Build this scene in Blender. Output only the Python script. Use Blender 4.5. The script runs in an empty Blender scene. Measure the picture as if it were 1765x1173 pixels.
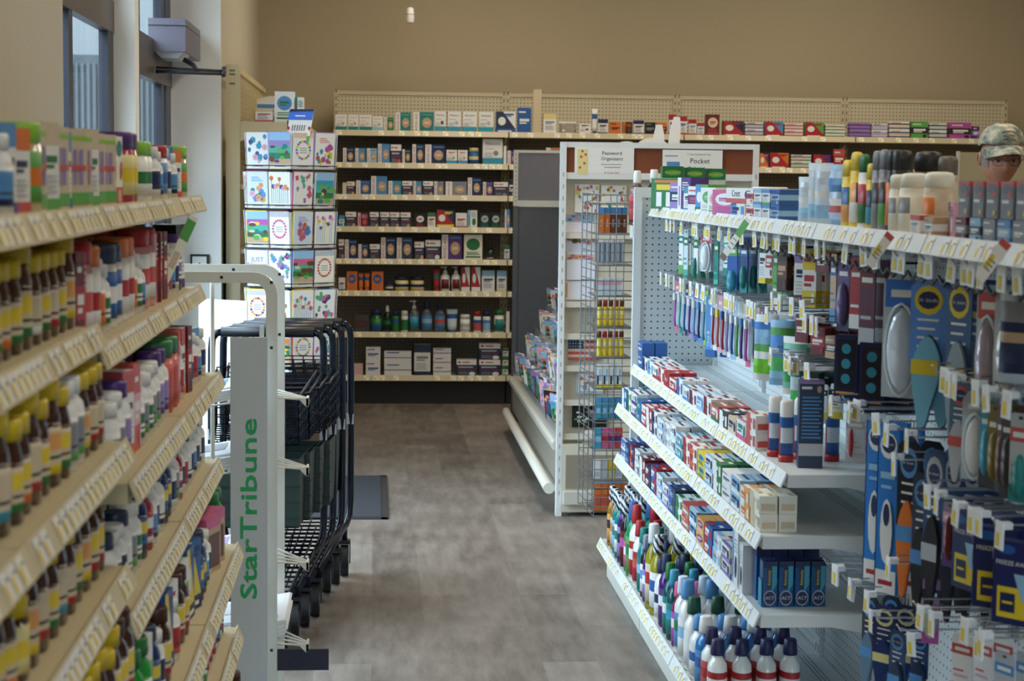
import bpy, math, random
from mathutils import Matrix, Vector
PI = math.pi
R = random.Random(7)
SC = bpy.context.scene
COL = SC.collection

# ---------------------------------------------------------------- camera
F, CX, CY, CAMH = 3080.0, 882.5, 586.5, 1.57
ROLL = 0.012
def _pose():
    c, s = math.cos(ROLL), math.sin(ROLL)
    dx, dy = 645 - CX, 306 - CY
    u, v = dx * c + dy * s, -dx * s + dy * c
    ph = math.atan2(-v, F)
    th = math.atan2(-u, F / math.cos(ph))
    f = Vector((math.sin(th) * math.cos(ph), math.cos(th) * math.cos(ph), -math.sin(ph)))
    r0 = Vector((math.cos(th), -math.sin(th), 0))
    u0 = r0.cross(f)
    return f, r0 * c + u0 * s, u0 * c - r0 * s
FW, RT, UP = _pose()
cam_d = bpy.data.cameras.new('camera'); cam = bpy.data.objects.new('camera', cam_d); COL.objects.link(cam)
m = Matrix((RT, UP, -FW)).transposed().to_4x4(); m.translation = (0, 0, CAMH); cam.matrix_world = m
cam_d.sensor_width = 36; cam_d.lens = F / 1765 * 36; cam_d.clip_start = 0.05; cam_d.clip_end = 200
cam_d.dof.use_dof = True; cam_d.dof.focus_distance = 6.3; cam_d.dof.aperture_fstop = 7.2
SC.camera = cam
def ray(px, py):
    return FW + RT * ((px - CX) / F) - UP * ((py - CY) / F)
def PY(px, py, Y):                      # point seen at a pixel, on the plane y = Y -> x, z
    d = ray(px, py); t = Y / d.y
    return d.x * t, CAMH + d.z * t
def PX(px, py, X):                      # on the plane x = X -> y, z
    d = ray(px, py); t = X / d.x
    return d.y * t, CAMH + d.z * t
def PZ(px, py, Z):
    d = ray(px, py); t = (Z - CAMH) / d.z
    return d.x * t, d.y * t

# ---------------------------------------------------------------- light, exposure
SC.view_settings.view_transform = 'Standard'; SC.view_settings.look = 'None'
SC.view_settings.gamma = 1.0; SC.view_settings.exposure = 0.0
SC.cycles.use_denoising = True
SC.cycles.max_bounces = 6; SC.cycles.transparent_max_bounces = 8
SC.cycles.sample_clamp_indirect = 4.0
world = bpy.data.worlds.new('daylight'); SC.world = world; world.use_nodes = True
wn = world.node_tree
for n in list(wn.nodes): wn.nodes.remove(n)
def _n(t, kind, **kw):
    n = t.nodes.new(kind)
    for k, v in kw.items():
        if hasattr(n, k): setattr(n, k, v)
        else: n.inputs[k].default_value = v
    return n
# overcast blue-white sky, brighter overhead than at the horizon
tc = _n(wn, 'ShaderNodeTexCoord'); sx = _n(wn, 'ShaderNodeSeparateXYZ'); rp = _n(wn, 'ShaderNodeValToRGB')
wn.links.new(tc.outputs['Generated'], sx.inputs[0]); wn.links.new(sx.outputs['Z'], rp.inputs[0])
_nv = _n(wn, 'ShaderNodeVectorMath', operation='NORMALIZE'); wn.links.new(tc.outputs['Generated'], _nv.inputs[0]); wn.links.new(_nv.outputs[0], sx.inputs[0])
_e = rp.color_ramp.elements
_e[0].position = 0.0; _e[0].color = (0.036, 0.045, 0.052, 1)
_e[1].position = 0.5; _e[1].color = (0.72, 0.87, 1.0, 1)
_q = _e.new(0.10); _q.color = (0.046, 0.058, 0.066, 1); _q = _e.new(0.18); _q.color = (0.45, 0.56, 0.66, 1)
SKY = 14.0
bg = _n(wn, 'ShaderNodeBackground', Strength=SKY); wo = _n(wn, 'ShaderNodeOutputWorld')
wn.links.new(rp.outputs[0], bg.inputs[0]); wn.links.new(bg.outputs[0], wo.inputs[0])
def area(name, loc, rot, sx_, sy_, power, col):
    l = bpy.data.lights.new(name, 'AREA'); l.shape = 'RECTANGLE'; l.size = sx_; l.size_y = sy_; l.energy = power; l.color = col
    o = bpy.data.objects.new(name, l); COL.objects.link(o); o.location = loc; o.rotation_euler = rot
    return o
# ceiling troffers (out of frame above) give the warm general light
TROFFERS = [(x, y) for y in (0.8, 4.2, 7.6, 11.0) for x in (0.7, 3.2)]
WARM = (1.0, 0.87, 0.70)
for i, (x, y) in enumerate(TROFFERS):
    area('troffer_light', (x, y, 3.52), (0, 0, 0), 0.6, 1.2, 29.0 if y > 6 else 16.5, WARM)

# ---------------------------------------------------------------- materials
def lin(h):
    h = h.lstrip('#'); c = [int(h[i:i + 2], 16) / 255 for i in (0, 2, 4)]
    return tuple((x / 12.92 if x <= 0.04045 else ((x + 0.055) / 1.055) ** 2.4) for x in c) + (1,)
K = dict(W='eeeeea', w='d9d8d2', K='141414', k='2c2c30', N='16285e', n='24365a', B='1f5fb0', b='4b93d6', s='8fc4e8', C='2a9fc0', T='12857f', t='3fb59a',
         G='1e7d3a', g='57b04a', L='8fd02e', Y='f0cf1a', y='e9d98a', O='ee7418', o='f0a24a', R='c01f24', r='d8504a', M='7a1420', P='e05a94', p='f0a8c0', U='5b2f86', u='9b82c8',
         V='c54fb0', D='4a2413', d='6e3a1c', E='c9a37a', e='e2cfae', A='8a8d92', a='bcc0c4', Z='3d3a36', Q='a33a28', J='0c2e30', H='cfe0ea', I='d8c4a0', F='f6f2dc')
MATS = {}
def mat(c, rough=0.45, metal=0.0, trans=0.0, coat=0.0, emit=0.0, spec=0.5, noise=0.0):
    key = (c, rough, metal, trans, coat, emit, noise)
    if key in MATS: return MATS[key]
    m = bpy.data.materials.new('finish_' + K.get(c, c)); m.use_nodes = True
    b = m.node_tree.nodes['Principled BSDF']; col = lin(K.get(c, c))
    b.inputs['Base Color'].default_value = col; b.inputs['Roughness'].default_value = rough; b.inputs['Metallic'].default_value = metal
    b.inputs['Transmission Weight'].default_value = trans; b.inputs['Coat Weight'].default_value = coat
    b.inputs['Specular IOR Level'].default_value = spec
    if noise:
        t = m.node_tree; nz = _n(t, 'ShaderNodeTexNoise', Scale=6.0, Detail=4.0); tc = _n(t, 'ShaderNodeTexCoord')
        t.links.new(tc.outputs['Object'], nz.inputs['Vector'])
        mx = _n(t, 'ShaderNodeMix', data_type='RGBA'); mx.inputs[6].default_value = col
        mx.inputs[7].default_value = tuple(x * (1 - noise) for x in col[:3]) + (1,)
        t.links.new(nz.outputs['Fac'], mx.inputs[0]); t.links.new(mx.outputs[2], b.inputs['Base Color'])
    if emit:
        b.inputs['Emission Color'].default_value = col; b.inputs['Emission Strength'].default_value = emit
    MATS[key] = m
    return m
def _mute(h, k=.14):
    c = [int(h[i:i + 2], 16) for i in (0, 2, 4)]; g = .3 * c[0] + .59 * c[1] + .11 * c[2]
    return ''.join('%02x' % int(round((x * (1 - k) + g * k) * .97)) for x in c)
K = {a: _mute(b) for a, b in K.items()}
def asmat(c):
    if isinstance(c, bpy.types.Material): return c
    if isinstance(c, tuple): return mat(c[0], **c[1])
    return mat(c)
def gl(c): return (c, dict(rough=0.12, coat=0.3))
AMBER = ('3a1608', dict(rough=0.12, coat=0.5))
def clear(c): return (c, dict(rough=0.06, trans=0.85))
METAL = ('b8bcc0', dict(rough=0.3, metal=0.9))
CREAM = mat('cfccc0', rough=0.42, noise=0.06)
WHITEP = mat('dfe2e0', rough=0.4, noise=0.04)
def pegboard(name, base, hole, pitch=0.0254, rad=0.0033, rough=0.5):
    m = bpy.data.materials.new(name); m.use_nodes = True; t = m.node_tree; b = t.nodes['Principled BSDF']
    tc = _n(t, 'ShaderNodeTexCoord'); sp = _n(t, 'ShaderNodeSeparateXYZ'); t.links.new(tc.outputs['Object'], sp.inputs[0])
    ad = _n(t, 'ShaderNodeMath', operation='ADD'); t.links.new(sp.outputs[0], ad.inputs[0]); t.links.new(sp.outputs[1], ad.inputs[1])
    sq = []
    for src in (ad.outputs[0], sp.outputs[2]):
        a = _n(t, 'ShaderNodeMath', operation='WRAP'); a.inputs[1].default_value = pitch / 2; a.inputs[2].default_value = -pitch / 2
        t.links.new(src, a.inputs[0]); q = _n(t, 'ShaderNodeMath', operation='MULTIPLY'); t.links.new(a.outputs[0], q.inputs[0]); t.links.new(a.outputs[0], q.inputs[1]); sq.append(q)
    s = _n(t, 'ShaderNodeMath', operation='ADD'); t.links.new(sq[0].outputs[0], s.inputs[0]); t.links.new(sq[1].outputs[0], s.inputs[1])
    lt = _n(t, 'ShaderNodeMath', operation='LESS_THAN'); lt.inputs[1].default_value = rad * rad; t.links.new(s.outputs[0], lt.inputs[0])
    mx = _n(t, 'ShaderNodeMix', data_type='RGBA'); mx.inputs[6].default_value = lin(base); mx.inputs[7].default_value = lin(hole)
    t.links.new(lt.outputs[0], mx.inputs[0]); t.links.new(mx.outputs[2], b.inputs['Base Color']); b.inputs['Roughness'].default_value = rough
    return m
PEG_WHITE = pegboard('white_pegboard', 'ccd2d2', '20242a')
PEG_CREAM = pegboard('cream_pegboard', 'c6bda2', '5c5444', pitch=0.0508/2, rad=0.0045)
PEG_DARK = pegboard('dark_pegboard', '7c7262', '3a342c', rad=0.004)  # darker tone for the back wall panels below the top shelf
def wall_mat(name, c, bump=0.15):
    m = bpy.data.materials.new(name); m.use_nodes = True; t = m.node_tree; b = t.nodes['Principled BSDF']
    tc = _n(t, 'ShaderNodeTexCoord'); nz = _n(t, 'ShaderNodeTexNoise', Scale=1.3, Detail=3.0); t.links.new(tc.outputs['Object'], nz.inputs['Vector'])
    mx = _n(t, 'ShaderNodeMix', data_type='RGBA'); col = lin(c); mx.inputs[6].default_value = col; mx.inputs[7].default_value = tuple(x * 0.93 for x in col[:3]) + (1,)
    t.links.new(nz.outputs['Fac'], mx.inputs[0]); t.links.new(mx.outputs[2], b.inputs['Base Color']); b.inputs['Roughness'].default_value = 0.75
    n2 = _n(t, 'ShaderNodeTexNoise', Scale=160.0); t.links.new(tc.outputs['Object'], n2.inputs['Vector'])
    bp = _n(t, 'ShaderNodeBump', Strength=bump, Distance=0.002); t.links.new(n2.outputs['Fac'], bp.inputs['Height']); t.links.new(bp.outputs[0], b.inputs['Normal'])
    return m
WALL_TAN = wall_mat('tan_wall_paint', 'b6a78b'); WALL_LIGHTENED = wall_mat('lightened_wall_paint', 'efece4'); WALL_CREAM = wall_mat('cream_wall_paint', 'c4bba6')  # lightened tone puts window light into the return and pier colour
def floor_mat():
    m = bpy.data.materials.new('vinyl_plank'); m.use_nodes = True; t = m.node_tree; b = t.nodes['Principled BSDF']
    tc = _n(t, 'ShaderNodeTexCoord'); mp = _n(t, 'ShaderNodeMapping'); mp.inputs['Rotation'].default_value = (0, 0, PI / 2)
    t.links.new(tc.outputs['Object'], mp.inputs[0])
    br = _n(t, 'ShaderNodeTexBrick', Scale=1.0); br.inputs['Brick Width'].default_value = 0.95; br.inputs['Row Height'].default_value = 0.185
    br.inputs['Mortar Size'].default_value = 0.0016; br.inputs['Color1'].default_value = (0.05, 0.05, 0.05, 1); br.inputs['Color2'].default_value = (0.95, 0.95, 0.95, 1); br.inputs['Mortar'].default_value = (0.3, 0.3, 0.3, 1)
    t.links.new(mp.outputs[0], br.inputs['Vector'])
    g = _n(t, 'ShaderNodeMapping'); g.inputs['Scale'].default_value = (9, 1.6, 1); t.links.new(tc.outputs['Object'], g.inputs[0])
    nz = _n(t, 'ShaderNodeTexNoise', Scale=2.2, Detail=8.0, Roughness=0.65); t.links.new(g.outputs[0], nz.inputs['Vector'])
    n3 = _n(t, 'ShaderNodeTexNoise', Scale=3.0, Detail=3.0); t.links.new(tc.outputs['Object'], n3.inputs['Vector'])
    a1 = _n(t, 'ShaderNodeMix', data_type='FLOAT'); a1.inputs[0].default_value = 0.24; t.links.new(nz.outputs['Fac'], a1.inputs[2])
    sp = _n(t, 'ShaderNodeSeparateColor'); t.links.new(br.outputs['Color'], sp.inputs[0]); t.links.new(sp.outputs[0], a1.inputs[3])
    a2 = _n(t, 'ShaderNodeMix', data_type='FLOAT'); a2.inputs[0].default_value = 0.3; t.links.new(a1.outputs[0], a2.inputs[2]); t.links.new(n3.outputs['Fac'], a2.inputs[3])
    rp = _n(t, 'ShaderNodeValToRGB'); e = rp.color_ramp.elements
    e[0].position = 0.3; e[0].color = lin('463d36'); e[1].position = 0.66; e[1].color = lin('8f857c')
    t.links.new(a2.outputs[0], rp.inputs[0]); t.links.new(rp.outputs[0], b.inputs['Base Color'])
    b.inputs['Roughness'].default_value = 0.42
    return m
FLOOR = floor_mat()

# ---------------------------------------------------------------- mesh builder
TXT = {}
def text_geo(s, bold=False):
    if s in TXT: return TXT[s]
    cu = bpy.data.curves.new('t', 'FONT'); cu.body = s; cu.resolution_u = 2; cu.align_x = 'CENTER'; cu.align_y = 'CENTER'
    if bold: cu.offset = 0.018
    o = bpy.data.objects.new('t', cu); COL.objects.link(o)
    bpy.context.view_layer.update()
    me = o.evaluated_get(bpy.context.evaluated_depsgraph_get()).to_mesh()
    vs = [tuple(v.co)[:2] for v in me.vertices]; fs = [tuple(p.vertices) for p in me.polygons]
    x0 = min(v[0] for v in vs); x1 = max(v[0] for v in vs); y0 = min(v[1] for v in vs); y1 = max(v[1] for v in vs)
    vs = [((x - (x0 + x1) / 2), (y - (y0 + y1) / 2)) for x, y in vs]
    TXT[s] = (vs, fs, x1 - x0, y1 - y0)
    bpy.data.objects.remove(o); bpy.data.curves.remove(cu)
    return TXT[s]

class MB:
    def __init__(s): s.v = []; s.f = []; s.mi = []; s.sm = []; s.mats = []
    def c(s, col):
        m = asmat(col)
        if m not in s.mats: s.mats.append(m)
        return s.mats.index(m)
    def add(s, vs, fs, col, smooth=False):
        b = len(s.v); s.v += [tuple(p) for p in vs]; k = s.c(col)
        for f in fs: s.f.append(tuple(b + i for i in f)); s.mi.append(k); s.sm.append(smooth)
    def box(s, x0, y0, z0, x1, y1, z1, col):
        vs = [(x0, y0, z0), (x1, y0, z0), (x1, y1, z0), (x0, y1, z0), (x0, y0, z1), (x1, y0, z1), (x1, y1, z1), (x0, y1, z1)]
        s.add(vs, [(0, 3, 2, 1), (4, 5, 6, 7), (0, 1, 5, 4), (1, 2, 6, 5), (2, 3, 7, 6), (3, 0, 4, 7)], col)
    def prism(s, pts, axis, a, b, col, smooth=False):
        """polygon in the two other axes, extruded from a to b along axis ('x','y','z')"""
        n = len(pts)
        def q(p, t): return (t, p[0], p[1]) if axis == 'x' else ((p[0], t, p[1]) if axis == 'y' else (p[0], p[1], t))
        vs = [q(p, a) for p in pts] + [q(p, b) for p in pts]
        s.add(vs, [tuple(range(n))[::-1], tuple(range(n, 2 * n))], col)
        s.add(vs, [(i, (i + 1) % n, n + (i + 1) % n, n + i) for i in range(n)], col, smooth)
    def lathe(s, prof, cx=0, cy=0, n=14, sx=1, sy=1, front=None, z0=0):
        """prof: [(r, z, colour of the band above)], front: {band index: colour} for the faces turned to -y"""
        b = len(s.v)
        for r, z, _ in prof:
            for i in range(n):
                a = 2 * PI * (i + 0.5) / n
                s.v.append((cx + r * math.cos(a) * sx, cy + r * math.sin(a) * sy, z0 + z))
        for j in range(len(prof) - 1):
            k = s.c(prof[j][2]); kf = s.c(front[j]) if front and j in front else k
            for i in range(n):
                i2 = (i + 1) % n; a = 2 * PI * (i + 1) / n
                s.f.append((b + j * n + i, b + j * n + i2, b + (j + 1) * n + i2, b + (j + 1) * n + i)); s.mi.append(kf if math.sin(a) < -0.45 else k); s.sm.append(True)
        s.f.append(tuple(b + i for i in range(n))[::-1]); s.mi.append(s.c(prof[0][2])); s.sm.append(False)
        e = b + (len(prof) - 1) * n
        s.f.append(tuple(e + i for i in range(n))); s.mi.append(s.c(prof[-1][2])); s.sm.append(False)
    def tube(s, pts, r, col, n=6, closed=False):
        P = [Vector(p) for p in pts]; N = len(P); b = len(s.v); k = s.c(col)
        up = None
        for i, p in enumerate(P):
            a = P[(i - 1) % N] if (i or closed) else P[0]; c = P[(i + 1) % N] if (i < N - 1 or closed) else P[-1]
            d = (c - a).normalized() if (c - a).length > 1e-9 else Vector((0, 0, 1))
            if up is None:
                up = Vector((0, 0, 1)) if abs(d.z) < 0.9 else Vector((1, 0, 0))
            u = (up - d * up.dot(d)); u = u.normalized() if u.length > 1e-6 else d.orthogonal().normalized(); up = u
            w = d.cross(u)
            for q in range(n):
                t = 2 * PI * q / n
                s.v.append(tuple(p + (u * math.cos(t) + w * math.sin(t)) * r))
        M = N if closed else N - 1
        for i in range(M):
            for q in range(n):
                q2 = (q + 1) % n; i2 = (i + 1) % N
                s.f.append((b + i * n + q, b + i * n + q2, b + i2 * n + q2, b + i2 * n + q)); s.mi.append(k); s.sm.append(n > 4)
        if not closed:
            s.f.append(tuple(b + q for q in range(n))[::-1]); s.mi.append(k); s.sm.append(False)
            s.f.append(tuple(b + (N - 1) * n + q for q in range(n))); s.mi.append(k); s.sm.append(False)
    def text(s, txt, o, u, v, w, h, col, rot=0, thick=0):
        """flat lettering centred at o in the plane of the unit vectors u (reading direction) and v (up), fitted into w x h"""
        vs, fs, tw, th = text_geo(txt)
        o, u, v = Vector(o), Vector(u), Vector(v)
        if rot == 90: u, v = v, -u
        k = min(w / tw, h / th)
        s.add([o + u * (x * k) + v * (y * k) for x, y in vs], fs, col)
    # surface print on a box of w, d, h centred on x = y = 0 standing on z = 0
    def fr(s, face, w, d, h, off=0.0004):
        return {'f': ((-w / 2, -d / 2 - off, 0), (1, 0, 0), (0, 0, 1), w, h), 'b': ((w / 2, d / 2 + off, 0), (-1, 0, 0), (0, 0, 1), w, h),
                'l': ((-w / 2 - off, d / 2, 0), (0, -1, 0), (0, 0, 1), d, h), 'r': ((w / 2 + off, -d / 2, 0), (0, 1, 0), (0, 0, 1), d, h),
                't': ((-w / 2, -d / 2, h + off), (1, 0, 0), (0, 1, 0), w, d)}[face]
    def op(s, W_, D_, H_, op, layer):
        kind, faces = op[0], op[1]
        for face in faces:
            o, u, v, a, b = s.fr(face, W_, D_, H_, 0.0004 + 0.0003 * layer); o, u, v = Vector(o), Vector(u), Vector(v)
            if kind == 'r':
                _, _, u0, v0, u1, v1, col = op
                s.add([o + u * (u0 * a) + v * (v0 * b), o + u * (u1 * a) + v * (v0 * b), o + u * (u1 * a) + v * (v1 * b), o + u * (u0 * a) + v * (v1 * b)], [(0, 1, 2, 3)], col)
            elif kind == 'e':
                _, _, cu, cv, ru, rv, col = op
                s.add([o + u * ((cu + ru * math.cos(2 * PI * i / 12)) * a) + v * ((cv + rv * math.sin(2 * PI * i / 12)) * b) for i in range(12)], [tuple(range(12))], col)
            elif kind == 'p':
                _, _, pts, col = op
                s.add([o + u * (p * a) + v * (q * b) for p, q in pts], [tuple(range(len(pts)))], col)
            elif kind == 't':
                _, _, txt, cu, cv, wu, hv, col, rot = op
                ww, hh = (wu * a, hv * b) if rot == 0 else (hv * b, wu * a)
                s.text(txt, o + u * (cu * a) + v * (cv * b), u, v, ww, hh, col, rot)
    def data(s, name='m'):
        me = bpy.data.meshes.new(name); me.from_pydata(s.v, [], s.f)
        for m in s.mats: me.materials.append(m)
        me.polygons.foreach_set('material_index', s.mi); me.polygons.foreach_set('use_smooth', s.sm); me.update()
        return me
    def obj(s, name, parent=None, loc=None, rz=0):
        return link(name, s.data(name), parent, loc, rz)

def link(name, me, parent=None, loc=None, rz=0):
    o = bpy.data.objects.new(name, me); COL.objects.link(o)
    if parent is not None: o.parent = parent
    if loc is not None: o.location = loc
    if rz: o.rotation_euler = (0, 0, rz)
    return o
LABELS = {}
def tag(o, label=None, cat=None, group=None, kind=None):
    if label:
        n = len(label.split())
        if not 4 <= n <= 16: print('LABEL LENGTH', n, label)
        if label in LABELS: print('LABEL TWICE', label)
        LABELS[label] = 1
        o['label'] = label
    if cat: o['category'] = cat
    if group: o['group'] = group
    if kind: o['kind'] = kind
    return o
def thing(name, loc, label, cat, rz=0, group=None):
    o = bpy.data.objects.new(name, None); COL.objects.link(o); o.location = loc; o.rotation_euler = (0, 0, rz); o.empty_display_size = 0.05
    return tag(o, label, cat, group)
_o1 = 'zeroth first second third fourth fifth sixth seventh eighth ninth tenth eleventh twelfth thirteenth fourteenth fifteenth sixteenth seventeenth eighteenth nineteenth'.split()
_tens = ['', '', 'twent', 'thirt', 'fort', 'fift', 'sixt', 'sevent']
def nth(i):
    if i < 20: return _o1[i]
    t, r = divmod(i, 10)
    return _tens[t] + 'ieth' if r == 0 else _tens[t] + 'y-' + _o1[r]

# ---------------------------------------------------------------- product builders (meshes cached, copies share them)
CACHE = {}
def cached(key, fn):
    if key not in CACHE: CACHE[key] = fn()
    return CACHE[key]
def carton(w, d, h, base, ops=()):
    def mk():
        b = MB(); b.box(-w / 2, -d / 2, 0, w / 2, d / 2, h, base)
        for i, op in enumerate(ops): b.op(w, d, h, op, i)
        return b.data('carton')
    return cached(('carton', round(w, 4), round(d, 4), round(h, 4), repr(base), repr(ops)), mk)
def lines(faces, u0, u1, v0, v1, n, col):
    st = (v1 - v0) / n
    return [('r', faces, u0, v0 + i * st, u1 - 0.12 * (i % 2) * (u1 - u0), v0 + (i + 0.45) * st, col) for i in range(n)]
def style(k, a='W', b='N', c='R', txt=None):
    """print designs: returns (base colour, ops); unreadable lettering is a pair of bars"""
    r_ = _style(k, a, b, c, txt or '#')
    if txt: return r_
    ops = []
    for op in r_[1]:
        if op[0] == 't' and op[2] == '#':
            _, f_, _, cu, cv, wu, hv, col, rot = op
            if rot: ops += [('r', f_, cu - wu * .3, cv - hv * .5, cu + wu * .3, cv + hv * .35, col)]
            else: ops += [('r', f_, cu - wu * .45, cv - hv * .1, cu + wu * .45, cv + hv * .4, col), ('r', f_, cu - wu * .45, cv - hv * .5, cu + wu * .2, cv - hv * .25, col)]
        else: ops.append(op)
    return r_[0], ops
def _style(k, a, b, c, txt):
    if k == 'ba':       # adhesive bandage box: white strip with red lettering up the side
        return a, [('r', 'f', 0, 0, .31, 1, 'W'), ('t', 'f', 'BAND-AID', .15, .5, .2, .86, 'R', 90), ('e', 'f', .67, .46, .24, .26, 'E'), ('r', 'f', .55, .4, .8, .52, 'e'), ('r', 'f', .4, .84, .92, .9, b), ('r', 'l', 0, 0, 1, 1, 'W')]
    if k == 'st':       # navy box with white head
        return 'n', [('r', 'flr', 0, .68, 1, 1, 'W'), ('e', 'f', .14, .84, .07, .06, 'R'), ('r', 'f', .28, .8, .66, .87, 'r'), ('r', 'f', .1, .5, .82, .58, 'a'), ('r', 'f', .1, .36, .92, .4, 'R'), ('e', 'f', .78, .14, .16, .12, c), ('r', 't', 0, 0, 1, 1, 'W')] + lines('f', .1, .6, .1, .3, 3, 'A')
    if k == 'ph':       # white pharmacy box, coloured foot
        return 'W', [('r', 'flr', 0, 0, 1, .27, a), ('t', 'f', txt, .5, .82, .7, .12, b, 0), ('e', 'f', .66, .45, .13, .1, c), ('r', 'f', .1, .6, .6, .63, 'a')] + lines('f', .08, .5, .3, .5, 3, 'a')
    if k == 'hd':       # coloured head band, white body
        return 'W', [('r', 'flr', 0, .74, 1, 1, a), ('t', 'f', txt, .5, .56, .8, .16, b, 0), ('r', 'flr', 0, 0, 1, .14, c)] + lines('f', .12, .8, .2, .44, 4, 'a')
    if k == 'bd':       # body a, band b, lettering
        return a, [('r', 'flr', 0, .3, 1, .66, b), ('t', 'f', txt, .5, .48, .8, .22, c, 0), ('r', 'f', .08, .8, .6, .86, c), ('e', 'f', .8, .16, .12, .1, b)]
    if k == 'dg':       # diagonal two-tone
        return a, [('p', 'f', [(0, 0), (1, 0), (1, .2), (.35, 1), (0, 1)], b), ('e', 'f', .3, .55, .2, .2, 'W'), ('t', 'f', txt, .68, .84, .5, .16, c, 0), ('r', 'flr', 0, 0, 1, .2, c), ('r', 'f', .1, .06, .8, .12, 'W')]
    if k == 'sk':       # pale box with two thin bands (reads as stacked)
        return a, [('r', 'flr', 0, .14, 1, .3, b), ('r', 'flr', 0, .62, 1, .78, b), ('r', 'f', 0, .44, 1, .5, c), ('r', 'f', .1, .84, .55, .92, c)]
    if k == 'vt':       # vertical split
        return a, [('r', 'f', 0, 0, .28, 1, b), ('t', 'f', txt, .15, .5, .16, .7, c, 90), ('e', 'f', .66, .36, .2, .2, c)] + lines('f', .38, .9, .62, .9, 4, b)
    if k == 'bl':       # centred oval badge
        return a, [('e', 'f', .5, .62, .38, .24, b), ('t', 'f', txt, .5, .62, .5, .16, c, 0), ('r', 'f', .1, .1, .9, .16, c)] + lines('f', .14, .86, .22, .36, 2, c)
    if k == 'tp':       # toothpaste carton, long side
        return a, [('p', 'f', [(0, 0), (.52, 0), (.38, 1), (0, 1)], b), ('t', 'f', txt, .36, .52, .54, .5, c, 0), ('r', 'f', .74, .2, .95, .8, b), ('r', 't', .04, .12, .6, .42, b), ('r', 't', .66, .55, .95, .8, c), ('r', 'lr', .12, .2, .88, .55, c)]
    if k == 'tq':
        return a, [('r', 'f', 0, 0, 1, .3, b), ('t', 'f', txt, .4, .64, .6, .44, c, 0), ('e', 'f', .84, .55, .1, .3, c), ('r', 't', 0, 0, 1, .22, b), ('r', 't', .1, .5, .8, .7, c), ('r', 'lr', 0, 0, 1, .4, b)]
    return a, []
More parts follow.
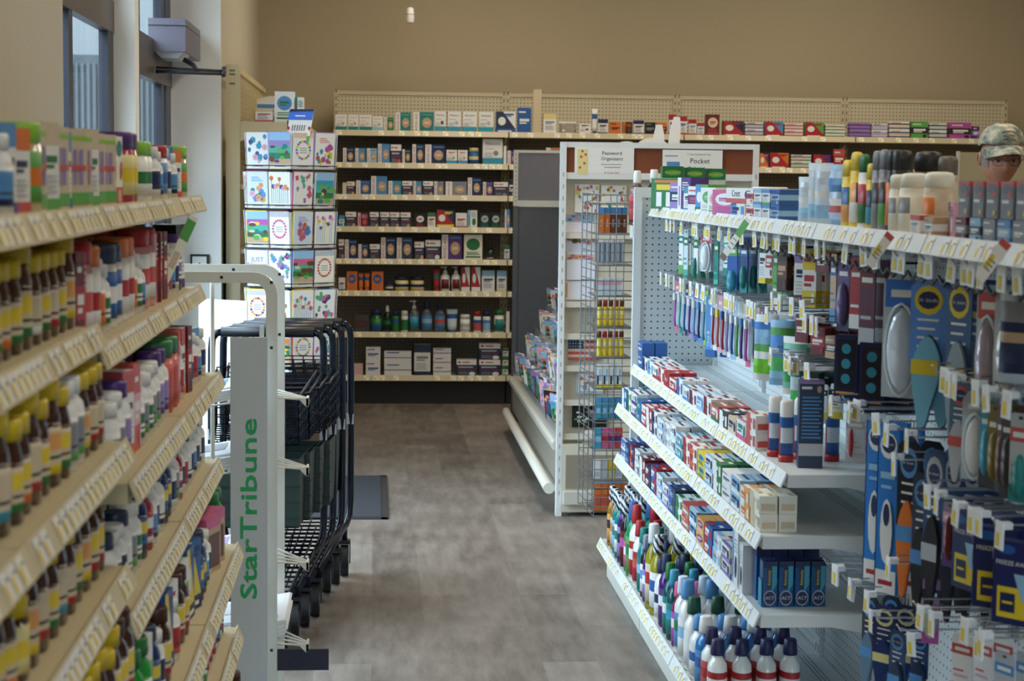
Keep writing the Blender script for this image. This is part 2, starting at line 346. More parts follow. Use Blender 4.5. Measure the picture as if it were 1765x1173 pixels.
def bottle(key, r, h, body, cap, lab, band, kind='vit', spot=None, sy=1.0, capw=0.8):
    """returns [(part name, mesh)], the first is the body (the thing itself)"""
    def mk():
        b = MB(); g = body
        if kind == 'vit':
            z = [(r * .9, 0, g), (r, .02 * h, g), (r, .12 * h, lab), (r + .0004, .12 * h, band), (r + .0004, .21 * h, lab), (r + .0004, .26 * h, lab), (r + .0004, .29 * h, lab), (r + .0004, .34 * h, lab), (r + .0004, .50 * h, lab), (r + .0004, .55 * h, lab), (r, .55 * h, g), (r, .62 * h, g), (r * .92, .70 * h, g), (r * capw * .88, .76 * h, g), (r * capw * .88, .84 * h, g)]
            b.lathe(z, n=14, sy=sy, front={5: 'Z', 7: spot or lab})
            c = MB(); n = 16; R_ = r * capw
            c.lathe([(R_, .80 * h, cap), (R_, .97 * h, cap), (R_ * .9, h, cap)], n=n, sy=sy)
        elif kind == 'jar':
            b.lathe([(r * .95, 0, g), (r, .05 * h, g), (r, .12 * h, lab), (r + .0005, .12 * h, lab), (r + .0005, .3 * h, band), (r + .0005, .5 * h, lab), (r + .0005, .68 * h, lab), (r, .68 * h, g), (r * .93, .78 * h, g)], n=16, sy=sy, front={4: spot or band})
            c = MB(); c.lathe([(r * .97, .77 * h, cap), (r * .98, .97 * h, cap), (r * .9, h, cap)], n=16, sy=sy)
        elif kind == 'wash':     # mouthwash: shoulders, tall cap
            b.lathe([(r * .92, 0, g), (r, .03 * h, g), (r, .1 * h, lab), (r + .0005, .1 * h, lab), (r + .0005, .3 * h, band), (r + .0005, .44 * h, lab), (r + .0005, .54 * h, g), (r, .55 * h, g), (r * .95, .63 * h, g), (r * .62, .71 * h, g), (r * .4, .76 * h, g), (r * .4, .79 * h, g)], n=14, sy=sy, front={4: spot or band})
            c = MB(); c.lathe([(r * .5, .765 * h, cap), (r * .52, .8 * h, cap), (r * .44, .985 * h, cap), (r * .36, h, cap)], n=14, sy=1)
        elif kind == 'pump':
            b.lathe([(r * .95, 0, g), (r, .03 * h, g), (r, .12 * h, lab), (r + .0005, .12 * h, lab), (r + .0005, .5 * h, lab), (r, .5 * h, g), (r, .62 * h, g), (r * .6, .7 * h, g), (r * .4, .74 * h, g)], n=14, sy=sy, front={3: band})
            c = MB(); c.lathe([(r * .42, .73 * h, cap), (r * .42, .83 * h, cap), (r * .14, .84 * h, cap), (r * .14, .94 * h, cap), (r * .42, .95 * h, cap), (r * .4, h, cap)], n=10)
            c.box(-r * .95, -r * .14, .95 * h, 0, r * .14, .99 * h, cap)
        elif kind == 'flat':     # flat shampoo-like bottle with a slanted cap
            b.lathe([(r * .9, 0, g), (r, .03 * h, g), (r, .08 * h, lab), (r + .0005, .08 * h, band), (r + .0005, .34 * h, lab), (r + .0005, .6 * h, lab), (r, .6 * h, g), (r * .98, .72 * h, g), (r * .9, .76 * h, g)], n=16, sy=sy, front={4: spot or lab})
            c = MB(); c.lathe([(r * .93, .755 * h, cap), (r * .93, .93 * h, cap), (r * .78, .985 * h, cap), (r * .4, h, cap)], n=16, sy=sy)
        elif kind == 'tube':     # tube standing on its cap
            b.lathe([(r * .9, .12 * h, g), (r * .95, .3 * h, lab), (r * .95, .6 * h, band), (r * .98, .8 * h, g), (r, h, g)], n=12, sy=1)
            for i, p in enumerate(b.v):
                k = p[2] / h; b.v[i] = (p[0] * (1 + .2 * k), p[1] * (1 - .85 * max(0, k - .1)), p[2])
            c = MB(); c.lathe([(r * .82, 0, cap), (r * .86, .12 * h, cap)], n=12)
        elif kind == 'can':
            b.lathe([(r, 0, g), (r, .1 * h, lab), (r, .45 * h, band), (r, .6 * h, g), (r, .72 * h, g), (r * .9, .76 * h, g)], n=14, sy=1, front={1: spot or lab})
            c = MB(); c.lathe([(r * .9, .755 * h, cap), (r * .9, .96 * h, cap), (r * .8, h, cap)], n=14)
        return [('body', b.data('bottle')), ('cap', c.data('cap'))]
    return cached((key, kind, round(r, 4), round(h, 4), repr((body, cap, lab, band, spot, sy, capw))), mk)
def put(name, me, loc, rz, label, cat, group):
    """one product: a mesh, or a mesh with its parts as children"""
    parts = me if isinstance(me, list) else [(None, me)]
    o = link(name, parts[0][1], None, loc, rz); tag(o, label, cat, group)
    for pn, pm in parts[1:]:
        link(pn, pm, o)
    return o

def pillow(w, h, t, col, seal='W', nx=7, nz=9, ops=None, seed=0):
    """sealed pouch standing on z = 0: bulging front and back, flat seals; ops: bands (v0, v1, colour)"""
    def mk():
        rr = random.Random(seed); b = MB()
        for side in (-1, 1):
            vs = []
            for j in range(nz + 1):
                for i in range(nx + 1):
                    u, v = i / nx, j / nz
                    k = max(0, 1 - (2 * u - 1) ** 4) * max(0, 1 - (2 * v - 1) ** 6)
                    vs.append(((u - .5) * w * (1 - .05 * math.sin(PI * v)), side * (t / 2 * k ** .6 * (1 + rr.uniform(-.3, .3)) + .0004), v * h))
            for j in range(nz):
                v = (j + .5) / nz; c = col
                if v < .08 or v > .93: c = seal
                for (v0, v1, cc) in ops or ():
                    if v0 <= v < v1 and side < 0: c = cc
                b.add([vs[j * (nx + 1) + i] for i in range(nx + 1)] + [vs[(j + 1) * (nx + 1) + i] for i in range(nx + 1)],
                      [((i, i + 1, nx + 2 + i, nx + 1 + i) if side < 0 else (i + 1, i, nx + 1 + i, nx + 2 + i)) for i in range(nx)], c, True)
        return b.data('pouch')
    return cached(('pillow', round(w, 4), round(h, 4), round(t, 4), repr(col), repr(seal), repr(ops), seed), mk)

# ================================================================ THE SETTING
def slab(name, x0, y0, z0, x1, y1, z1, m, kind='structure'):
    b = MB(); b.box(x0, y0, z0, x1, y1, z1, m); o = b.obj(name); o['kind'] = kind; return o
CEIL = 3.6
slab('floor', -1.35, -3.2, -0.1, 6.0, 13.1, 0.0, FLOOR)
slab('ceiling', -1.35, -3.2, CEIL, 6.0, 13.1, CEIL + 0.1, wall_mat('ceiling_paint', 'd8d2c2'))
slab('wall_back', -1.35, 12.95, 0, 6.0, 13.1, CEIL, WALL_TAN)
slab('wall_right', 5.85, -3.2, 0, 6.0, 12.95, CEIL, WALL_TAN)
slab('wall_front', -1.35, -3.2, 0, -.7, -3.05, CEIL, WALL_TAN); slab('wall_front', 2.3, -3.2, 0, 5.85, -3.05, CEIL, WALL_TAN)
slab('wall_front', -.7, -3.2, 0, 2.3, -3.05, .2, WALL_TAN); slab('wall_front', -.7, -3.2, 3.2, 2.3, -3.05, CEIL, WALL_TAN)
slab('wall_left', -1.35, -3.05, 0, -0.82, 4.84, CEIL, WALL_CREAM)
slab('wall_left_far', -1.11, 9.72, 0, -0.82, 12.95, CEIL, WALL_CREAM)
slab('wall_left_return', -1.11, 9.7, 0, -0.818, 9.72, CEIL, WALL_LIGHTENED)  # split from the far wall to carry the painted-in window light
slab('trim_1', -1.30, 8.34, 2.95, -1.08, 9.7, CEIL, WALL_LIGHTENED)
slab('trim_2', -1.35, 4.84, 3.2, -1.17, 8.34, CEIL, WALL_LIGHTENED)
slab('trim_3', -1.215, 8.22, 0, -1.075, 8.36, 2.95, WALL_LIGHTENED)
slab('baseboard_left', -0.82, 9.7, 0, -0.808, 12.95, 0.1, mat('3a3632', noise=.1))
slab('baseboard_back', -0.8, 12.938, 0, 5.8, 12.95, 0.1, mat('3a3632', noise=.1))
BRONZE = mat('2b2c36', rough=.35, metal=.3, noise=.1); BRONZE2 = mat('5c5450', rough=.4, metal=.3)
GLASS = bpy.data.materials.new('window_glass'); GLASS.use_nodes = True
_t = GLASS.node_tree; _b = _t.nodes['Principled BSDF']; _t.nodes.remove(_b)
_tr = _n(_t, 'ShaderNodeBsdfTransparent'); _tr.inputs[0].default_value = (.90, .94, .96, 1); _gs = _n(_t, 'ShaderNodeBsdfGlossy', Roughness=0.03)
_mx = _n(_t, 'ShaderNodeMixShader'); _mx.inputs[0].default_value = .1; _t.links.new(_tr.outputs[0], _mx.inputs[1]); _t.links.new(_gs.outputs[0], _mx.inputs[2])
_t.links.new(_mx.outputs[0], _t.nodes['Material Output'].inputs[0])
def storefront(name, X, ys, zs, y0, y1, z0, z1, th=0.07):
    """glazing in the plane x = X: mullions at ys, rails at zs"""
    t = bpy.data.objects.new(name, None); COL.objects.link(t); t.location = (X, y0, 0); t['kind'] = 'structure'
    b = MB()
    for y, w in ys: b.box(-.02, y - y0 - w / 2, z0, .02, y - y0 + w / 2, z1, BRONZE)
    for z, w in zs: b.box(-.02, 0, z - w / 2, .025, y1 - y0, z + w / 2, BRONZE2 if w > .08 else BRONZE)
    b.obj('window_frame', t)
    g = MB(); g.box(-.006, 0, z0, .006, y1 - y0, z1, GLASS); g.obj('glass', t)
    return t
storefront('window_1', -1.19, [(4.9, .1), (5.95, .07), (7.08, .09), (8.15, .2)], [(.12, .24), (2.27, .14), (3.17, .07)], 4.84, 8.25, 0, 3.2)
storefront('door_1', -1.10, [(8.40, .08), (9.32, .11), (9.58, .22)], [(.1, .2), (2.13, .2), (2.92, .06)], 8.36, 9.7, 0, 2.95)
t_ = bpy.data.objects.new('unseen_window', None); COL.objects.link(t_); t_.location = (-.7, -3.12, 0); t_['kind'] = 'structure'  # unseen window, placed and sized for the cool fill it lets in
b_ = MB()
for x_ in (0.03, 1.5, 2.97): b_.box(x_ - .03, -.05, .2, x_ + .03, .05, 3.2, BRONZE)
b_.box(0, -.04, .2, 3, .05, .26, BRONZE); b_.box(0, -.04, 3.14, 3, .05, 3.2, BRONZE); b_.obj('window_frame', t_)
b_ = MB(); b_.box(0, -.004, .2, 3, .004, 3.2, GLASS); b_.obj('glass', t_)
slab('floor_threshold', -1.35, 8.36, 0, -1.02, 9.7, 0.012, mat('8a8c90', rough=.35, metal=.7))
slab('exterior_pavement', -40, -20, -.12, -1.36, 60, -.02, wall_mat('pavement', '3c3e42'))
# a ribbed metal wall across the side street, seen through the glass
_m = MB()
for i in range(60): _m.box(-6.6 + i * .07, 22, 0, -6.565 + i * .07, 22.05, 2.9, mat('363d42', noise=.1))
_m.box(-6.7, 22.04, 0, -2.3, 24, 3.0, mat('2c3236', noise=.1))
_o = _m.obj('exterior_wall'); _o['kind'] = 'structure'
for x, y in TROFFERS:
    t = thing('ceiling_troffer', (x, y, CEIL), 'flush white fluorescent ceiling fixture above the shop floor', 'ceiling light', group='ceiling fixtures')
    b = MB(); b.box(-.32, -.62, -.05, .32, .62, 0, WHITEP); b.obj('housing', t)
    b = MB(); b.box(-.29, -.59, -.056, .29, .59, -.049, mat('e8e4d8', emit=1.2)); b.obj('diffuser', t)

# door operator and closer arm
t = thing('door_operator', (-1.07, 8.9, 2.17), 'grey box-shaped automatic door operator with closer arm mounted above the glass door', 'door opener')
b = MB(); b.box(-.03, 0, 0, .15, .74, .16, mat('6d6a78', rough=.45, noise=.1)); b.box(-.03, -.004, .125, .152, .742, .128, 'k'); b.obj('housing', t)
b = MB(); b.prism([(.0, 0), (.03, -.03), (.11, -.03), (.14, 0)], 'y', .02, .3, METAL); b.obj('underside_cover', t)
b = MB(); b.tube([(.0, .04, -.095), (.33, .06, -.1)], .009, 'k'); b.tube([(.0, .06, -.075), (.33, .08, -.085)], .006, 'k'); b.tube([(.13, .1, -.03), (.18, .1, -.06), (.2, .08, -.09)], .012, 'k'); b.tube([(.33, .03, -.11), (.33, .1, -.07)], .012, 'k'); b.obj('closer_arm', t)
# framed notice on the return wall
t = thing('notice_frame', (-.93, 9.695, 1.03), 'small black framed white accessibility notice fixed to the white wall by the door', 'sign')
b = MB(); b.box(-.05, -.012, 0, .05, 0, .12, 'K'); b.obj('frame', t)
b = MB(); b.box(-.04, -.014, .01, .035, -.011, .108, 'W'); b.op(.07, .027, .12, ('e', 'f', .5, .72, .06, .05, 'n'), 0); b.op(.07, .028, .12, ('p', 'f', [(.4, .62), (.52, .62), (.56, .42), (.78, .3), (.74, .26), (.46, .38)], 'n'), 0); b.op(.07, .028, .12, ('r', 'f', .2, .18, .8, .22, 'A'), 0); b.obj('notice', t)

# sensor hanging in front of the back wall
x, z = PY(707, 40, 12.2); x1, z1 = PY(706, 16, 12.2)
t = thing('ceiling_sensor', (x, 12.2, z), 'small white cylindrical sensor hanging on a thin rod from the ceiling', 'sensor')
b = MB(); b.lathe([(.024, 0, 'W'), (.028, .012, 'W'), (.028, .055, 'A'), (.028, .06, 'W'), (.022, .1, 'W'), (.008, .105, 'W')]); b.obj('housing', t)
b = MB(); b.tube([(0, 0, .1), (0, 0, CEIL - z)], .0035, 'a'); b.obj('rod', t)

# entrance mat
b = MB(); b.box(-1.0, -.575, 0, .04, .575, .008, mat('2a2e36', rough=.9, noise=.3)); b.box(-1.0, -.6, 0, .07, -.57, .005, 'k'); b.box(.04, -.6, 0, .075, .6, .005, 'k'); b.box(-1.0, .57, 0, .07, .6, .005, 'k')
tag(b.obj('entrance_mat', None, (0, 8.76, .0005)), 'dark grey ribbed rubber-backed entrance mat lying on the floor by the carts', 'mat')

# ================================================================ SHELVING
RS = random.Random(3)
def rail(L, h=.034, sl=.016, spacing=.075, dens=.85, white=.5, seed=0, body=CREAM):
    """price rail, +x along the shelf, face to -y, top edge at z = 0"""
    rr = random.Random(seed); b = MB(); k = MB
    b.prism([(0, 0), (-.004, .004), (-.004 - sl, -h), (-sl, -h - .002)], 'x', 0, L, body)
    x = .02
    def q(a, c, u, v, col, off=.0012):
        f = lambda t: (-.004 - sl * t - off * .9, .004 * (1 - t) - h * t + off * .3)
        p, r_ = f(u), f(v)
        b.add([(a, *r_), (c, *r_), (c, *p), (a, *p)], [(0, 1, 2, 3)], col)
    while x < L - .06:
        w = .036
        if rr.random() < dens:
            q(x, x + w, .1, .9, 'F' if rr.random() > white else 'W'); q(x + .004, x + w * .45, .38, .84, 'Y', .0018)
            q(x + w * .5, x + w - .003, .3, .38, 'A', .0018)
        x += w + rr.random() * spacing
    return b.data('price_rail')
def gondola(name, loc, rz, L, shelves, H, label, group=None, back=None, frame=CREAM, base=True, sections=None, peg_from=0, upper=None, spacing=.05, kick=CREAM, seed=1, open_from=None):
    """one shelving section run: local +x along it, front to -y, back panel at y = 0"""
    t = thing(name, loc, label, 'shelving', rz, group)
    b = MB(); zt = open_from or H - .02
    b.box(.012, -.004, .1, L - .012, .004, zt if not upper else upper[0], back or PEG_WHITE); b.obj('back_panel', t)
    if upper:
        b = MB(); b.box(.012, -.004, upper[0], L - .012, .004, H - .012, upper[1]); b.obj('upper_back_panel', t)
    for x in (.013, L - .013):
        b = MB(); b.box(x - .013, -.018, 0, x + .013, .022, H, frame)
        for i in range(int(H / .05)): b.box(x - .003, -.0186, .06 + i * .05, x + .003, -.0178, .085 + i * .05, '3a3a3a')
        b.obj('upright', t)
    b = MB(); b.box(.01, -.012, H - .025, L - .01, .014, H, frame); b.obj('top_bar', t)
    if open_from:
        b = MB(); z = open_from
        while z < H - .03: b.tube([(.01, 0, z), (L - .01, 0, z)], .0022, 'W', 4); z += .05
        x = .04
        while x < L: b.tube([(x, 0, open_from - .02), (x, 0, H - .02)], .0022, 'W', 4); x += .06
        b.obj('wire_grid', t)
    for i, (z, d) in enumerate(shelves):
        s = MB(); s.box(.004, -d + .006, z - .032, L - .004, -.006, z, frame)
        for j in range(3): s.box(.01, -.05 - j * .012 - .003, z, L - .01, -.05 - j * .012, z + .0006, 'A')
        so = s.obj('shelf', t)
        ro = link('price_rail', rail(L - .006, seed=seed * 31 + i, spacing=spacing if i < 4 else spacing * .6, body=frame), so, (.003, -d + .006, z + .003))
        if i < len(shelves) - (1 if base else 0):
            for x in (.012, L - .016):
                s = MB(); s.prism([(-.01, z - .032), (-d * .55, z - .032), (-d * .5, z - .036), (-.01, z - .07)], 'x', x, x + .003, frame); s.obj('shelf_bracket', so)
    if base:
        d = shelves[-1][1]; s = MB(); s.box(.004, -d + .03, 0, L - .004, -.006, shelves[-1][0] - .032, kick); s.obj('kick_base', t)
    return t

# --- shelving along the back wall
BACKZ = [1.888, 1.667, 1.449, 1.228, 1.006, .785, .499, .197]
bx = [PY(px, 200, 12.7)[0] for px in (576, 872, 1167, 1456, 1737)]
names = ['tall cream pegboard shelving on the back wall stocked with bandages, leftmost section beyond the carts', 'tall back wall shelving section directly behind the header of the end display',
         'tall back wall shelving section with the red and green medicine boxes', 'rightmost tall back wall shelving section, behind the person in the cap']
for i in range(4):
    zz = BACKZ if i == 0 else BACKZ
    gondola('wall_shelving', (bx[i], 12.72, 0), 0, bx[i + 1] - bx[i] - .002, [(z, .33 if z > 1.8 else .33) for z in zz], 2.175, names[i], back=PEG_DARK, upper=(1.86, PEG_CREAM),
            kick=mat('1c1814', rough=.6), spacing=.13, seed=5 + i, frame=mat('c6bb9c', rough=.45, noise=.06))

# --- right-hand gondola: three shelf sections, then hook sections
XB, YF = 1.36, 6.97
SEC = .88
RZ = dict(top=1.465, A=.845, B=.69, C=.49, base=.15)
RD = dict(top=.274, A=.335, B=.395, C=.395, base=.457)
for i in range(3):
    gondola('gondola_shelving', (XB, YF - i * SEC, 0), -PI / 2, SEC - .002, [(RZ[k], RD[k]) for k in ('top', 'A', 'B', 'C', 'base')], 1.545,
            ['white gondola section at the far end of the right run, holding toothpaste and mouthwash', 'middle white gondola section of toothpaste shelves in the right run', 'white gondola section where the toothpaste shelves stop, right run'][i], frame=WHITEP, seed=20 + i, spacing=.06)
for i in range(2):
    gondola('gondola_shelving', (XB, YF - (3 + i) * SEC, 0), -PI / 2, SEC - .002, [(RZ[k], RD[k]) for k in ('top', 'base')], 1.545,
            ['white gondola section with hooks just before the toothpaste shelves', 'nearest white gondola section of hooks with insoles and foot care'][i], frame=WHITEP, seed=30 + i, spacing=.06)
# framed pegboard closing the far end
t = thing('pegboard_divider', (1.02, YF + .02, 0), 'white framed pegboard panel closing the far end of the right gondola', 'panel')
b = MB(); b.box(.02, 0, .12, .68, .008, 1.52, PEG_WHITE); b.obj('pegboard', t)
b = MB(); b.box(0, -.012, 0, .03, .02, 1.545, WHITEP); b.box(.67, -.012, 0, .70, .02, 1.545, WHITEP); b.box(.03, -.012, 1.505, .67, .02, 1.545, WHITEP); b.box(.03, -.012, 0, .67, .02, .12, WHITEP); b.obj('frame', t)

# --- left-hand gondola
XL = -.79
LZ = [1.515, 1.295, 1.08, .861, .644, .43, .19]
LX = [.424, .427, .380, .383, .335, .335, .29]
lsh = [(z, .79 - x - .002) for z, x in zip(LZ, LX)]
NZ = [1.515, 1.332, 1.152, .952, .752, .5, .19]
nsh = [(z, .79 - x - .002) for z, x in zip(NZ, [.424, .427, .384, .384, .34, .335, .29])]
LSEC = .83
LFR = mat('cdbf98', rough=.45, noise=.06)
for i in range(2):
    gondola('gondola_shelving', (XL, 2.84 + i * LSEC, 0), PI / 2, LSEC - .002, lsh, 1.6, ['cream gondola section of supplements, second from the aisle end of the left run', 'cream gondola section at the aisle end of the left run, next to the newspaper rack'][i], frame=LFR, back=pegboard('cream_board', 'a89c7c', '4a4234'), seed=40 + i, spacing=.008, open_from=1.3)
for i in range(2):
    gondola('gondola_shelving', (XL, 2.84 - (i + 1) * LSEC, 0), PI / 2, LSEC - .002, nsh, 1.6, ['cream gondola section of yellow-capped vitamins, left run', 'nearest cream gondola section of vitamins in the left run, mostly outside the frame'][i], frame=LFR, back=pegboard('cream_board2', 'a89c7c', '4a4234'), seed=50 + i, spacing=.008, open_from=1.34)

# --- run against the left wall beyond the door: open wire back, post and shelf end
t = thing('wall_grid_fixture', (-.80, 9.8, 0), 'cream wall fixture with a wire grid back, standing behind the card spinner', 'shelving')
b = MB(); b.box(0, 0, 0, .075, .03, 2.17, LFR)
for z in (2.13, 2.11, 2.06): b.box(.02, -.001, z, .05, 0, z + .01, '6a604c')
b.obj('upright', t)
b = MB(); b.box(.02, 2.5, 0, .05, 2.53, 2.17, LFR); b.obj('upright', t)
b = MB()
for i in range(20): b.tube([(.05, .03, 1.6 + i * .028), (.05, 2.5, 1.6 + i * .028)], .003, LFR, 4)
for i in range(24): b.tube([(.05, .08 + i * .1, 1.58), (.05, .08 + i * .1, 2.14)], .003, LFR, 4)
b.obj('wire_grid', t)
b = MB(); b.box(.03, .03, .1, .045, 2.5, 1.6, LFR); b.obj('back_panel', t)
b = MB(); b.box(.055, .03, 2.13, .065, 2.5, 2.16, LFR); b.obj('top_bar', t)
for z, d in ((1.84, .36), (1.5, .36), (1.15, .36), (.8, .36), (.2, .42)):
    s = MB(); s.box(.06, .02, z, .06 + d, 2.5, z + .025, LFR)
    so = s.obj('shelf', t)
    if z > 1.8:
        s = MB(); s.prism([(.075, z)] + [(.075 + .36 * i / 10, z - .085 + .06 * math.sin(PI * i / 10)) for i in range(11)] + [(.435, z)], 'y', .01, .02, LFR); s.obj('curved_end', so)

# ================================================================ SECOND GONDOLA WITH ITS END DISPLAY
YE = 8.25
GREYP = mat('77747a', rough=.75, noise=.08); GREYP2 = mat('5a5a5e', rough=.75, noise=.08)
t = thing('end_display', (.87, YE, 0), 'white end display of notepads with a wood-look header, facing the right gondola', 'display')
def post(x, nm='post'):
    b = MB(); b.box(x - .013, -.02, 0, x + .013, .03, 1.745, WHITEP)
    for i in range(28): b.box(x - .002, -.0208, .1 + i * .055, x + .002, -.0198, .12 + i * .055, 'A')
    return b.obj(nm, t)
post(.0); post(.9)
b = MB(); b.box(.013, .0, 1.6, .887, .012, 1.725, mat('8a4a2c', rough=.5, noise=.35)); b.obj('header_panel', t)
b = MB(); b.box(0, -.012, 1.72, .9, .02, 1.745, WHITEP); b.box(.0, -.012, 1.575, .9, .02, 1.605, WHITEP); b.obj('header_frame', t)
b = MB(); b.box(.012, .04, .34, .888, .05, 1.6, mat('d6d0bc', rough=.5, noise=.05)); b.obj('back_panel', t)
for z in (1.30, .98, .83, .68, .52, .36):
    b = MB(); b.box(.012, .0, z, .888, .045, z + .01, mat('d6d2c4', rough=.4)); b.box(.012, -.002, z, .888, .001, z + .028, mat('d6d2c4', rough=.4)); b.obj('ledge', t)
b = MB(); b.box(.012, -.02, .02, .888, .055, .34, mat('d6d0bc', noise=.05)); b.box(.03, -.024, .13, .87, -.019, .29, mat('948a7a', rough=.6, noise=.1)); b.box(.02, -.05, .06, .88, -.02, .12, CREAM); b.obj('base', t)
t2 = thing('header_sign', (.87 + .02, YE - .006, 1.578), 'white sign reading Password Organizers on the header of the end display', 'sign')
x0, _ = PY(990, 280, YE); x1, _ = PY(1092, 280, YE); w = x1 - x0
b = MB(); b.box(x0 - .89, -.006, .003, x1 - .89, -.002, .147, 'W'); cx = (x0 + x1) / 2 - .89
b.box(x0 - .89 + .012, -.0075, .02, x0 - .89 + .06, -.0062, .135, 'y')
for i, (a, c_) in enumerate([(.03, .1), (.045, .07), (.025, .05), (.05, .11), (.035, .125)]): b.lathe([(.006, 0, ['r', 'G', 'r', 'O', 'A'][i]), (.006, .0004, 'r')], n=8); n0 = 16; b.v[-n0:] = [(p[0] + x0 - .89 + a - .0, -.008 - p[2], p[1] + c_) for p in b.v[-n0:]]
u, v = (1, 0, 0), (0, 0, 1)
b.text('Password', (cx + .035, -.0066, .118), u, v, .09, .022, 'K'); b.text('Organizers', (cx + .035, -.0066, .09), u, v, .1, .024, 'K')
b.box(cx - .015, -.0066, .064, cx + .08, -.0062, .067, 'A'); b.box(cx, -.0066, .051, cx + .075, -.0062, .054, 'A'); b.text('A Cutie Set!', (cx + .035, -.0066, .028), u, v, .07, .02, 'R')
b.obj('card', t2)
x0, _ = PY(1141, 280, YE); x1, _ = PY(1244, 280, YE); cx = (x0 + x1) / 2 - .89
t2 = thing('header_sign', (.87 + .02, YE - .006, 1.56), 'white sign reading Pocket Calendars on the header of the end display', 'sign')
b = MB(); b.box(x0 - .89, -.01, .0, x1 - .89, -.006, .155, 'W')
b.text('2 Year Checkbook Size', (cx + .03, -.0106, .135), u, v, .11, .011, 'G'); b.text('Pocket', (cx + .035, -.0106, .105), u, v, .09, .026, 'K'); b.text('Calendars', (cx + .035, -.0106, .068), u, v, .12, .028, 'K')
b.box(x0 - .88, -.0112, .126, x0 - .82, -.0102, .129, 'b'); b.box(x0 - .87, -.0112, .02, x0 - .81, -.0102, .1, 'b'); b.obj('card', t2)

t = thing('card_gondola', (.86, 8.32, 0), 'long cream greeting card gondola with stepped clear pockets behind the end display', 'shelving')
LG = 2.78
b = MB(); b.box(.06, 0, 0, .86, LG, .3, mat('c9c3b2', noise=.06)); b.box(.35, 0, .3, .86, LG, 1.5, mat('c9c3b2', noise=.06)); b.obj('body', t)
b = MB(); b.box(.012, 0, .12, .06, LG, .30, mat('948a7a', rough=.6, noise=.1)); b.obj('kick_panel', t)
b = MB(); b.tube([(-.03, -.02, .12), (-.03, LG - .1, .12), (-.03, LG - .04, .125)], .027, mat('cfcabb', rough=.35), 10); b.obj('bumper', t)
b = MB(); b.prism([(-.012, .3), (.06, .3), (.06, .33), (-.004, .345), (-.016, .33)], 'y', 0, LG, mat('cfcabb', rough=.35)); b.obj('lower_rail', t)
TIERS = [(.015, .35), (.075, .47), (.145, .61), (.215, .75), (.285, .90)]
for i, (x, z) in enumerate(TIERS):
    b = MB(); b.box(x, .02, z - .02, x + .07, LG - .02, z, mat('c9c3b2')); b.box(x - .003, .02, z - .02, x, LG - .02, z + .05, ('dfe4e6', dict(rough=.15, trans=.7))); b.obj('pocket_tier', t)
b = MB(); b.box(.35, 0, 1.5, .86, LG, 1.53, CREAM); b.obj('top_shelf', t)
t = thing('divider_panel', (.865, 11.14, 0), 'tall grey fabric divider panel with cream edging beyond the end display', 'panel')
b = MB(); b.box(.028, 0, 1.44, .86, .03, 1.735, GREYP); b.obj('upper_fabric', t)
b = MB(); b.box(.0, .002, 0.05, .86, .03, 1.40, GREYP2); b.obj('lower_fabric', t)
b = MB(); b.box(.0, -.012, 1.405, .028, .03, 1.75, CREAM); b.box(.0, -.006, 1.735, .86, .03, 1.752, CREAM); b.box(.028, -.006, 1.40, .86, .03, 1.44, CREAM)
for i in range(12): b.box(.012, -.013, 1.43 + i * .026, .016, -.0115, 1.442 + i * .026, '55524a')
b.obj('edging', t)
b = MB(); b.box(-.0, -.01, 0, .03, .03, 1.405, GREYP2); b.obj('side_post', t)
# gondola end two aisles over, seen beside the person
x, z = PY(1655, 262, 10.2); x2, _ = PY(1688, 262, 10.2)
t = thing('gondola_end', (x, 10.2, 0), 'plain cream gondola end panel standing to the left of the person', 'shelving')
b = MB(); b.box(0, 0, 0, .42, .03, z, mat('b5aa8a', noise=.05)); b.obj('end_board', t)
b = MB(); b.box(-.012, -.004, 0, .0, .035, z + .005, CREAM); b.box(.42, -.004, 0, .432, .035, z + .005, CREAM); b.obj('edge_strip', t)
b = MB(); b.box(0, .03, 0, .42, .9, 1.3, mat('9a9278', noise=.05)); b.obj('body', t)

# ================================================================ PRODUCTS ON THE BACK WALL SHELVES
SH = ['top shelf', 'second shelf', 'third shelf', 'fourth shelf', 'fifth shelf', 'sixth shelf', 'seventh shelf', 'lowest shelf']
YB = 12.41
BN = {}
def backrow(level, base_y, items, where, group):
    """items: (x0, x1, ytop, name, look, category, maker, depth)"""
    z = BACKZ[level] + .0005
    xs = sorted(items, key=lambda i: i[0])
    n = BN.get(level, 0); lvl = ['top', 'second', 'third', 'fourth', 'fifth', 'sixth', 'seventh', 'lowest'][level]
    for it in xs:
        x0, x1, yt, name, look, cat, mk = it[:7]
        n += 1; BN[level] = n
        stack = it[7] if len(it) > 7 else 1
        xa, _ = PY(x0, base_y, YB); xb, _ = PY(x1, base_y, YB); w = (xb - xa) * .955
        h = PY(x0, yt, YB)[1] - PY(x0, base_y, YB)[1]; h = max(h, .03)
        if stack > 1: h /= stack
        d = min(.07, max(.03, w * .6))
        for s in range(stack):
            me, dy = mk(w, d, h)
            pos = '' if stack == 1 else (', bottom of stack' if s == 0 else (', top of stack' if s == stack - 1 else ', middle of stack'))
            put(name, me, ((xa + xb) / 2 + RS.uniform(-.001, .001), YB + dy, z + s * (h + .0006)), RS.uniform(-.03, .03) if stack == 1 else 0,
                f'{look}, {nth(n)} from left, {lvl} back wall shelf{pos}', cat, group)
def BX(k, a='W', b='N', c='R', txt=None):
    return lambda w, d, h: (carton(w, d, h, *style(k, a, b, c, txt)), d / 2 + .005)
def BT(kind, body, cap, lab, band, spot=None, sy=1, capw=.8):
    return lambda w, d, h: (bottle('b', w / 2, h, body, cap, lab, band, kind, spot, sy, capw), w / 2 * sy + .006)
ba = lambda a, b='b': BX('ba', a, b)
st = lambda c='E': BX('st', c=c)
bb, bl = 'bandage_box', 'box'
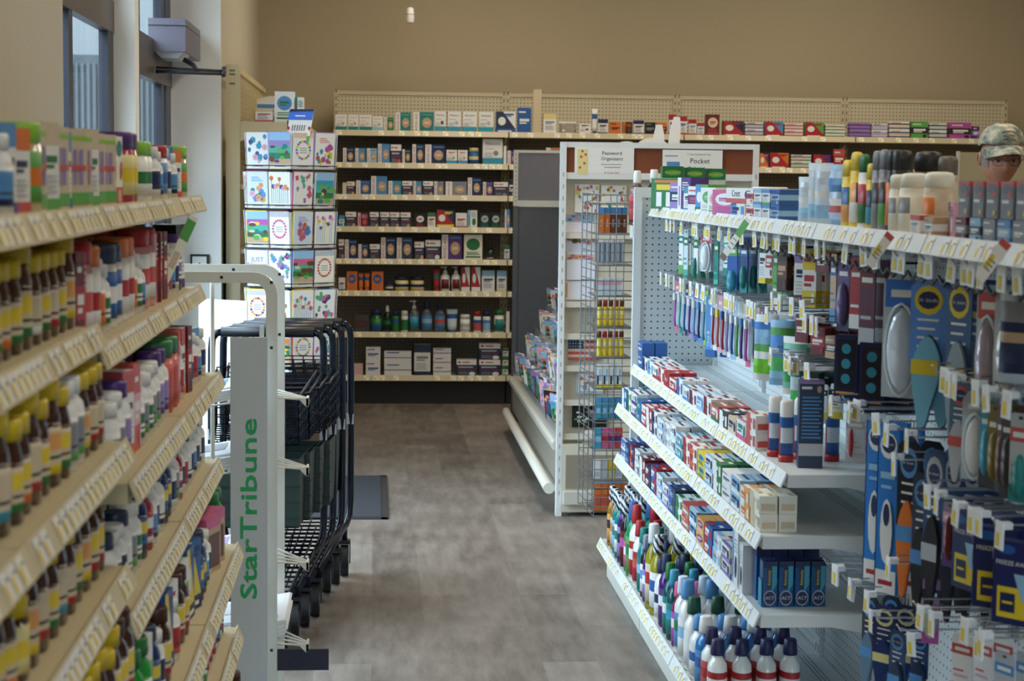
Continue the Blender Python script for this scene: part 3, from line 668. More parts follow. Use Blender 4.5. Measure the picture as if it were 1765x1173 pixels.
def I(x0, x1, yt, look, mk, name='remedy_box', cat='box', *st_): return (x0, x1, yt, name, look, cat, mk, *st_)
B_ = lambda x0, x1, yt, col, mk: (x0, x1, yt, bb, f'{col} adhesive bandage box', 'box', mk)
g = 'first aid boxes on the back wall shelves'
backrow(0, 228, [
    I(578, 598, 200, 'white and teal bandage box', BX('ph', 'T', 'R', 'E', 'BAND-AID'), bb), I(600, 618, 200, 'white and teal bandage box', BX('ph', 'T', 'R', 'E', 'BAND-AID'), bb), I(619, 641, 200, 'wide white and teal bandage box', BX('ph', 'T', 'R', 'e', 'BAND-AID'), bb),
    I(642, 660, 202, 'pale white and teal bandage box', BX('ph', 's', 'R', 'E', 'BAND-AID'), bb), B_(662, 679, 204, 'small green', ba('G', 't')), B_(681, 708, 195, 'green', ba('T', 't')), B_(711, 748, 194, 'large green', ba('T', 't')),
    I(749, 769, 192, 'white dressing box with a blue foot', BX('ph', 'C', 'N', 'd', 'Nexcare')), I(771, 795, 192, 'white dressing box with a blue foot', BX('ph', 'C', 'N', 'a', 'Nexcare')), I(797, 822, 192, 'white dressing box with a blue foot', BX('ph', 'C', 'N', 'H', 'Nexcare')),
    I(825, 851, 192, 'white dressing box with a blue foot', BX('ph', 'C', 'N', 'a', 'Nexcare')), I(854, 889, 191, 'wide white box with a navy arc', BX('dg', 'W', 'n', 'B')), I(892, 916, 184, 'tall royal blue dressing box', BX('bd', 'B', 'B', 'W')),
    I(918, 933, 152, 'very tall plain white carton', BX('pl', 'I')), I(936, 959, 194, 'white box with a yellow head band', BX('hd', 'y', 'A', 'W')), I(963, 995, 207, 'crumpled clear packet of gauze', lambda w, d, h: (pillow(w, h, .04, clear('dcdcd4'), 'W'), .03), 'gauze_packet', 'packet'),
    I(998, 1019, 210, 'white box with a hand picture', BX('ph', 'W', 'K', 'd')), I(1021, 1030, 184, 'tall white and blue tube', BT('tube', 'W', 'N', 'W', 'B'), 'cream_tube', 'tube'),
    I(1031, 1048, 202, 'navy and white brace box', BX('hd', 'N', 'K', 'N')), I(1051, 1071, 206, 'orange support brace box', BX('bd', 'O', 'O', 'K')), I(1073, 1090, 206, 'black and orange brace box', BX('vt', 'K', 'O', 'd')), I(1092, 1110, 203, 'navy and white brace box', BX('hd', 'N', 'K', 'N')),
    I(1112, 1130, 206, 'black brace box', BX('bd', 'K', 'k', 'A')), I(1132, 1150, 206, 'orange and black brace box', BX('bd', 'O', 'k', 'O')), I(1153, 1166, 192, 'tall red, white and blue spray box', BX('hd', 'R', 'N', 'R'))], 'on the top back wall shelf', g)
backrow(0, 238, [
    I(1170, 1184, 205, 'red, white and blue carton', BX('hd', 'R', 'B', 'R')), I(1187, 1200, 210, 'small red, white and blue carton', BX('hd', 'R', 'b', 'R')), I(1202, 1214, 216, 'short red, white and blue carton', BX('hd', 'R', 'b', 'R')), I(1216, 1240, 201, 'dark red carton with a pale bottle picture', BX('bl', 'M', 'e', 'r')),
    I(1246, 1282, 212, 'red and navy cold medicine box', BX('dg', 'N', 'R', 'R')), I(1284, 1316, 214, 'white and purple medicine box', BX('sk', 'W', 'U', 'N'), 'remedy_box', 'box', 2), I(1318, 1350, 212, 'red and blue cold medicine box', BX('dg', 'b', 'R', 'R')), I(1352, 1385, 215, 'red and yellow medicine box', BX('sk', 'W', 'R', 'O'), 'remedy_box', 'box', 2),
    I(1387, 1420, 212, 'red and green cold medicine box', BX('dg', 'g', 'R', 'R')), I(1422, 1457, 216, 'white and green medicine box', BX('sk', 'W', 'G', 'y'), 'remedy_box', 'box', 2)], 'on the top back wall shelf, behind the toothpaste gondola', g)
backrow(0, 243, [
    I(1464, 1500, 217, 'purple medicine box', BX('sk', 'u', 'U', 'V'), 'remedy_box', 'box', 2), I(1502, 1530, 218, 'lilac and white medicine box', BX('sk', 'W', 'u', 'N'), 'remedy_box', 'box', 2), I(1532, 1568, 214, 'navy, white and orange medicine box', BX('sk', 'W', 'n', 'O'), 'remedy_box', 'box', 2),
    I(1570, 1600, 213, 'lime green antacid box', BX('bd', 'g', 'k', 'W')), I(1602, 1632, 216, 'blue and green medicine box', BX('sk', 'W', 'N', 'g'), 'remedy_box', 'box', 2), I(1636, 1674, 214, 'bright magenta antacid box', BX('bd', 'V', 'k', 'W')), I(1676, 1688, 220, 'small dark purple box', BX('bd', 'U', 'u', 'W'))], 'on the top back wall shelf, towards the person', g)
backrow(1, 283, [
    B_(591, 611, 257, 'small blue', ba('n')), B_(612, 630, 257, 'small blue-grey', ba('b')), B_(632, 650, 257, 'pale blue', ba('s')), B_(651, 672, 249, 'tall blue-grey', ba('b')), I(673, 692, 250, 'navy and white first aid box', st('r')), B_(693, 708, 258, 'small dark grey', ba('k')),
    B_(710, 731, 249, 'dark grey and yellow', ba('n')), B_(732, 768, 249, 'wide navy and gold', ba('N')), I(769, 788, 258, 'white and orange bandage box', BX('ph', 'C', 'O', 'E')), I(789, 806, 258, 'white and orange bandage box', BX('ph', 'b', 'O', 'E')),
    I(808, 826, 254, 'round blue and gold tin', BT('jar', 'B', 'y', 'B', 'y'), 'bandage_tin', 'tin'), I(831, 867, 238, 'large white dressing box with a blue foot', BX('ph', 'C', 'N', 'A', 'Nexcare')), I(868, 873, 250, 'narrow white carton', BX('pl', 'W')), B_(874, 893, 258, 'small purple', ba('U')),
    B_(941, 966, 252, 'orange', ba('O'))], 'on the second back wall shelf', g)
backrow(1, 293, [
    I(1309, 1325, 267, 'orange and purple medicine box', BX('dg', 'U', 'O', 'O')), I(1327, 1360, 266, 'red and orange medicine box', BX('dg', 'O', 'R', 'R')), I(1363, 1399, 269, 'white and green medicine box', BX('sk', 'W', 'G', 'r'), 'remedy_box', 'box', 2), I(1401, 1432, 268, 'dark red and purple medicine box', BX('dg', 'U', 'R', 'R')),
    I(1436, 1456, 258, 'tall pinkish red medicine box', BX('bd', 'r', 'R', 'W'))], 'on the second back wall shelf, right of the brown header', g)
backrow(2, 337, [
    I(590, 597, 316, 'narrow beige carton', BX('pl', 'e')), I(598, 612, 314, 'navy and white first aid box', st()), B_(613, 638, 312, 'blue and gold', ba('B')), B_(639, 668, 304, 'large blue and gold', ba('b')), B_(669, 692, 312, 'blue', ba('C')), I(693, 711, 312, 'navy and white first aid box', st()),
    B_(712, 727, 312, 'small blue', ba('b')), I(729, 747, 312, 'navy and white first aid box', st()), B_(748, 765, 312, 'small dark grey', ba('A')), B_(767, 805, 312, 'wide grey', ba('A')), B_(806, 830, 305, 'tall navy and purple', ba('N')), B_(832, 850, 312, 'purple', ba('U')), I(851, 876, 312, 'navy and white first aid box', st('A')), I(878, 886, 306, 'narrow navy box', BX('bd', 'n', 'W', 'n'))], 'on the third back wall shelf', g)
backrow(3, 392, [
    I(584, 594, 372, 'narrow teal box', BX('bd', 'C', 'W', 'C')), I(595, 614, 366, 'navy and white first aid box', st()), I(616, 635, 367, 'pink and maroon box', BX('vt', 'M', 'p', 'r')), I(637, 653, 366, 'navy and white first aid box', st()), I(655, 671, 366, 'navy and white first aid box', st()), I(672, 689, 366, 'navy and white first aid box', st()), I(690, 708, 366, 'navy and white first aid box', st()),
    I(715, 733, 368, 'black and red ointment box', BX('bl', 'K', 'W', 'R')), I(737, 751, 366, 'small white and red tube box', BX('hd', 'G', 'R', 'W')), I(752, 783, 361, 'red, navy and yellow ointment box', BX('dg', 'n', 'R', 'Y')), I(785, 805, 366, 'white and red ointment box', BX('hd', 'W', 'R', 'R')), I(806, 823, 361, 'white and pale blue box with green edge', BX('vt', 'W', 's', 'G')),
    I(827, 844, 366, 'dark teal ointment box', BX('bl', 'J', 'a', 'T')), I(846, 863, 366, 'dark teal and green ointment box', BX('bl', 'J', 'a', 'G')), B_(870, 879, 359, 'narrow blue', ba('b'))], 'on the fourth back wall shelf', g)
backrow(4, 447, [
    I(583, 593, 413, 'navy and white first aid box', st()), B_(594, 616, 413, 'blue', ba('N')), B_(617, 635, 421, 'small navy', ba('n')), I(637, 655, 421, 'navy and white first aid box', st('d')), B_(656, 682, 409, 'navy', ba('N')), B_(683, 711, 409, 'navy and tan', ba('n')), I(714, 731, 416, 'navy, white and orange box', st('o')), I(733, 760, 413, 'wide navy and white first aid box', st('W')),
    B_(761, 797, 403, 'large purple and gold', ba('U')), I(799, 832, 403, 'white and green first aid kit box', BX('bl', 'F', 'G', 'G')), I(839, 851, 424, 'small dark green bottle', BT('vit', gl('0c2a16'), 'K', 'J', 'y'), 'oil_bottle', 'bottle'), I(869, 878, 421, 'narrow green and blue box', BX('hd', 'G', 'B', 'b'))], 'on the fifth back wall shelf', g)
g2 = 'lotions and jars on the back wall shelves'
backrow(5, 502, [
    I(583, 595, 479, 'white and navy tube box', BX('hd', 'W', 'N', 'N')), I(597, 616, 468, 'orange and blue ointment box', BX('bl', 'O', 'B', 'O')), I(618, 626, 471, 'slim orange and blue tube', BT('tube', 'O', 'O', 'O', 'B'), 'ointment_tube', 'tube'), I(628, 637, 471, 'slim orange and blue tube', BT('tube', 'O', 'O', 'O', 'B'), 'ointment_tube', 'tube'), I(640, 661, 468, 'orange and blue ointment box', BX('bl', 'O', 'B', 'O')),
    I(664, 678, 486, 'small dark blue jar', BT('jar', 'n', 'N', 'n', 'y'), 'ointment_jar', 'jar'), I(680, 705, 477, 'yellowish petroleum jelly jar with blue lid', BT('jar', 'y', 'N', 'y', 'N'), 'ointment_jar', 'jar'), I(707, 732, 477, 'yellowish petroleum jelly jar with blue lid', BT('jar', 'y', 'N', 'y', 'N'), 'ointment_jar', 'jar'),
    I(747, 758, 464, 'red and white tube', BT('tube', 'R', 'R', 'R', 'T'), 'ointment_tube', 'tube'), I(759, 776, 459, 'white and red lotion pump bottle', BT('pump', 'W', 'W', 'W', 'M'), 'lotion_bottle', 'bottle'), I(778, 794, 459, 'white and red lotion pump bottle', BT('pump', 'W', 'W', 'W', 'M'), 'lotion_bottle', 'bottle'),
    I(795, 810, 459, 'tall white and red lotion carton', BX('dg', 'W', 'R', 'W')), I(812, 828, 459, 'tall white and red lotion carton', BX('dg', 'W', 'R', 'W')), I(830, 853, 465, 'white and navy cream box', BX('hd', 's', 'n', 'W')), I(856, 873, 465, 'white and pale blue cream box', BX('hd', 's', 'B', 'y'))], 'on the sixth back wall shelf', g2)
backrow(6, 573, [
    I(611, 637, 543, 'dark brown and red box', BX('bd', 'Z', 'k', 'M')), I(638, 659, 534, 'green gel bottle with blue cap', BT('flat', gl('0e5a34'), 'N', 'G', 'B'), 'rub_bottle', 'bottle'), I(661, 674, 527, 'dark green bottle with white cap', BT('wash', gl('0c2a16'), 'W', 'J', 'G'), 'rub_bottle', 'bottle'), I(675, 688, 536, 'green spray can with blue cap', BT('can', 'G', 'N', 'G', 'B'), 'spray_can', 'can'),
    I(691, 704, 536, 'white and green spray can', BT('can', 'W', 'W', 'G', 'G'), 'spray_can', 'can'), I(705, 723, 518, 'clear sanitizer pump bottle with blue label', BT('pump', clear('c8d8e0'), 'W', 'B', 'C'), 'sanitizer_bottle', 'bottle'), I(726, 745, 519, 'clear alcohol bottle with blue cap', BT('wash', clear('b8c8d8'), 'N', 'b', 's'), 'sanitizer_bottle', 'bottle'),
    I(749, 768, 521, 'clear alcohol bottle with blue cap', BT('wash', clear('b8c8d8'), 'N', 'b', 'r'), 'sanitizer_bottle', 'bottle'), I(771, 788, 533, 'clear gel tube standing on blue cap', BT('tube', 'H', 'B', 'H', 'B'), 'gel_tube', 'tube'), I(793, 811, 542, 'short white jar', BT('jar', 'W', 'W', 'W', 'a'), 'cream_jar', 'jar'), I(816, 830, 536, 'white and blue spray can with red cap', BT('can', 'W', 'R', 'r', 'B'), 'spray_can', 'can'),
    I(832, 846, 536, 'white and pale blue spray can with blue cap', BT('can', 'W', 'N', 's', 'b'), 'spray_can', 'can'), I(852, 870, 533, 'white lotion bottle with green cap', BT('flat', 'W', 'G', 'W', 'T', 'T'), 'lotion_bottle', 'bottle'), I(872, 878, 536, 'narrow white carton', BX('pl', 'W'))], 'on the seventh back wall shelf', g2)
backrow(7, 648, [
    I(603, 626, 628, 'pinkish white box', BX('sk', 'I', 'p', 'p')), I(630, 656, 599, 'white and blue box', BX('bd', 'W', 'W', 'B'), 'remedy_box', 'box', 2), I(661, 710, 606, 'long white and blue glove box', BX('sk', 'W', 'W', 'B'), 'glove_box', 'box', 2), I(713, 742, 594, 'tall white box with navy edges', BX('hd', 'n', 'A', 'N')),
    I(746, 778, 601, 'flat white and purple box', BX('sk', 'W', 'W', 'U'), 'remedy_box', 'box', 3), I(786, 822, 620, 'navy and white glove box', st('W'), 'glove_box'), I(825, 863, 592, 'navy and white glove box', st('W'), 'glove_box', 'box', 2), I(866, 876, 601, 'green and white box', BX('hd', 'G', 'G', 'G'), 'remedy_box', 'box', 3)], 'on the lowest back wall shelf', g2)

# ================================================================ RIGHT GONDOLA: shelves
def onright(level, px, X, name, me, look, cat, group, label, rz=-PI / 2, dz=0):
    Y = X * 1.0 / ((px - 645) / F)
    return put(name, me, (X, Y, RZ[level] + .0005 + dz), rz, label, cat, group)
def tooth_run(level, X0, y0, y1, specs, high, shelfname):
    """cartons lying along the shelf, two deep; specs far to near: (style, a, b, c, text)"""
    n = len(specs); y = y0; rr = random.Random(sum(map(ord, level)))
    for i, sp in enumerate(specs):
        Lc = (y0 - y1) / n - .006
        cols = {'W': 'white', 'B': 'blue', 'R': 'red', 'N': 'navy', 'n': 'navy', 'M': 'maroon', 's': 'pale blue', 'T': 'teal', 't': 'green', 'G': 'green', 'g': 'green', 'O': 'orange', 'o': 'orange', 'U': 'purple', 'u': 'lilac', 'Y': 'yellow', 'y': 'cream', 'I': 'tan', 'r': 'coral', 'b': 'blue', 'K': 'black', 'A': 'grey', 'k': 'black', 'C': 'turquoise', 'p': 'pink', 'E': 'tan', 'P': 'pink', 'H': 'ice blue', 'a': 'grey', 'e': 'beige', 'd': 'brown', 'F': 'ivory'}
        look = f"{cols[sp[1]]}-and-{cols[sp[2]]} toothpaste carton"
        hh = rr.uniform(.036, .046) if high > 1 else rr.uniform(.045, .06)
        h = high if not (len(sp) > 5) else sp[5]
        me = carton(Lc * rr.uniform(.94, 1), .046, hh, *style(*sp[:5]))
        for dpt in range(2):
            for s in range(h):
                pos = ('upper ' if s else 'lower ') if h > 1 else ''
                put('toothpaste_carton', me, (X0 + .028 + dpt * .05 + rr.uniform(0, .003), y - Lc / 2, RZ[level] + .0005 + s * (hh + .0005)), -PI / 2 + rr.uniform(-.012, .012),
                    f'{look}, {pos}{"front" if dpt == 0 else "back"} row, {nth(i + 1)} from far end, {shelfname}', 'toothpaste', 'toothpaste cartons in the right gondola')
        y -= (y0 - y1) / n
TA = [('bd', 'B', 'B', 'W', None, 2), ('tp', 'W', 'N', 'N', 'Colgate'), ('tp', 'W', 'b', 'N', 'Sensodyne'), ('tq', 'W', 'R', 'N', 'Colgate'), ('tp', 'W', 'R', 'W', 'Colgate'), ('tp', 'R', 'R', 'W', 'Colgate'), ('tq', 'W', 'R', 'R', None),
      ('tp', 'W', 'B', 'R', 'Crest'), ('tq', 'W', 'b', 'N', 'Crest'), ('tp', 'W', 'M', 'N', 'Sensodyne'), ('tq', 'W', 's', 'b', None), ('tp', 'W', 'M', 'M', 'Sensodyne'), ('tq', 'r', 'G', 'W', None), ('tp', 'k', 'W', 'W', None), ('tq', 'I', 'e', 'N', None), ('tq', 'W', 'P', 'T', None), ('tp', 'W', 'r', 'r', None, 2)]
tooth_run('A', 1.025, 6.90, 4.72, TA, 1, 'highest toothpaste shelf')
TB = [('tp', 'B', 'W', 'W', 'Crest'), ('tp', 'W', 'G', 'N', 'Crest'), ('tq', 'W', 'U', 'N', 'Crest'), ('tp', 'B', 'T', 'W', 'Crest'), ('tq', 'W', 'R', 'R', 'Colgate'), ('tp', 'R', 'W', 'W', 'Colgate'), ('tp', 'W', 'N', 'N', 'Crest'), ('tq', 'W', 's', 'N', 'Crest'), ('tp', 'W', 'a', 'N', 'Crest'), ('tq', 'W', 'H', 'N', 'Crest'),
      ('tq', 'H', 'C', 'T', None), ('tp', 'W', 'R', 'R', 'Colgate'), ('tp', 'W', 'R', 'O', None), ('bl', 'Y', 'C', 'N', None), ('tq', 'W', 's', 'N', None), ('tp', 'G', 'W', 'W', None), ('bd', 'W', 'W', 'N', None), ('tq', 's', 'W', 'N', None), ('tp', 'o', 'W', 'O', None), ('tp', 'F', 'I', 'I', None)]
tooth_run('B', .967, 6.90, 4.38, TB, 2, 'middle toothpaste shelf')
TC = [('tq', 'B', 'W', 'W', 'Crest'), ('tp', 'n', 'B', 'W', 'Crest'), ('tp', 'N', 'R', 'W', 'Crest'), ('tq', 'W', 'a', 'N', 'Crest'), ('tp', 'M', 'W', 'W', 'Colgate'), ('tp', 'n', 'M', 'W', None), ('tp', 'R', 'B', 'W', None), ('tq', 'W', 's', 'N', 'Crest'), ('tq', 'W', 'u', 'N', 'Crest'), ('tp', 'n', 'B', 'W', 'Crest'), ('tp', 'W', 'G', 'T', 'Crest'), ('bd', 'r', 'E', 'W', None),
      ('tq', 's', 'W', 'N', None), ('bl', 'o', 'U', 'W', None), ('tp', 'B', 'R', 'W', None), ('tp', 'W', 's', 'R', 'Sensodyne'), ('tq', 'W', 'u', 'N', None)]
tooth_run('C', .964, 6.90, 4.72, TC, 2, 'lowest toothpaste shelf')
# tall tubes and the tall blue box at the near end of shelf A
tm = bottle('kid', .019, .152, 'W', 'R', 'H', 'B', 'can', 'R')
def kidtube():
    b = MB(); b.lathe([(.0185, .018, 'B'), (.0185, .05, 'H'), (.0185, .09, 'B'), (.0185, .118, 'W'), (.018, .155, 'W'), (.014, .162, 'W')], n=14, front={0: 'R', 1: 'R'})
    c = MB(); c.lathe([(.02, 0, 'R'), (.02, .018, 'R')], n=14)
    return [('body', b.data('tube')), ('cap', c.data('cap'))]
kt = kidtube()
for i, (x, y) in enumerate([(1.075, 4.55), (1.122, 4.59), (1.065, 4.64), (1.20, 4.56)]):
    put('toothpaste_pump', kt, (x, y, RZ['A'] + .0005), -PI / 2 - .5, ['blue and white pump tube with red foot, front one left of the tall blue box', 'blue and white pump tube with red foot, half behind the tall blue box', 'blue and white pump tube with red foot, furthest from the shelf end', 'blue and white pump tube with red foot, right of the tall blue box'][i], 'toothpaste', 'pump tubes of toothpaste')
put('mouth_rinse_carton', carton(.062, .04, .225, 'n', [('r', 'f', 0, .14, 1, .28, 'a'), ('r', 'f', .08, .9, .5, .93, 'W'), ('e', 'f', .8, .9, .1, .04, 'E'), ('r', 't', .2, .2, .8, .8, 'W'), ('r', 'f', 0, .96, 1, 1, 'u')] + lines('f', .1, .9, .34, .84, 12, 'b')), (1.115, 4.46, RZ['A'] + .0005), -.12,
    'tall dark blue carton standing at the near end of the highest toothpaste shelf', 'carton', None)
# ACT cartons at the near end of shelf C
act = carton(.038, .038, .118, ('0f4f86', dict(rough=.25)), [('r', 'f', 0, .86, 1, 1, 'N'), ('r', 'f', .3, .42, .62, .86, 'k'), ('t', 'f', 'Anticavity', .46, .64, .24, .42, 'y', 90), ('p', 'f', [(.62, .3), (.95, .5), (.95, .9), (.62, .9)], 'C'), ('e', 'f', .5, .2, .42, .17, 'a'), ('e', 'f', .5, .2, .37, .145, 'N'), ('t', 'f', 'ACT', .5, .2, .6, .15, 'W', 0), ('r', 't', 0, 0, 1, 1, 'N'), ('r', 'l', 0, 0, 1, .6, 'C')])
for r_ in range(2):
    for c in range(4):
        if r_ == 1: me = cached('act2', lambda: carton(.038, .038, .142, ('0f4f86', dict(rough=.25)), [('r', 't', 0, 0, 1, 1, 'N'), ('r', 'fl', 0, .8, 1, 1, 'N')]))
        else: me = act
        put('rinse_carton', me, (1.012 + c * .042, 4.44 + r_ * .075, RZ['C'] + .0005), 0, f'dark blue rinse carton, {["front", "taller back"][r_]} row, {nth(c + 1)} from the aisle, lowest toothpaste shelf', 'carton', 'blue rinse cartons at the shelf end')
for i, (l, a, b_, c_) in enumerate([(.07, 'W', 's', 'N'), (.05, 'W', 'a', 'N')]):
    put('toothpaste_carton', carton(l, .04, .15 - i * .02, *style('vt', a, b_, c_)), (.99, 4.66 - i * .075, RZ['C'] + .0005), -PI / 2, ['upright white and blue carton, second back from the blue rinse cartons', 'upright white carton just behind the blue rinse cartons'][i], 'toothpaste', None)

# ---- mouthwash on the base shelf, several deep
stripe = bpy.data.materials.new('striped_wrap'); stripe.use_nodes = True
_t = stripe.node_tree; _b = _t.nodes['Principled BSDF']; _tc = _n(_t, 'ShaderNodeTexCoord'); _w = _n(_t, 'ShaderNodeTexWave', Scale=26.0, Distortion=6.0); _w.bands_direction = 'DIAGONAL'
_t.links.new(_tc.outputs['Object'], _w.inputs[0]); _r = _n(_t, 'ShaderNodeValToRGB'); _r.color_ramp.elements[0].position = .45; _r.color_ramp.elements[0].color = lin('1a2030'); _r.color_ramp.elements[1].position = .55; _r.color_ramp.elements[1].color = lin('d8dce0')
_t.links.new(_w.outputs['Fac'], _r.inputs[0]); _t.links.new(_r.outputs[0], _b.inputs['Base Color']); _b.inputs['Roughness'].default_value = .3
GA = ('a87820', dict(rough=.1, trans=.3)); GT = ('0f8f90', dict(rough=.1, trans=.3)); GV = ('4a1a78', dict(rough=.1, trans=.2)); GB = ('2f8fd8', dict(rough=.08, trans=.4)); GG = ('1f9f68', dict(rough=.1, trans=.3)); GD = ('2a1418', dict(rough=.1)); GY = ('b8b020', dict(rough=.08, trans=.4))
MW = [  # far to near: look, body, cap, label, band, r, h
    ('amber mouthwash bottle with striped cap', GA, stripe, 'o', 'K', .030, .235), ('amber mouthwash bottle with striped cap', GA, stripe, 'e', 'O', .030, .235), ('teal mouthwash bottle with striped cap', GT, stripe, 's', 'T', .032, .24), ('teal mouthwash bottle with striped cap', GT, stripe, 'W', 'T', .032, .24),
    ('purple mouthwash bottle with striped cap', GV, stripe, 'u', 'K', .032, .25), ('dark mouthwash bottle with striped cap', GD, stripe, 'M', 'V', .032, .25), ('green mouthwash bottle with pink label', GG, 'T', 'P', 'W', .032, .21), ('green rinse bottle with blue cap', GG, 'B', 'g', 'G', .036, .27),
    ('white rinse bottle with tall red cap', 'W', 'R', 'R', 'W', .036, .275), ('white and red rinse bottle', 'W', 'R', 'R', 'r', .034, .235), ('teal rinse bottle with teal cap', GT, 'T', 'T', 's', .032, .225), ('white-labelled dark bottle with grey cap', GD, 'A', 'W', 'b', .031, .215), ('purple rinse bottle with navy cap', GV, 'N', 'u', 'W', .031, .21),
    ('gold mouthwash bottle with tall white cap', GY, ('d8dcdc', {}), 'e', 'R', .038, .285), ('gold mouthwash bottle with patterned white cap', GY, stripe, 'W', 'B', .038, .265), ('white rinse bottle with navy cap', 'W', 'N', 'W', 'N', .032, .205), ('purple mouthwash bottle with dark wrapped cap', GV, 'n', 'U', 'W', .034, .235), ('dark teal mouthwash bottle with green cap', ('0a4a50', dict(rough=.1)), 'G', 'T', 'W', .033, .225),
    ('teal-capped dark mouthwash bottle', ('0a4a50', dict(rough=.1)), 'C', 'T', 'C', .033, .22), ('magenta rinse bottle', ('7a1a50', dict(rough=.1)), 'P', 'V', 'W', .031, .2), ('white rinse bottle with clear dome cap', 'W', 'H', 'b', 'G', .036, .235), ('white rinse bottle with sky blue cap', 'W', 'b', 'W', 's', .040, .245), ('white rinse bottle with dark green cap', 'W', ('0f4a34', {}), 'W', 'W', .040, .215),
    ('white rinse bottle with blue cap', 'W', 'b', 'W', 'B', .040, .185), ('bright blue mouthwash bottle with white cap', GB, 'W', 'b', 'B', .040, .205), ('white bottle with navy cap', 'W', ('1c1c4c', {}), 'r', 'R', .038, .195), ('white bottle with red band and navy cap', 'W', ('1c1c4c', {}), 'R', 'W', .038, .185)]
y = 6.87
for i, (look, body, cap, lab, band, r, h) in enumerate(MW):
    me = bottle('mw%d' % i, r, h, gl(body) if isinstance(body, str) else body, cap, lab, band, 'wash', sy=.72)
    deep = 2 if i < 13 else (3 if i < 21 else 4)
    y -= r * 1.02
    for k in range(deep):
        x = .935 + k * (2 * r * .72 + .012) + RS.uniform(0, .004)
        put('mouthwash_bottle', me, (x, y + RS.uniform(-.004, .004), RZ['base'] + .0005), -PI / 2 + RS.uniform(-.15, .15), f'{look}, {nth(i + 1)} from far end, {["front", "second", "third", "fourth"][k]} row', 'mouthwash', 'mouthwash bottles on the bottom shelf of the right gondola')
    y -= r * 1.02 + .012

# ================================================================ LEFT GONDOLA: vitamins and supplements
PLAS = lambda c: (c, dict(rough=.35))
def T_(look, nm, cat, mk, w): return (look, nm, cat, mk, w)
vb, sb = 'vitamin_bottle', 'supplement_bottle'
LT = {}
for k, (band, spot, nmc) in dict(g=('G', 'Y', 'green'), r=('R', 'I', 'red'), o=('O', 'Y', 'orange'), c=('C', 'I', 'blue'), w=('W', 'I', 'white'), y=('Y', 'o', 'yellow')).items():
    LT['v' + k] = T_(f'small amber vitamin bottle, yellow cap, {nmc} band', vb, 'vitamin bottle', bottle('v', .0255, .126, AMBER, PLAS('cfb41e'), 'I', band, 'vit', spot, 1, .95), .056)
    LT['V' + k] = T_(f'large amber vitamin bottle, yellow cap, {nmc} band', vb, 'vitamin bottle', bottle('v', .031, .146, AMBER, PLAS('cfb41e'), 'I', band, 'vit', spot, 1, .95), .066)
    LT['q' + k] = T_(f'squat amber vitamin bottle, yellow cap, {nmc} band', vb, 'vitamin bottle', bottle('v', .031, .105, AMBER, PLAS('cfb41e'), 'y', band, 'jar', spot), .065)
def addb(k, look, r, h, body, cap, lab, band, kind='vit', spot=None, capw=.8):
    LT[k] = T_(look, sb, 'supplement bottle', bottle(k, r, h, PLAS(body) if isinstance(body, str) else body, PLAS(cap), lab, band, kind, spot, 1, capw), 2 * r + .004)
addb('wg', 'white supplement bottle, green label', .026, .118, 'W', 'W', 'W', 'G', spot='G'); addb('wn', 'white supplement bottle, navy label', .026, .115, 'W', 'W', 'N', 'W', spot='N')
addb('wb', 'white supplement bottle, blue label', .024, .105, 'W', 'W', 'b', 'N', spot='b'); addb('wr', 'white supplement bottle, red label', .026, .118, 'W', 'W', 'R', 'r', spot='R')
addb('wp', 'white supplement bottle, purple cap', .03, .14, 'W', 'U', 'u', 'U', spot='u'); addb('wk', 'white supplement bottle, grey label', .027, .128, 'W', 'W', 'A', 'g', spot='A')
addb('nc', 'white supplement bottle, navy cap', .03, .125, 'W', 'n', 'W', 'N', spot='W'); addb('bc', 'wide white supplement bottle, blue cap, fruit label', .035, .15, 'W', 'n', 'B', 'g', 'jar', 'W')
addb('oc', 'wide white supplement bottle, orange cap', .034, .155, 'W', 'O', 'W', 'O', 'jar', 'R'); addb('rc', 'wide clear gummy bottle, red cap', .034, .165, ('d8a0a0', dict(rough=.15)), 'R', 'W', 'R', 'jar', 'r')
addb('ow', 'white supplement bottle, orange label', .025, .13, 'W', 'W', 'O', 'O', spot='O'); addb('lc', 'clear gummy bottle, lime cap, multicoloured sweets', .03, .125, ('c8b890', dict(rough=.12)), 'L', 'g', 'V', 'jar', 'O')
addb('pc', 'clear gummy bottle, purple cap, fruit label', .034, .135, ('a83a50', dict(rough=.15)), 'U', 'y', 'M', 'jar', 'Y'); addb('gc', 'wide pink powder tub, green lid', .04, .15, 'r', 'G', 'r', 'p', 'jar', 'r')
addb('rw', 'white bottle, wide red cap, blue label', .036, .12, 'W', 'R', 'b', 'N', 'jar', 'B'); addb('wl', 'white bottle, lime cap, green label', .033, .122, 'W', 'L', 'W', 'G', 'jar', 'G')
addb('gg', 'green supplement bottle, green cap', .033, .155, ('1f8a2c', dict(rough=.15)), 'G', 'W', 'g', 'vit', 'g'); addb('gk', 'dark tub, grey lid', .04, .10, 'k', 'A', 'k', 'W', 'jar', 'n', )
addb('bk', 'blue tub, navy lid', .04, .11, 'B', 'n', 'o', 'B', 'jar', 'Y'); addb('pk', 'purple tub, purple lid', .04, .11, 'U', 'V', 'u', 'Y', 'jar', 'p')
addb('pw', 'pink supplement bottle, white cap', .031, .15, 'W', 'W', 'P', 'R', 'vit', 'P', .85); addb('db', 'dark blue supplement bottle, yellow badge', .032, .14, ('142c5c', dict(rough=.15)), 'n', 'B', 'n', 'vit', 'Y')
addb('ar', 'amber bottle, brown cap, red band', .028, .14, AMBER, 'D', 'I', 'R', 'vit', 'Y'); addb('rd', 'red supplement bottle, white cap', .028, .125, ('a8202c', dict(rough=.2)), 'W', 'R', 'W', 'vit', 'W')
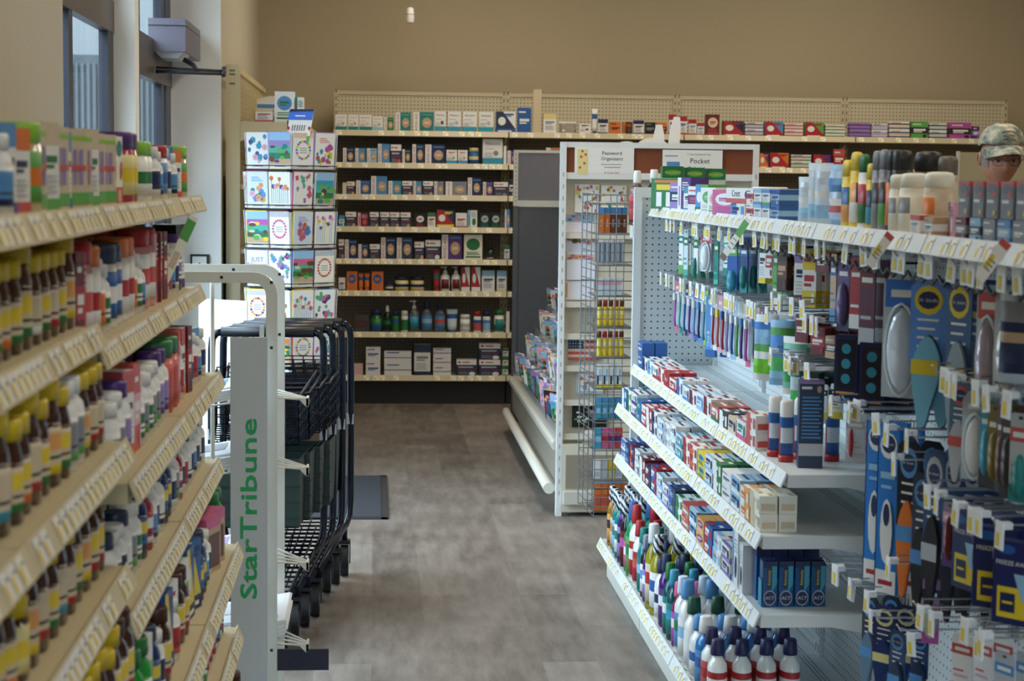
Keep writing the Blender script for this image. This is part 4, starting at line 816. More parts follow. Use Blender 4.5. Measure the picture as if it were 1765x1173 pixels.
addb('td', 'teal bottle, dark cap', .03, .12, ('16504c', dict(rough=.2)), 'K', 'W', 'r', 'vit', 'W'); addb('kk', 'dark plum supplement bottle, purple cap', .028, .135, ('3a1838', dict(rough=.2)), 'U', 'W', 'U', 'vit', 'u')
def addx(k, look, w, h, d, st):
    LT[k] = T_(look, 'supplement_box', 'box', carton(w, d, h, *st), w + .004)
addx('x1', 'white and green supplement box', .075, .125, .05, ('I', [('r', 'f', 0, .86, 1, .92, 'L'), ('r', 'fr', .15, .3, .3, .75, 'u'), ('r', 'f', .4, .3, .55, .75, 'u'), ('r', 'f', .65, .3, .8, .75, 'u'), ('r', 'flr', 0, .05, 1, .2, 'g'), ('r', 'f', .1, .48, .9, .55, 'r')]))
addx('x2', 'white box, green bottle picture, coral foot', .06, .125, .05, ('F', [('r', 'f', 0, 0, 1, .25, 'r'), ('e', 'f', .5, .82, .4, .12, 'T'), ('e', 'f', .5, .12, .2, .1, 'I'), ('e', 'f', .75, .5, .15, .14, 'r')]))
addx('x3', 'white and blue supplement box', .05, .12, .045, style('hd', 'b', 'N', 'B')); addx('x4', 'crimson supplement box', .034, .15, .08, style('bd', 'M', 'R', 'W'))
addx('x5', 'red and white supplement box', .034, .15, .07, style('vt', 'r', 'W', 'R')); addx('x6', 'tall dark supplement box', .04, .155, .06, style('hd', 'K', 'W', 'U')); addx('x7', 'pink supplement box', .055, .155, .07, style('bd', 'r', 'p', 'W'))
addx('x8', 'salmon supplement box', .05, .15, .06, style('hd', 'r', 'M', 'O')); addx('x9', 'blue and yellow supplement box', .075, .15, .06, style('dg', 'B', 'Y', 'N')); addx('xa', 'white and olive supplement box', .05, .14, .05, style('bd', 'W', 'L', 'R'))
addx('xb', 'magenta and beige supplement box', .09, .13, .08, ('E', [('r', 'flr', 0, .82, 1, 1, 'P'), ('r', 't', 0, 0, 1, 1, 'P'), ('r', 'f', .1, .1, .9, .7, 'd')])); addx('xc', 'orange-topped supplement box', .06, .115, .05, style('hd', 'O', 'n', 'r'))
addx('xd', 'beige and green supplement box', .06, .13, .05, style('hd', 'I', 'G', 'g'))
def lrun(zs, lx, y0, y1, seq, rows, where, gr, seed):
    rr = random.Random(seed); y = y1; i = 0
    while True:
        k = seq[i % len(seq)]; look, nm, cat, me, w = LT[k]
        if y - w < y0: break
        for r_ in range(rows):
            if r_ and k[0] == 'x' and rr.random() < .3: continue
            x = XL + .79 - lx - .03 - w / 2 - r_ * (w + .004) - rr.uniform(0, .004)
            if k[0] == 'x': x = -lx - .034 - .04 - r_ * .088
            rowt = ['front row', 'second row', 'third row'][r_]
            put(nm, me, (x, y - w / 2 + rr.uniform(-.001, .001), zs + .0005), PI / 2 + rr.uniform(-.35, .1), f'{look}, {rowt}, {nth(i + 1)} from {where[0]}, {where[1]}', cat, gr)
        y -= w + rr.uniform(.002, .012); i += 1
FARW = 'aisle end'; NRW = 'centre seam'
gf = 'supplements on the aisle-end section of the left gondola'; gn = 'vitamins on the near section of the left gondola'
Y1, YS = 4.47, 2.85
lrun(LZ[0], LX[0], 1.98, Y1, ['lc', 'xc', 'x3', 'wb', 'x3', 'wn', 'rw', 'wb', 'wn', 'x3', 'wl', 'wl', 'xd', 'pc', 'pc', 'x2', 'x2', 'x1', 'x1', 'xd', 'x1', 'x1', 'x3', 'x1', 'xd', 'x1'] * 2, 2, (FARW, 'left top'), gf, 1)
lrun(LZ[1], LX[1], YS, Y1, ['x6', 'x6', 'kk', 'wn', 'wb', 'wr', 'wn', 'x4', 'x5', 'x4', 'x5', 'rc', 'rc', 'wb', 'wg', 'ow', 'oc', 'oc', 'bc', 'bc', 'wg', 'ow', 'oc', 'rc', 'x5', 'x4', 'bc', 'bc'], 2, (FARW, 'level two'), gf, 2)
lrun(LZ[2], LX[2], YS, Y1, ['wn', 'x3', 'wb', 'wr', 'x3', 'wn', 'x4', 'x8', 'wr', 'x7', 'gc', 'gc', 'wp', 'wp', 'wk', 'wk', 'wg', 'wk', 'wg', 'x7', 'x8', 'wp', 'wk', 'wg', 'nc', 'wk', 'wg'], 2, (FARW, 'level three'), gf, 3)
lrun(LZ[3], LX[3], YS, Y1, ['wn', 'nc', 'wn', 'wb', 'wn', 'nc', 'wr', 'wn', 'rd', 'wk', 'wn', 'db', 'db', 'nc', 'wn', 'wb', 'rd', 'db', 'wg', 'wk', 'nc', 'wn'], 2, (FARW, 'level four'), gf, 4)
lrun(LZ[4], LX[4], YS, Y1, ['gg', 'gg', 'xb', 'xb', 'wn', 'wb', 'db', 'db', 'x9', 'x9', 'xa', 'ar', 'ar', 'xa', 'wr', 'x9', 'ar', 'wn', 'db', 'xa'], 2, (FARW, 'level five'), gf, 5)
lrun(LZ[5], LX[5], YS + .3, Y1, ['td', 'wn', 'wb', 'wn', 'pw', 'pw', 'pw', 'gg', 'gg', 'gg', 'gk', 'bk', 'gk', 'pk', 'pk', 'xb', 'wn'], 2, (FARW, 'level six'), gf, 6)
lrun(LZ[6], LX[6], YS + 1.0, Y1, ['ar', 'wb', 'td', 'wn', 'x3', 'pk', 'pw', 'wb', 'x9'], 1, (FARW, 'lowest'), gf, 7)
YN = 2.83
lrun(NZ[1], LX[1] , 1.98, YN, ['Vy', 'vg', 'vr', 'vg', 'vw', 'Vg', 'vg', 'vo', 'vg', 'vr', 'vg', 'vg', 'vo', 'vy', 'vg', 'vr', 'Vg', 'vo'], 3, (NRW, 'level two'), gn, 8)
lrun(NZ[2], .384, 1.93, YN, ['vr', 'vr', 'vy', 'wk', 'wk', 'vg', 'Vy', 'vg', 'Vr', 'vo', 'vg', 'Vc', 'vr', 'wr', 'Vg', 'vr', 'vy'], 3, (NRW, 'level three'), gn, 9)
lrun(NZ[3], .384, 1.98, YN, ['ar', 'ar', 'Vy', 'Vg', 'vr', 'Vc', 'vg', 'Vr', 'Vy', 'qg', 'vo', 'Vg', 'qr', 'vr', 'wr', 'Vg'], 3, (NRW, 'level four'), gn, 10)
lrun(NZ[4], .34, 2.1, YN, ['ar', 'ar', 'Vg', 'vc', 'Vr', 'Vy', 'Vg', 'vr', 'qg', 'Vy'], 2, (NRW, 'level five'), gn, 11)
# hanging shelf talker strip at the end of the top left shelf
b = MB(); b.box(-.001, -.012, -.17, .001, .012, 0, 'F'); b.box(.001, -.012, -.06, .0016, .012, -.01, 'g'); b.box(.001, -.008, -.13, .0016, .008, -.09, 'I')
o = b.obj('shelf_talker', None, (-.405, 4.08, 1.478)); o.rotation_euler = (-.5, .0, -.9); tag(o, 'pale green and cream paper strip hanging at a slant from the top left shelf', 'sign')

# ================================================================ RIGHT GONDOLA: top shelf
XT = 1.10
ZT = RZ['top'] + .0005
gt = 'dental and hair products along the top of the right gondola'
def topi(px0, px1, h, look, nm, cat, mk, dx=0.0, stack=1, rz=0.0, d=None, z0=0, sq=.93):
    Xc = XT + dx
    ya, yb_ = Xc * F / (px0 - 645), Xc * F / (px1 - 645); w = (ya - yb_) * sq; d = d or min(.07, max(.03, w * .7))
    for s in range(stack):
        me = mk(w, d, h); me = me[0] if isinstance(me, tuple) else me
        put(nm, me, (Xc + d / 2, (ya + yb_) / 2, ZT + z0 + s * (h + .0006)), -PI / 2 + rz, look if stack == 1 else f'{look}, {["lower", "upper"][s]} one', cat, gt)
def tb(*a, **k):
    if a[0] == 'flat': k = dict(sy=.42, **k)
    f = BT(*a, **k); return lambda w, d, h: f(w, d, h)[0]
def tx(*a):
    return lambda w, d, h: carton(w, d, h, *style(*a))
# denture boxes facing the near end
for i, (x0, x1, h) in enumerate([(1.105, 1.19, .162), (1.195, 1.275, .158), (1.28, 1.36, .155)]):
    w = x1 - x0 - .004
    ops = [('r', 'flr', 0, .72, 1, 1, 'G'), ('e', 'f', .5, .84, .42, .1, 'G'), ('e', 'f', .5, .85, .4, .07, 'g'), ('t', 'f', 'POLIDENT', .5, .85, .74, .09, 'Y', 0), ('r', 'f', .1, .55, .9, .58, 'a'), ('r', 'f', .15, .4, .7, .43, 'A'), ('r', 'f', .1, .1, .9, .16, 'g')]
    put('denture_cleanser_box', carton(w, .045, h, 'w' if i else 'W', ops), ((x0 + x1) / 2, 6.87 + i * .012, ZT), 0, ['green and white denture cleanser box, leftmost at the far end of the top shelf', 'green and white denture cleanser box, middle of the three', 'green and white denture cleanser box, rightmost of the three'][i], 'box', gt)
topi(1143, 1161, .115, 'green and yellow denture paste box with three tubes pictured', 'denture_paste_box', 'box', lambda w, d, h: carton(w, d, h, 'G', [('r', 'f', .1, .86, .9, .94, 'O'), ('r', 'f', .15, .62, .85, .8, 'Y'), ('r', 'f', .15, .08, .3, .55, 'W'), ('r', 'f', .42, .08, .58, .55, 'W'), ('r', 'f', .7, .08, .85, .55, 'W')]), rz=.5)
L_ = [(1163, 1175, .1, 'lilac and navy denture adhesive box', tx('bd', 'u', 'N', 'W')), (1175, 1185, .118, 'narrow purple denture adhesive box', tx('vt', 'U', 'W', 'u')), (1185, 1194, .085, 'teal and white denture adhesive box', tx('hd', 'C', 'N', 'C')),
      (1194, 1206, .088, 'purple and white denture adhesive box', tx('bd', 'W', 'U', 'r')), (1206, 1216, .095, 'green and blue denture adhesive box', tx('dg', 'g', 'b', 'G')), (1216, 1228, .085, 'white and green denture adhesive box', tx('bl', 'W', 'g', 'a')), (1228, 1240, .08, 'pale pink and white dental box', tx('bl', 'W', 'p', 'g')),
      (1241, 1262, .08, 'hot pink and white dental box', tx('bl', 'P', 'W', 'V'))]
for a, c, h, lk, mk in L_: topi(a, c, h, lk + ' on the top right shelf', 'denture_adhesive_box', 'box', mk, rz=.25)
topi(1263, 1290, .04, 'small lilac and blue box under the whitening box', 'dental_box', 'box', tx('tp', 'W', 'b', 'N'), sq=.9)
topi(1263, 1290, .045, 'white, blue and pink whitening strip box lying on smaller ones', 'dental_box', 'box', tx('tq', 'W', 'r', 'N', 'Crest'), z0=.0415, rz=.2, sq=.85)
for i, (a, c, lk, mk) in enumerate([(1291, 1303, 'red-striped white aligner box', tx('bd', 'W', 'r', 'N')), (1304, 1318, 'lilac blue cleanser box', tx('hd', 's', 'N', 'b')), (1319, 1333, 'blue and green cleanser box', tx('hd', 'b', 'N', 'g')), (1334, 1350, 'sky blue cleanser box', tx('bd', 'B', 's', 'N'))]):
    topi(a, c, .0425, lk + ' in the two-high stacks', 'cleanser_box', 'box', mk, stack=2, d=.055 if i == 3 else .04)
topi(1305, 1322, .09, 'short white jar behind the blue stacked boxes', 'dental_jar', 'jar', tb('jar', 'W', 'W', 'W', 'a'), dx=.12, sq=.8)
for i, (a, c) in enumerate([(1378, 1392), (1396, 1410), (1412, 1424)]):
    topi(a, c, [.12, .155, .15][i], ['clear blister pack leaning, leftmost of three on the top right shelf', 'clear blister pack leaning, middle of three on the top right shelf', 'clear blister pack leaning, rightmost of three on the top right shelf'][i], 'blister_pack', 'pack',
         lambda w, d, h: pillow(.075, h, .02, ('d2e0ec', dict(rough=.08, coat=.5)), 'H', ops=[(.15, .3, 's'), (.45, .6, 'W')], seed=int(h * 999)), rz=.7)
topi(1425, 1444, .15, 'pale blue printed pouch before the yellow bottles', 'bath_pouch', 'pouch', lambda w, d, h: pillow(w * .9, h, .03, ('b4cbe6', dict(rough=.2)), 's', ops=[(.2, .3, 'r'), (.3, .5, 'W'), (.6, .8, 'b')], seed=3), rz=.4)
for a, c, h, lk, mk in [(1446, 1459, .16, 'yellow shampoo bottle with green label', tb('flat', 'Y', 'Y', 'G', 'o', 'B')), (1460, 1473, .178, 'yellow, white and blue shampoo bottle', tb('flat', 'Y', 'Y', 'N', 'W', 'o')), (1474, 1486, .172, 'white and red shampoo bottle with green cap', tb('flat', 'W', 'G', 'R', 'G', 'R')),
                        (1487, 1496, .15, 'slim yellow and navy shampoo bottle', tb('flat', 'Y', 'Y', 'N', 'C', 'N')), (1497, 1508, .178, 'grey and maroon shampoo bottle', tb('flat', 'A', 'A', 'M', 'A', 'K')), (1509, 1520, .18, 'grey and dark green shampoo bottle', tb('flat', 'A', 'A', 'M', 'g', 'K')),
                        (1521, 1530, .178, 'black shampoo bottle with thin orange band', tb('flat', 'k', 'k', 'K', 'O', 'O')), (1531, 1540, .178, 'black shampoo bottle with green and orange bands', tb('flat', 'k', 'k', 'K', 'T', 'O'))]:
    topi(a, c, h, lk + ' on the top right shelf', 'shampoo_bottle', 'bottle', mk, d=.05)
def topat(px, X, r, h, sy, body, cap, spot, look, nm, cat='bottle', lab=None, band=None):
    put(nm, bottle('ta', r, h, body, cap, lab or body, band or body, 'flat', spot, sy), (X, X * F / (px - 645), ZT), -PI / 2, look, cat, gt)
topat(1562, 1.21, .036, .182, .9, 'k', 'k', 'n', 'large black shampoo bottle with orange band, left one behind the white bottles', 'shampoo_bottle', band='O'); topat(1613, 1.21, .036, .176, .9, 'k', 'k', 'n', 'large black shampoo bottle with orange band, right one behind the white bottles', 'shampoo_bottle', band='O')
topat(1648, 1.22, .028, .165, .8, 'I', '6a6458', 'o', 'brown-grey capped shampoo bottle behind the white bottles', 'shampoo_bottle')
topat(1560, 1.115, .026, .125, .7, 'F', 'F', 'A', 'white conditioner bottle with grey label, left of two', 'conditioner_bottle'); topat(1590, 1.135, .034, .128, .95, 'F', 'F', 'A', 'wide ivory conditioner bottle with a narrow grey label', 'conditioner_bottle')
topat(1634, 1.145, .034, .13, .95, 'I', 'F', 'O', 'ivory conditioner bottle with orange and white label', 'conditioner_bottle')
for a, c, h, lk, mk, dx_ in [(1583, 1600, .042, 'small beige and orange beard care box', tx('hd', 'r', 'A', 'o'), -.0), (1608, 1624, .04, 'small tan box between beard care boxes', tx('bd', 'E', 'W', 'T'), .0)]:
    topi(a, c, h, lk, 'hair_colour_box', 'box', mk, dx=dx_, d=.045)
topi(1650, 1664, .07, 'pink and white hair colour box beside the white bottles', 'hair_colour_box', 'box', tx('vt', 'p', 'M', 'W'), d=.05, dx=.03, sq=.8)
for j, (a, c) in enumerate([(1664, 1684), (1690, 1710), (1714, 1736), (1740, 1764), (1768, 1792)]):
    w = ['first', 'second', 'third', 'fourth', 'fifth'][j]
    topi(a, c, .044, f'grey and blue hair colour box, {w} of the lower row nearest the person', 'hair_colour_box', 'box', tx('bd', ['M', 's', 'A', 'b', 'A'][j], ['A', 'n', 'A', 's', 'A'][j], 'W'), d=.05)
    topi(a + 4, c + 4, .066, f'grey hair colour box with orange top, {w} of the upper row', 'hair_colour_box', 'box',
         (lambda w, d, h: carton(w, d, h, '7a7c84', [('r', 'flr', 0, .86, 1, 1, 'r'), ('e', 'f', .5, .8, .38, .14, '62666e'), ('r', 'f', .15, .42, .7, .5, 'W'), ('r', 'f', .6, .58, .9, .72, 'r'), ('r', 't', 0, 0, 1, 1, 'O'), ('r', 'f', .7, .1, .9, .22, 'Y')])), d=.05, z0=.0452)
# two rinse bottles on a ledge outside the far end panel
b = MB(); b.box(0, 0, -.012, .2, .1, 0, WHITEP); b.box(0, 0, -.05, .01, .1, -.012, WHITEP); tag(b.obj('end_ledge', None, (1.02, 7.0, 1.395)), 'small white ledge carrying two mouth rinse bottles past the end panel', 'ledge')
put('rinse_bottle', bottle('rb', .031, .215, clear('d8a8a8'), 'W', 'r', 'R', 'wash', sy=.8), (1.04, 7.055, 1.3955), 0, 'clear and red mouth rinse bottle with a tall white cap above the wire rack', 'bottle', None)
put('rinse_bottle', bottle('rb2', .034, .22, ('3a1c2c', dict(rough=.1)), 'W', 'u', 'R', 'wash', sy=.8), (1.108, 7.06, 1.3955), 0, 'dark mouth rinse bottle with red collar and white cap by the end panel', 'bottle', None)

# ================================================================ RIGHT GONDOLA: hooks and hanging packs
HX = 1.10
def hookmesh(L):
    def mk():
        a = MB(); a.tube([(0, 0, -.02), (0, 0, 0), (0, -L, .0), (0, -L - .008, .012)], .0024, METAL, 5); a.tube([(0, 0, .016), (0, -L + .01, .016)], .0018, METAL, 4); a.box(-.012, -.004, -.022, .012, 0, .022, 'A')
        t = MB(); t.box(-.0145, -L - .012, -.036, .0145, -L - .0095, .014, ('f2f4f4', dict(rough=.25))); t.box(-.010, -L - .0128, -.031, .003, -L - .0118, -.006, 'Y'); t.box(-.010, -L - .0126, -.003, .010, -L - .0118, .01, 'W')
        t.box(-.008, -L - .0095, .0, .008, -L + .01, .012, ('dfe4e6', dict(rough=.25)))
        return [('rod', a.data('rod')), ('price_tag', t.data('tag'))]
    return cached(('hook', L), mk)
HN = {}
def hook(Y, z, row, L=None):
    L = L or (XB - HX - .02); HN[row] = HN.get(row, 0) + 1
    me = hookmesh(round(L, 3))
    t = thing('peg_hook', (XB - .012, Y, z), f'chrome peg hook with price tag, {nth(HN[row])} of the {row}', 'hook', -PI / 2, 'peg hooks with price tags on the right gondola')
    link('rod', me[0][1], t); o = link('price_tag', me[1][1], t); o.rotation_euler = (0, RH.uniform(-.15, .15), RH.uniform(-.1, .35)); 
    return t
RH = random.Random(11)
PN = {}
def hang(Y, z, mk, n, look, nm, cat, yaw=.45, step=.03, x0=None, tilt=0):
    """n packs on one hook, the first nearest the aisle"""
    h = mk[1]; me = mk[0]
    for k in range(n):
        key = look; PN[key] = PN.get(key, 0) + 1
        x = (x0 or HX + .05) + k * step
        if x > XB - .025: break
        o = put(nm, me, (x, Y + RH.uniform(-.003, .003), z - h - .004), -PI / 2 + yaw + RH.uniform(-.12, .12), f'{look}, {nth(PN[key])} of its kind from the far end' if k == 0 and n > 1 else f'{look}, {nth(PN[key])} of its kind, front to back', cat, 'packs hanging in the right gondola')
        if tilt: o.rotation_euler[0] = tilt
def bulge(b, cx, cz, rx, rz_, t, col, y=-.002, n=12, m=3):
    """blister dome on a card facing -y"""
    vs = []; fs = []
    for j in range(m + 1):
        k = math.cos(j / m * PI / 2); d = math.sin(j / m * PI / 2)
        for i in range(n):
            a = 2 * PI * i / n; vs.append((cx + rx * k ** .6 * math.cos(a), y - t * d, cz + rz_ * k ** .6 * math.sin(a)))
    for j in range(m):
        for i in range(n): fs.append((j * n + i, j * n + (i + 1) % n, (j + 1) * n + (i + 1) % n, (j + 1) * n + i))
    fs.append(tuple(m * n + i for i in range(n)))
    b.add(vs, fs, col, True)
def card(w, h, a, b_, c_, bl=None, blc=None, txt=None):
    """blister card with a hang hole, bulge shape bl = (cx, cz, rx, rz, t) in fractions"""
    def mk():
        b = MB(); r = w * .12
        pts = [(-w / 2, 0), (w / 2, 0), (w / 2, h - r)] + [(w / 2 - r + r * math.cos(t), h - r + r * math.sin(t)) for t in (PI / 6, PI / 3, PI / 2)] + [(-w / 2 + r + r * math.cos(t), h - r + r * math.sin(t)) for t in (PI / 2, 2 * PI / 3, 5 * PI / 6)] + [(-w / 2, h - r)]
        b.prism(pts, 'y', -.0015, .0015, a)
        for i, op in enumerate([('r', 'f', 0, 0, 1, .2, c_), ('r', 'f', 0, .68, 1, .84, b_), ('r', 'f', .15, .73, .85, .79, 'W'), ('r', 'f', .12, .3, .8, .34, c_), ('r', 'f', .12, .4, .6, .43, b_)]): b.op(w, .003, h, op, i)
        b.op(w, .003, h, ('e', 'f', .5, .95, .12, .02, 'k'), 1)
        if bl: bulge(b, (bl[0] - .5) * w, bl[1] * h, bl[2] * w, bl[3] * h, bl[4], blc or ('cfdfe6', dict(rough=.1)))
        return b.data('card')
    return (cached(('card', w, h, repr((a, b_, c_, bl, blc, txt))), mk), h)
def brush(w, h, colr, head, edge, n=1):
    def mk():
        b = MB(); b.box(-w / 2, -.001, 0, w / 2, .001, h, ('c9d6e2', dict(rough=.15))); b.op(w, .002, h, ('r', 'f', 0, .78, 1, 1, edge), 0); b.op(w, .002, h, ('r', 'f', 0, 0, 1, .12, edge), 0); b.op(w, .002, h, ('r', 'f', .2, .84, .8, .9, 'W'), 1)
        for i in range(n):
            x = (i - (n - 1) / 2) * w * .42
            b.tube([(x, -.008, h * .1), (x + .001, -.011, h * .25), (x, -.009, h * .42), (x, -.008, h * .6), (x, -.009, h * .75)], .0042, colr, 6)
            b.box(x - .005, -.017, h * .62, x + .005, -.009, h * .76, head)
        return b.data('brush')
    return (cached(('brush', w, h, colr, head, edge, n), mk), h)
def boxp(w, h, d, *st):
    return (carton(w, d, h, *style(*st)), h)
def pouch(w, h, t, col, seal, ops, seed=0):
    return (pillow(w, h, t, col, seal, ops=ops, seed=seed), h)
def insole(w, h, a, b_, foot, txt="Dr. Scholl's", clearpack=False):
    """card header with a shoe insole outline below"""
    def mk():
        b = MB(); r = w * .2
        top = [(-w / 2, h * .42), (w / 2, h * .42), (w / 2, h - r), (w * .3, h), (-w * .3, h), (-w / 2, h - r)]
        b.prism(top, 'y', -.0015, .0015, a)
        b.op(w, .003, h, ('e', 'f', .5, .86, .4, .1, b_), 0); b.op(w, .003, h, ('e', 'f', .5, .86, .3, .06, 'N'), 1); b.op(w, .003, h, ('t', 'f', txt, .5, .86, .52, .04, 'W', 0), 2)
        for i in range(4): b.op(w, .003, h, ('r', 'f', .2, .72 - i * .06, .8 - .1 * (i % 2), .735 - i * .06, 'W'), 0)
        foot_pts = []
        for i in range(20):
            t = 2 * PI * i / 20; z = math.sin(t); x = math.cos(t) * (.40 + .12 * math.sin(z * 2.6 + .3)) + .06 * math.sin(z * 2)
            foot_pts.append((x * w * .82, h * .31 + z * h * .31))
        b.prism(foot_pts, 'y', -.010, -.003, foot, True)
        b.add([(x * 1.06, -.003, h * .31 + (z - h * .31) * 1.03) for x, z in foot_pts] + [(x * 1.06, -.0015, h * .31 + (z - h * .31) * 1.03) for x, z in foot_pts], [tuple(range(20)), tuple(range(20, 40))[::-1]], 'n')
        b.op(w, .021, h, ('r', 'f', .12, .36, .88, .46, b_), 0)
        return b.data('insole')
    return (cached(('insole', w, h, repr((a, b_, foot, txt))), mk), h)
def clam(w, h, t, content, head):
    def mk():
        b = MB(); b.prism([(-w / 2, 0), (w / 2, 0), (w / 2, h * .9), (w * .3, h), (-w * .3, h), (-w / 2, h * .9)], 'y', -.001, .001, ('bccbd4', dict(rough=.1)))
        b.op(w, .002, h, ('r', 'f', .05, .72, .95, .94, head), 0); b.op(w, .002, h, ('r', 'f', .2, .8, .8, .86, 'W'), 1)
        bulge(b, 0, h * .38, w * .36, h * .33, t, content); 
        ring = [(w * .42 * math.cos(2 * PI * i / 16), -.004, h * .38 + h * .37 * math.sin(2 * PI * i / 16)) for i in range(16)]
        b.tube(ring, .0035, ('dfe9ee', dict(rough=.05)), 5, closed=True)
        return b.data('clamshell')
    return (cached(('clam', w, h, repr((t, content, head))), mk), h)
hy = lambda px: HX * F / (px - 645)
def hz(px, py): return PX(px, py, HX)[1]

# upper row, under the top shelf
Z1 = 1.418
up = [1149, 1157, 1165, 1174, 1182, 1190, 1199, 1208, 1217, 1226, 1235, 1244, 1254, 1264, 1275, 1300, 1311, 1322, 1333, 1346, 1357, 1369, 1382, 1396, 1407, 1419, 1436, 1458, 1478, 1495, 1514, 1535, 1555, 1580, 1603, 1633, 1660, 1684, 1709, 1735, 1760]
UPK = {
 1157: (card(.035, .17, 'W', 'T', 'g'), 3, 'slim white and green dental card', .3), 1165: (card(.03, .185, 'H', 'G', 't'), 3, 'slim pale green dental card', .3), 1182: (card(.035, .19, 'W', 'G', 'G', (.5, .3, .3, .2, .012), 'T'), 3, 'white and green dental card with green blister', .4),
 1199: (clam(.055, .135, .014, 'W', 'r'), 2, 'clear packet holding a white dental guard', .5), 1217: (card(.03, .19, 'T', 'G', 't'), 3, 'teal interdental card', .4), 1235: (card(.04, .13, 'W', 't', 'T'), 2, 'white and teal interdental card', .5),
 1244: (card(.045, .19, '1b57a8', 'g', 'C', (.5, .25, .4, .2, .014), 'C'), 3, 'blue and teal flosser card', .55), 1264: (card(.04, .17, '123c70', 'B', 'T', (.5, .3, .35, .22, .012), 'T'), 3, 'dark blue dental card', .5),
 1300: (boxp(.035, .12, .02, 'hd', 'G', 'K', 'Y'), 2, 'white, green and yellow dental box', .4), 1311: (boxp(.03, .10, .02, 'bd', 'W', 'R', 'W'), 3, 'white and red dental box', .4), 1322: (card(.045, .19, 'g', 'G', 'W'), 2, 'bright green dental card', .5),
 1333: (boxp(.04, .13, .02, 'bd', 'D', 'd', 'E'), 3, 'dark brown boxed kit', .5), 1357: (card(.03, .16, 'K', 'G', 'J'), 3, 'black and dark green dental card', .4),
 1369: (boxp(.055, .145, .025, 'hd', 'u', 'N', 'U'), 2, 'lilac and white cold sore box', .6), 1382: (boxp(.045, .15, .03, 'bd', 'Y', 'W', 'R'), 3, 'yellow and white tooth relief box', .55), 1407: (boxp(.055, .05, .035, 'bd', 'M', 'M', 'W'), 2, 'small maroon boxed remedy', .5),
 1419: (card(.03, .17, 'E', 'B', 'b'), 2, 'tan and blue narrow card', .3), 1436: (card(.045, .185, '4a3a68', 'U', 'n', (.5, .35, .4, .3, .014), '6a5a90'), 3, 'purple clear-fronted pack', .45), 1458: (card(.04, .17, 'R', 'R', 'W'), 2, 'red and white offer card', .5),
 1478: (card(.05, .2, '5a1c38', 'M', 'a'), 3, 'dark plum foot care card', .4)}
for px in up:
    hook(hy(px), Z1, 'upper hook row')
    if px in UPK:
        mk, n, look, yaw = UPK[px]; hang(hy(px) + .02, Z1 - .02, mk, n, look, 'hanging_pack', 'pack', yaw)
# foot care packs on the upper row near end
hang(hy(1535), Z1 - .035, clam(.09, .275, .022, ('dfeaf6', dict(rough=.08, coat=.5)), '3a78cc'), 2, 'white gel insole pack with blue header', 'insole_pack', 'insoles', .75, .035)
hang(hy(1580) , Z1 - .04, insole(.085, .31, '5a92dc', 'Y', '7cc0dc'), 4, 'blue and yellow pack with teal insole', 'insole_pack', 'insoles', .7, .04)
hang(hy(1633), Z1 - .03, insole(.07, .32, '3a5c88', 'Y', ('9fb0b8', dict(rough=.15))), 4, 'grey-blue insole pack', 'insole_pack', 'insoles', .5, .035)
hang(hy(1684), Z1 - .03, clam(.06, .23, .02, ('b8a8b0', dict(rough=.12)), 'r'), 4, 'pinkish clear foot cushion clamshell', 'clamshell_pack', 'pack', .45, .04)
hang(hy(1720), Z1 - .03, clam(.07, .2, .02, ('c8c2b8', dict(rough=.12)), 'a'), 4, 'beige clear foot cushion clamshell', 'clamshell_pack', 'pack', .45, .04)
hang(hy(1748), Z1 - .03, pouch(.1, .165, .03, '1c2a50', ('c8d4e0', dict(rough=.1)), [(.3, .4, 'n'), (.4, .56, 'E'), (.62, .66, 'R'), (.7, .85, 'A')], 5), 3, 'navy compression sleeve pouch with tan stripe', 'sleeve_pouch', 'pouch', .8, .05)
hang(hy(1735), Z1 - .05, pouch(.09, .17, .03, '2a4a6a', ('c8d4e0', dict(rough=.1)), [(.4, .5, 'E'), (.6, .85, 'b')], 6), 2, 'blue compression sleeve pouch', 'sleeve_pouch', 'pouch', .8, .05, x0=1.2)

# second row: toothbrushes
Z2 = 1.198
n2 = [1144 + i * 8.2 for i in range(17)] + [1288, 1302, 1315, 1330]
BR = [brush(.026, .19, c, h, e, n) for c, h, e, n in [('V', 'W', 'P', 1), ('t', 'W', 'T', 1), ('B', 'W', 'N', 1), ('U', 'W', 'u', 1), ('b', 'W', 'B', 1), ('N', 'b', 'b', 1), ('C', 'W', 'L', 1), ('W', 'g', 's', 1), ('R', 'W', 'W', 1), ('r', 'Y', 'p', 1), ('R', 'B', 'a', 1), ('u', 'W', 'W', 1), ('B', 'W', 's', 1), ('g', 'W', 'W', 1), ('U', 'b', 'W', 1)]]
nmz = ['magenta', 'green', 'blue', 'purple', 'pale blue', 'navy', 'turquoise', 'white', 'red', 'coral', 'red-blue', 'lilac', 'royal blue', 'lime', 'violet']
for i, px in enumerate(n2):
    hook(hy(px), Z2 + .012, 'toothbrush hook row')
    if 1 <= i < 17 and i not in (8,):
        j = (i - 1) % 15
        hang(hy(px) + .02, Z2, (BR[j][0], .19), 3, f'{nmz[j]} toothbrush on a clear card', 'toothbrush_pack', 'toothbrush', .35, .04)
hang(hy(n2[8]), Z2 - .01, (carton(.045, .012, .21, 'b', [('r', 'f', 0, 0, 1, .12, 'B'), ('t', 'f', 'Oral-B', .3, .3, .3, .45, 'W', 90), ('r', 'f', .55, .15, .85, .9, 's'), ('e', 'f', .5, .9, .25, .05, 'W')]), .21), 2, 'large blue and white electric toothbrush pack', 'toothbrush_pack', 'toothbrush', .55, .05)
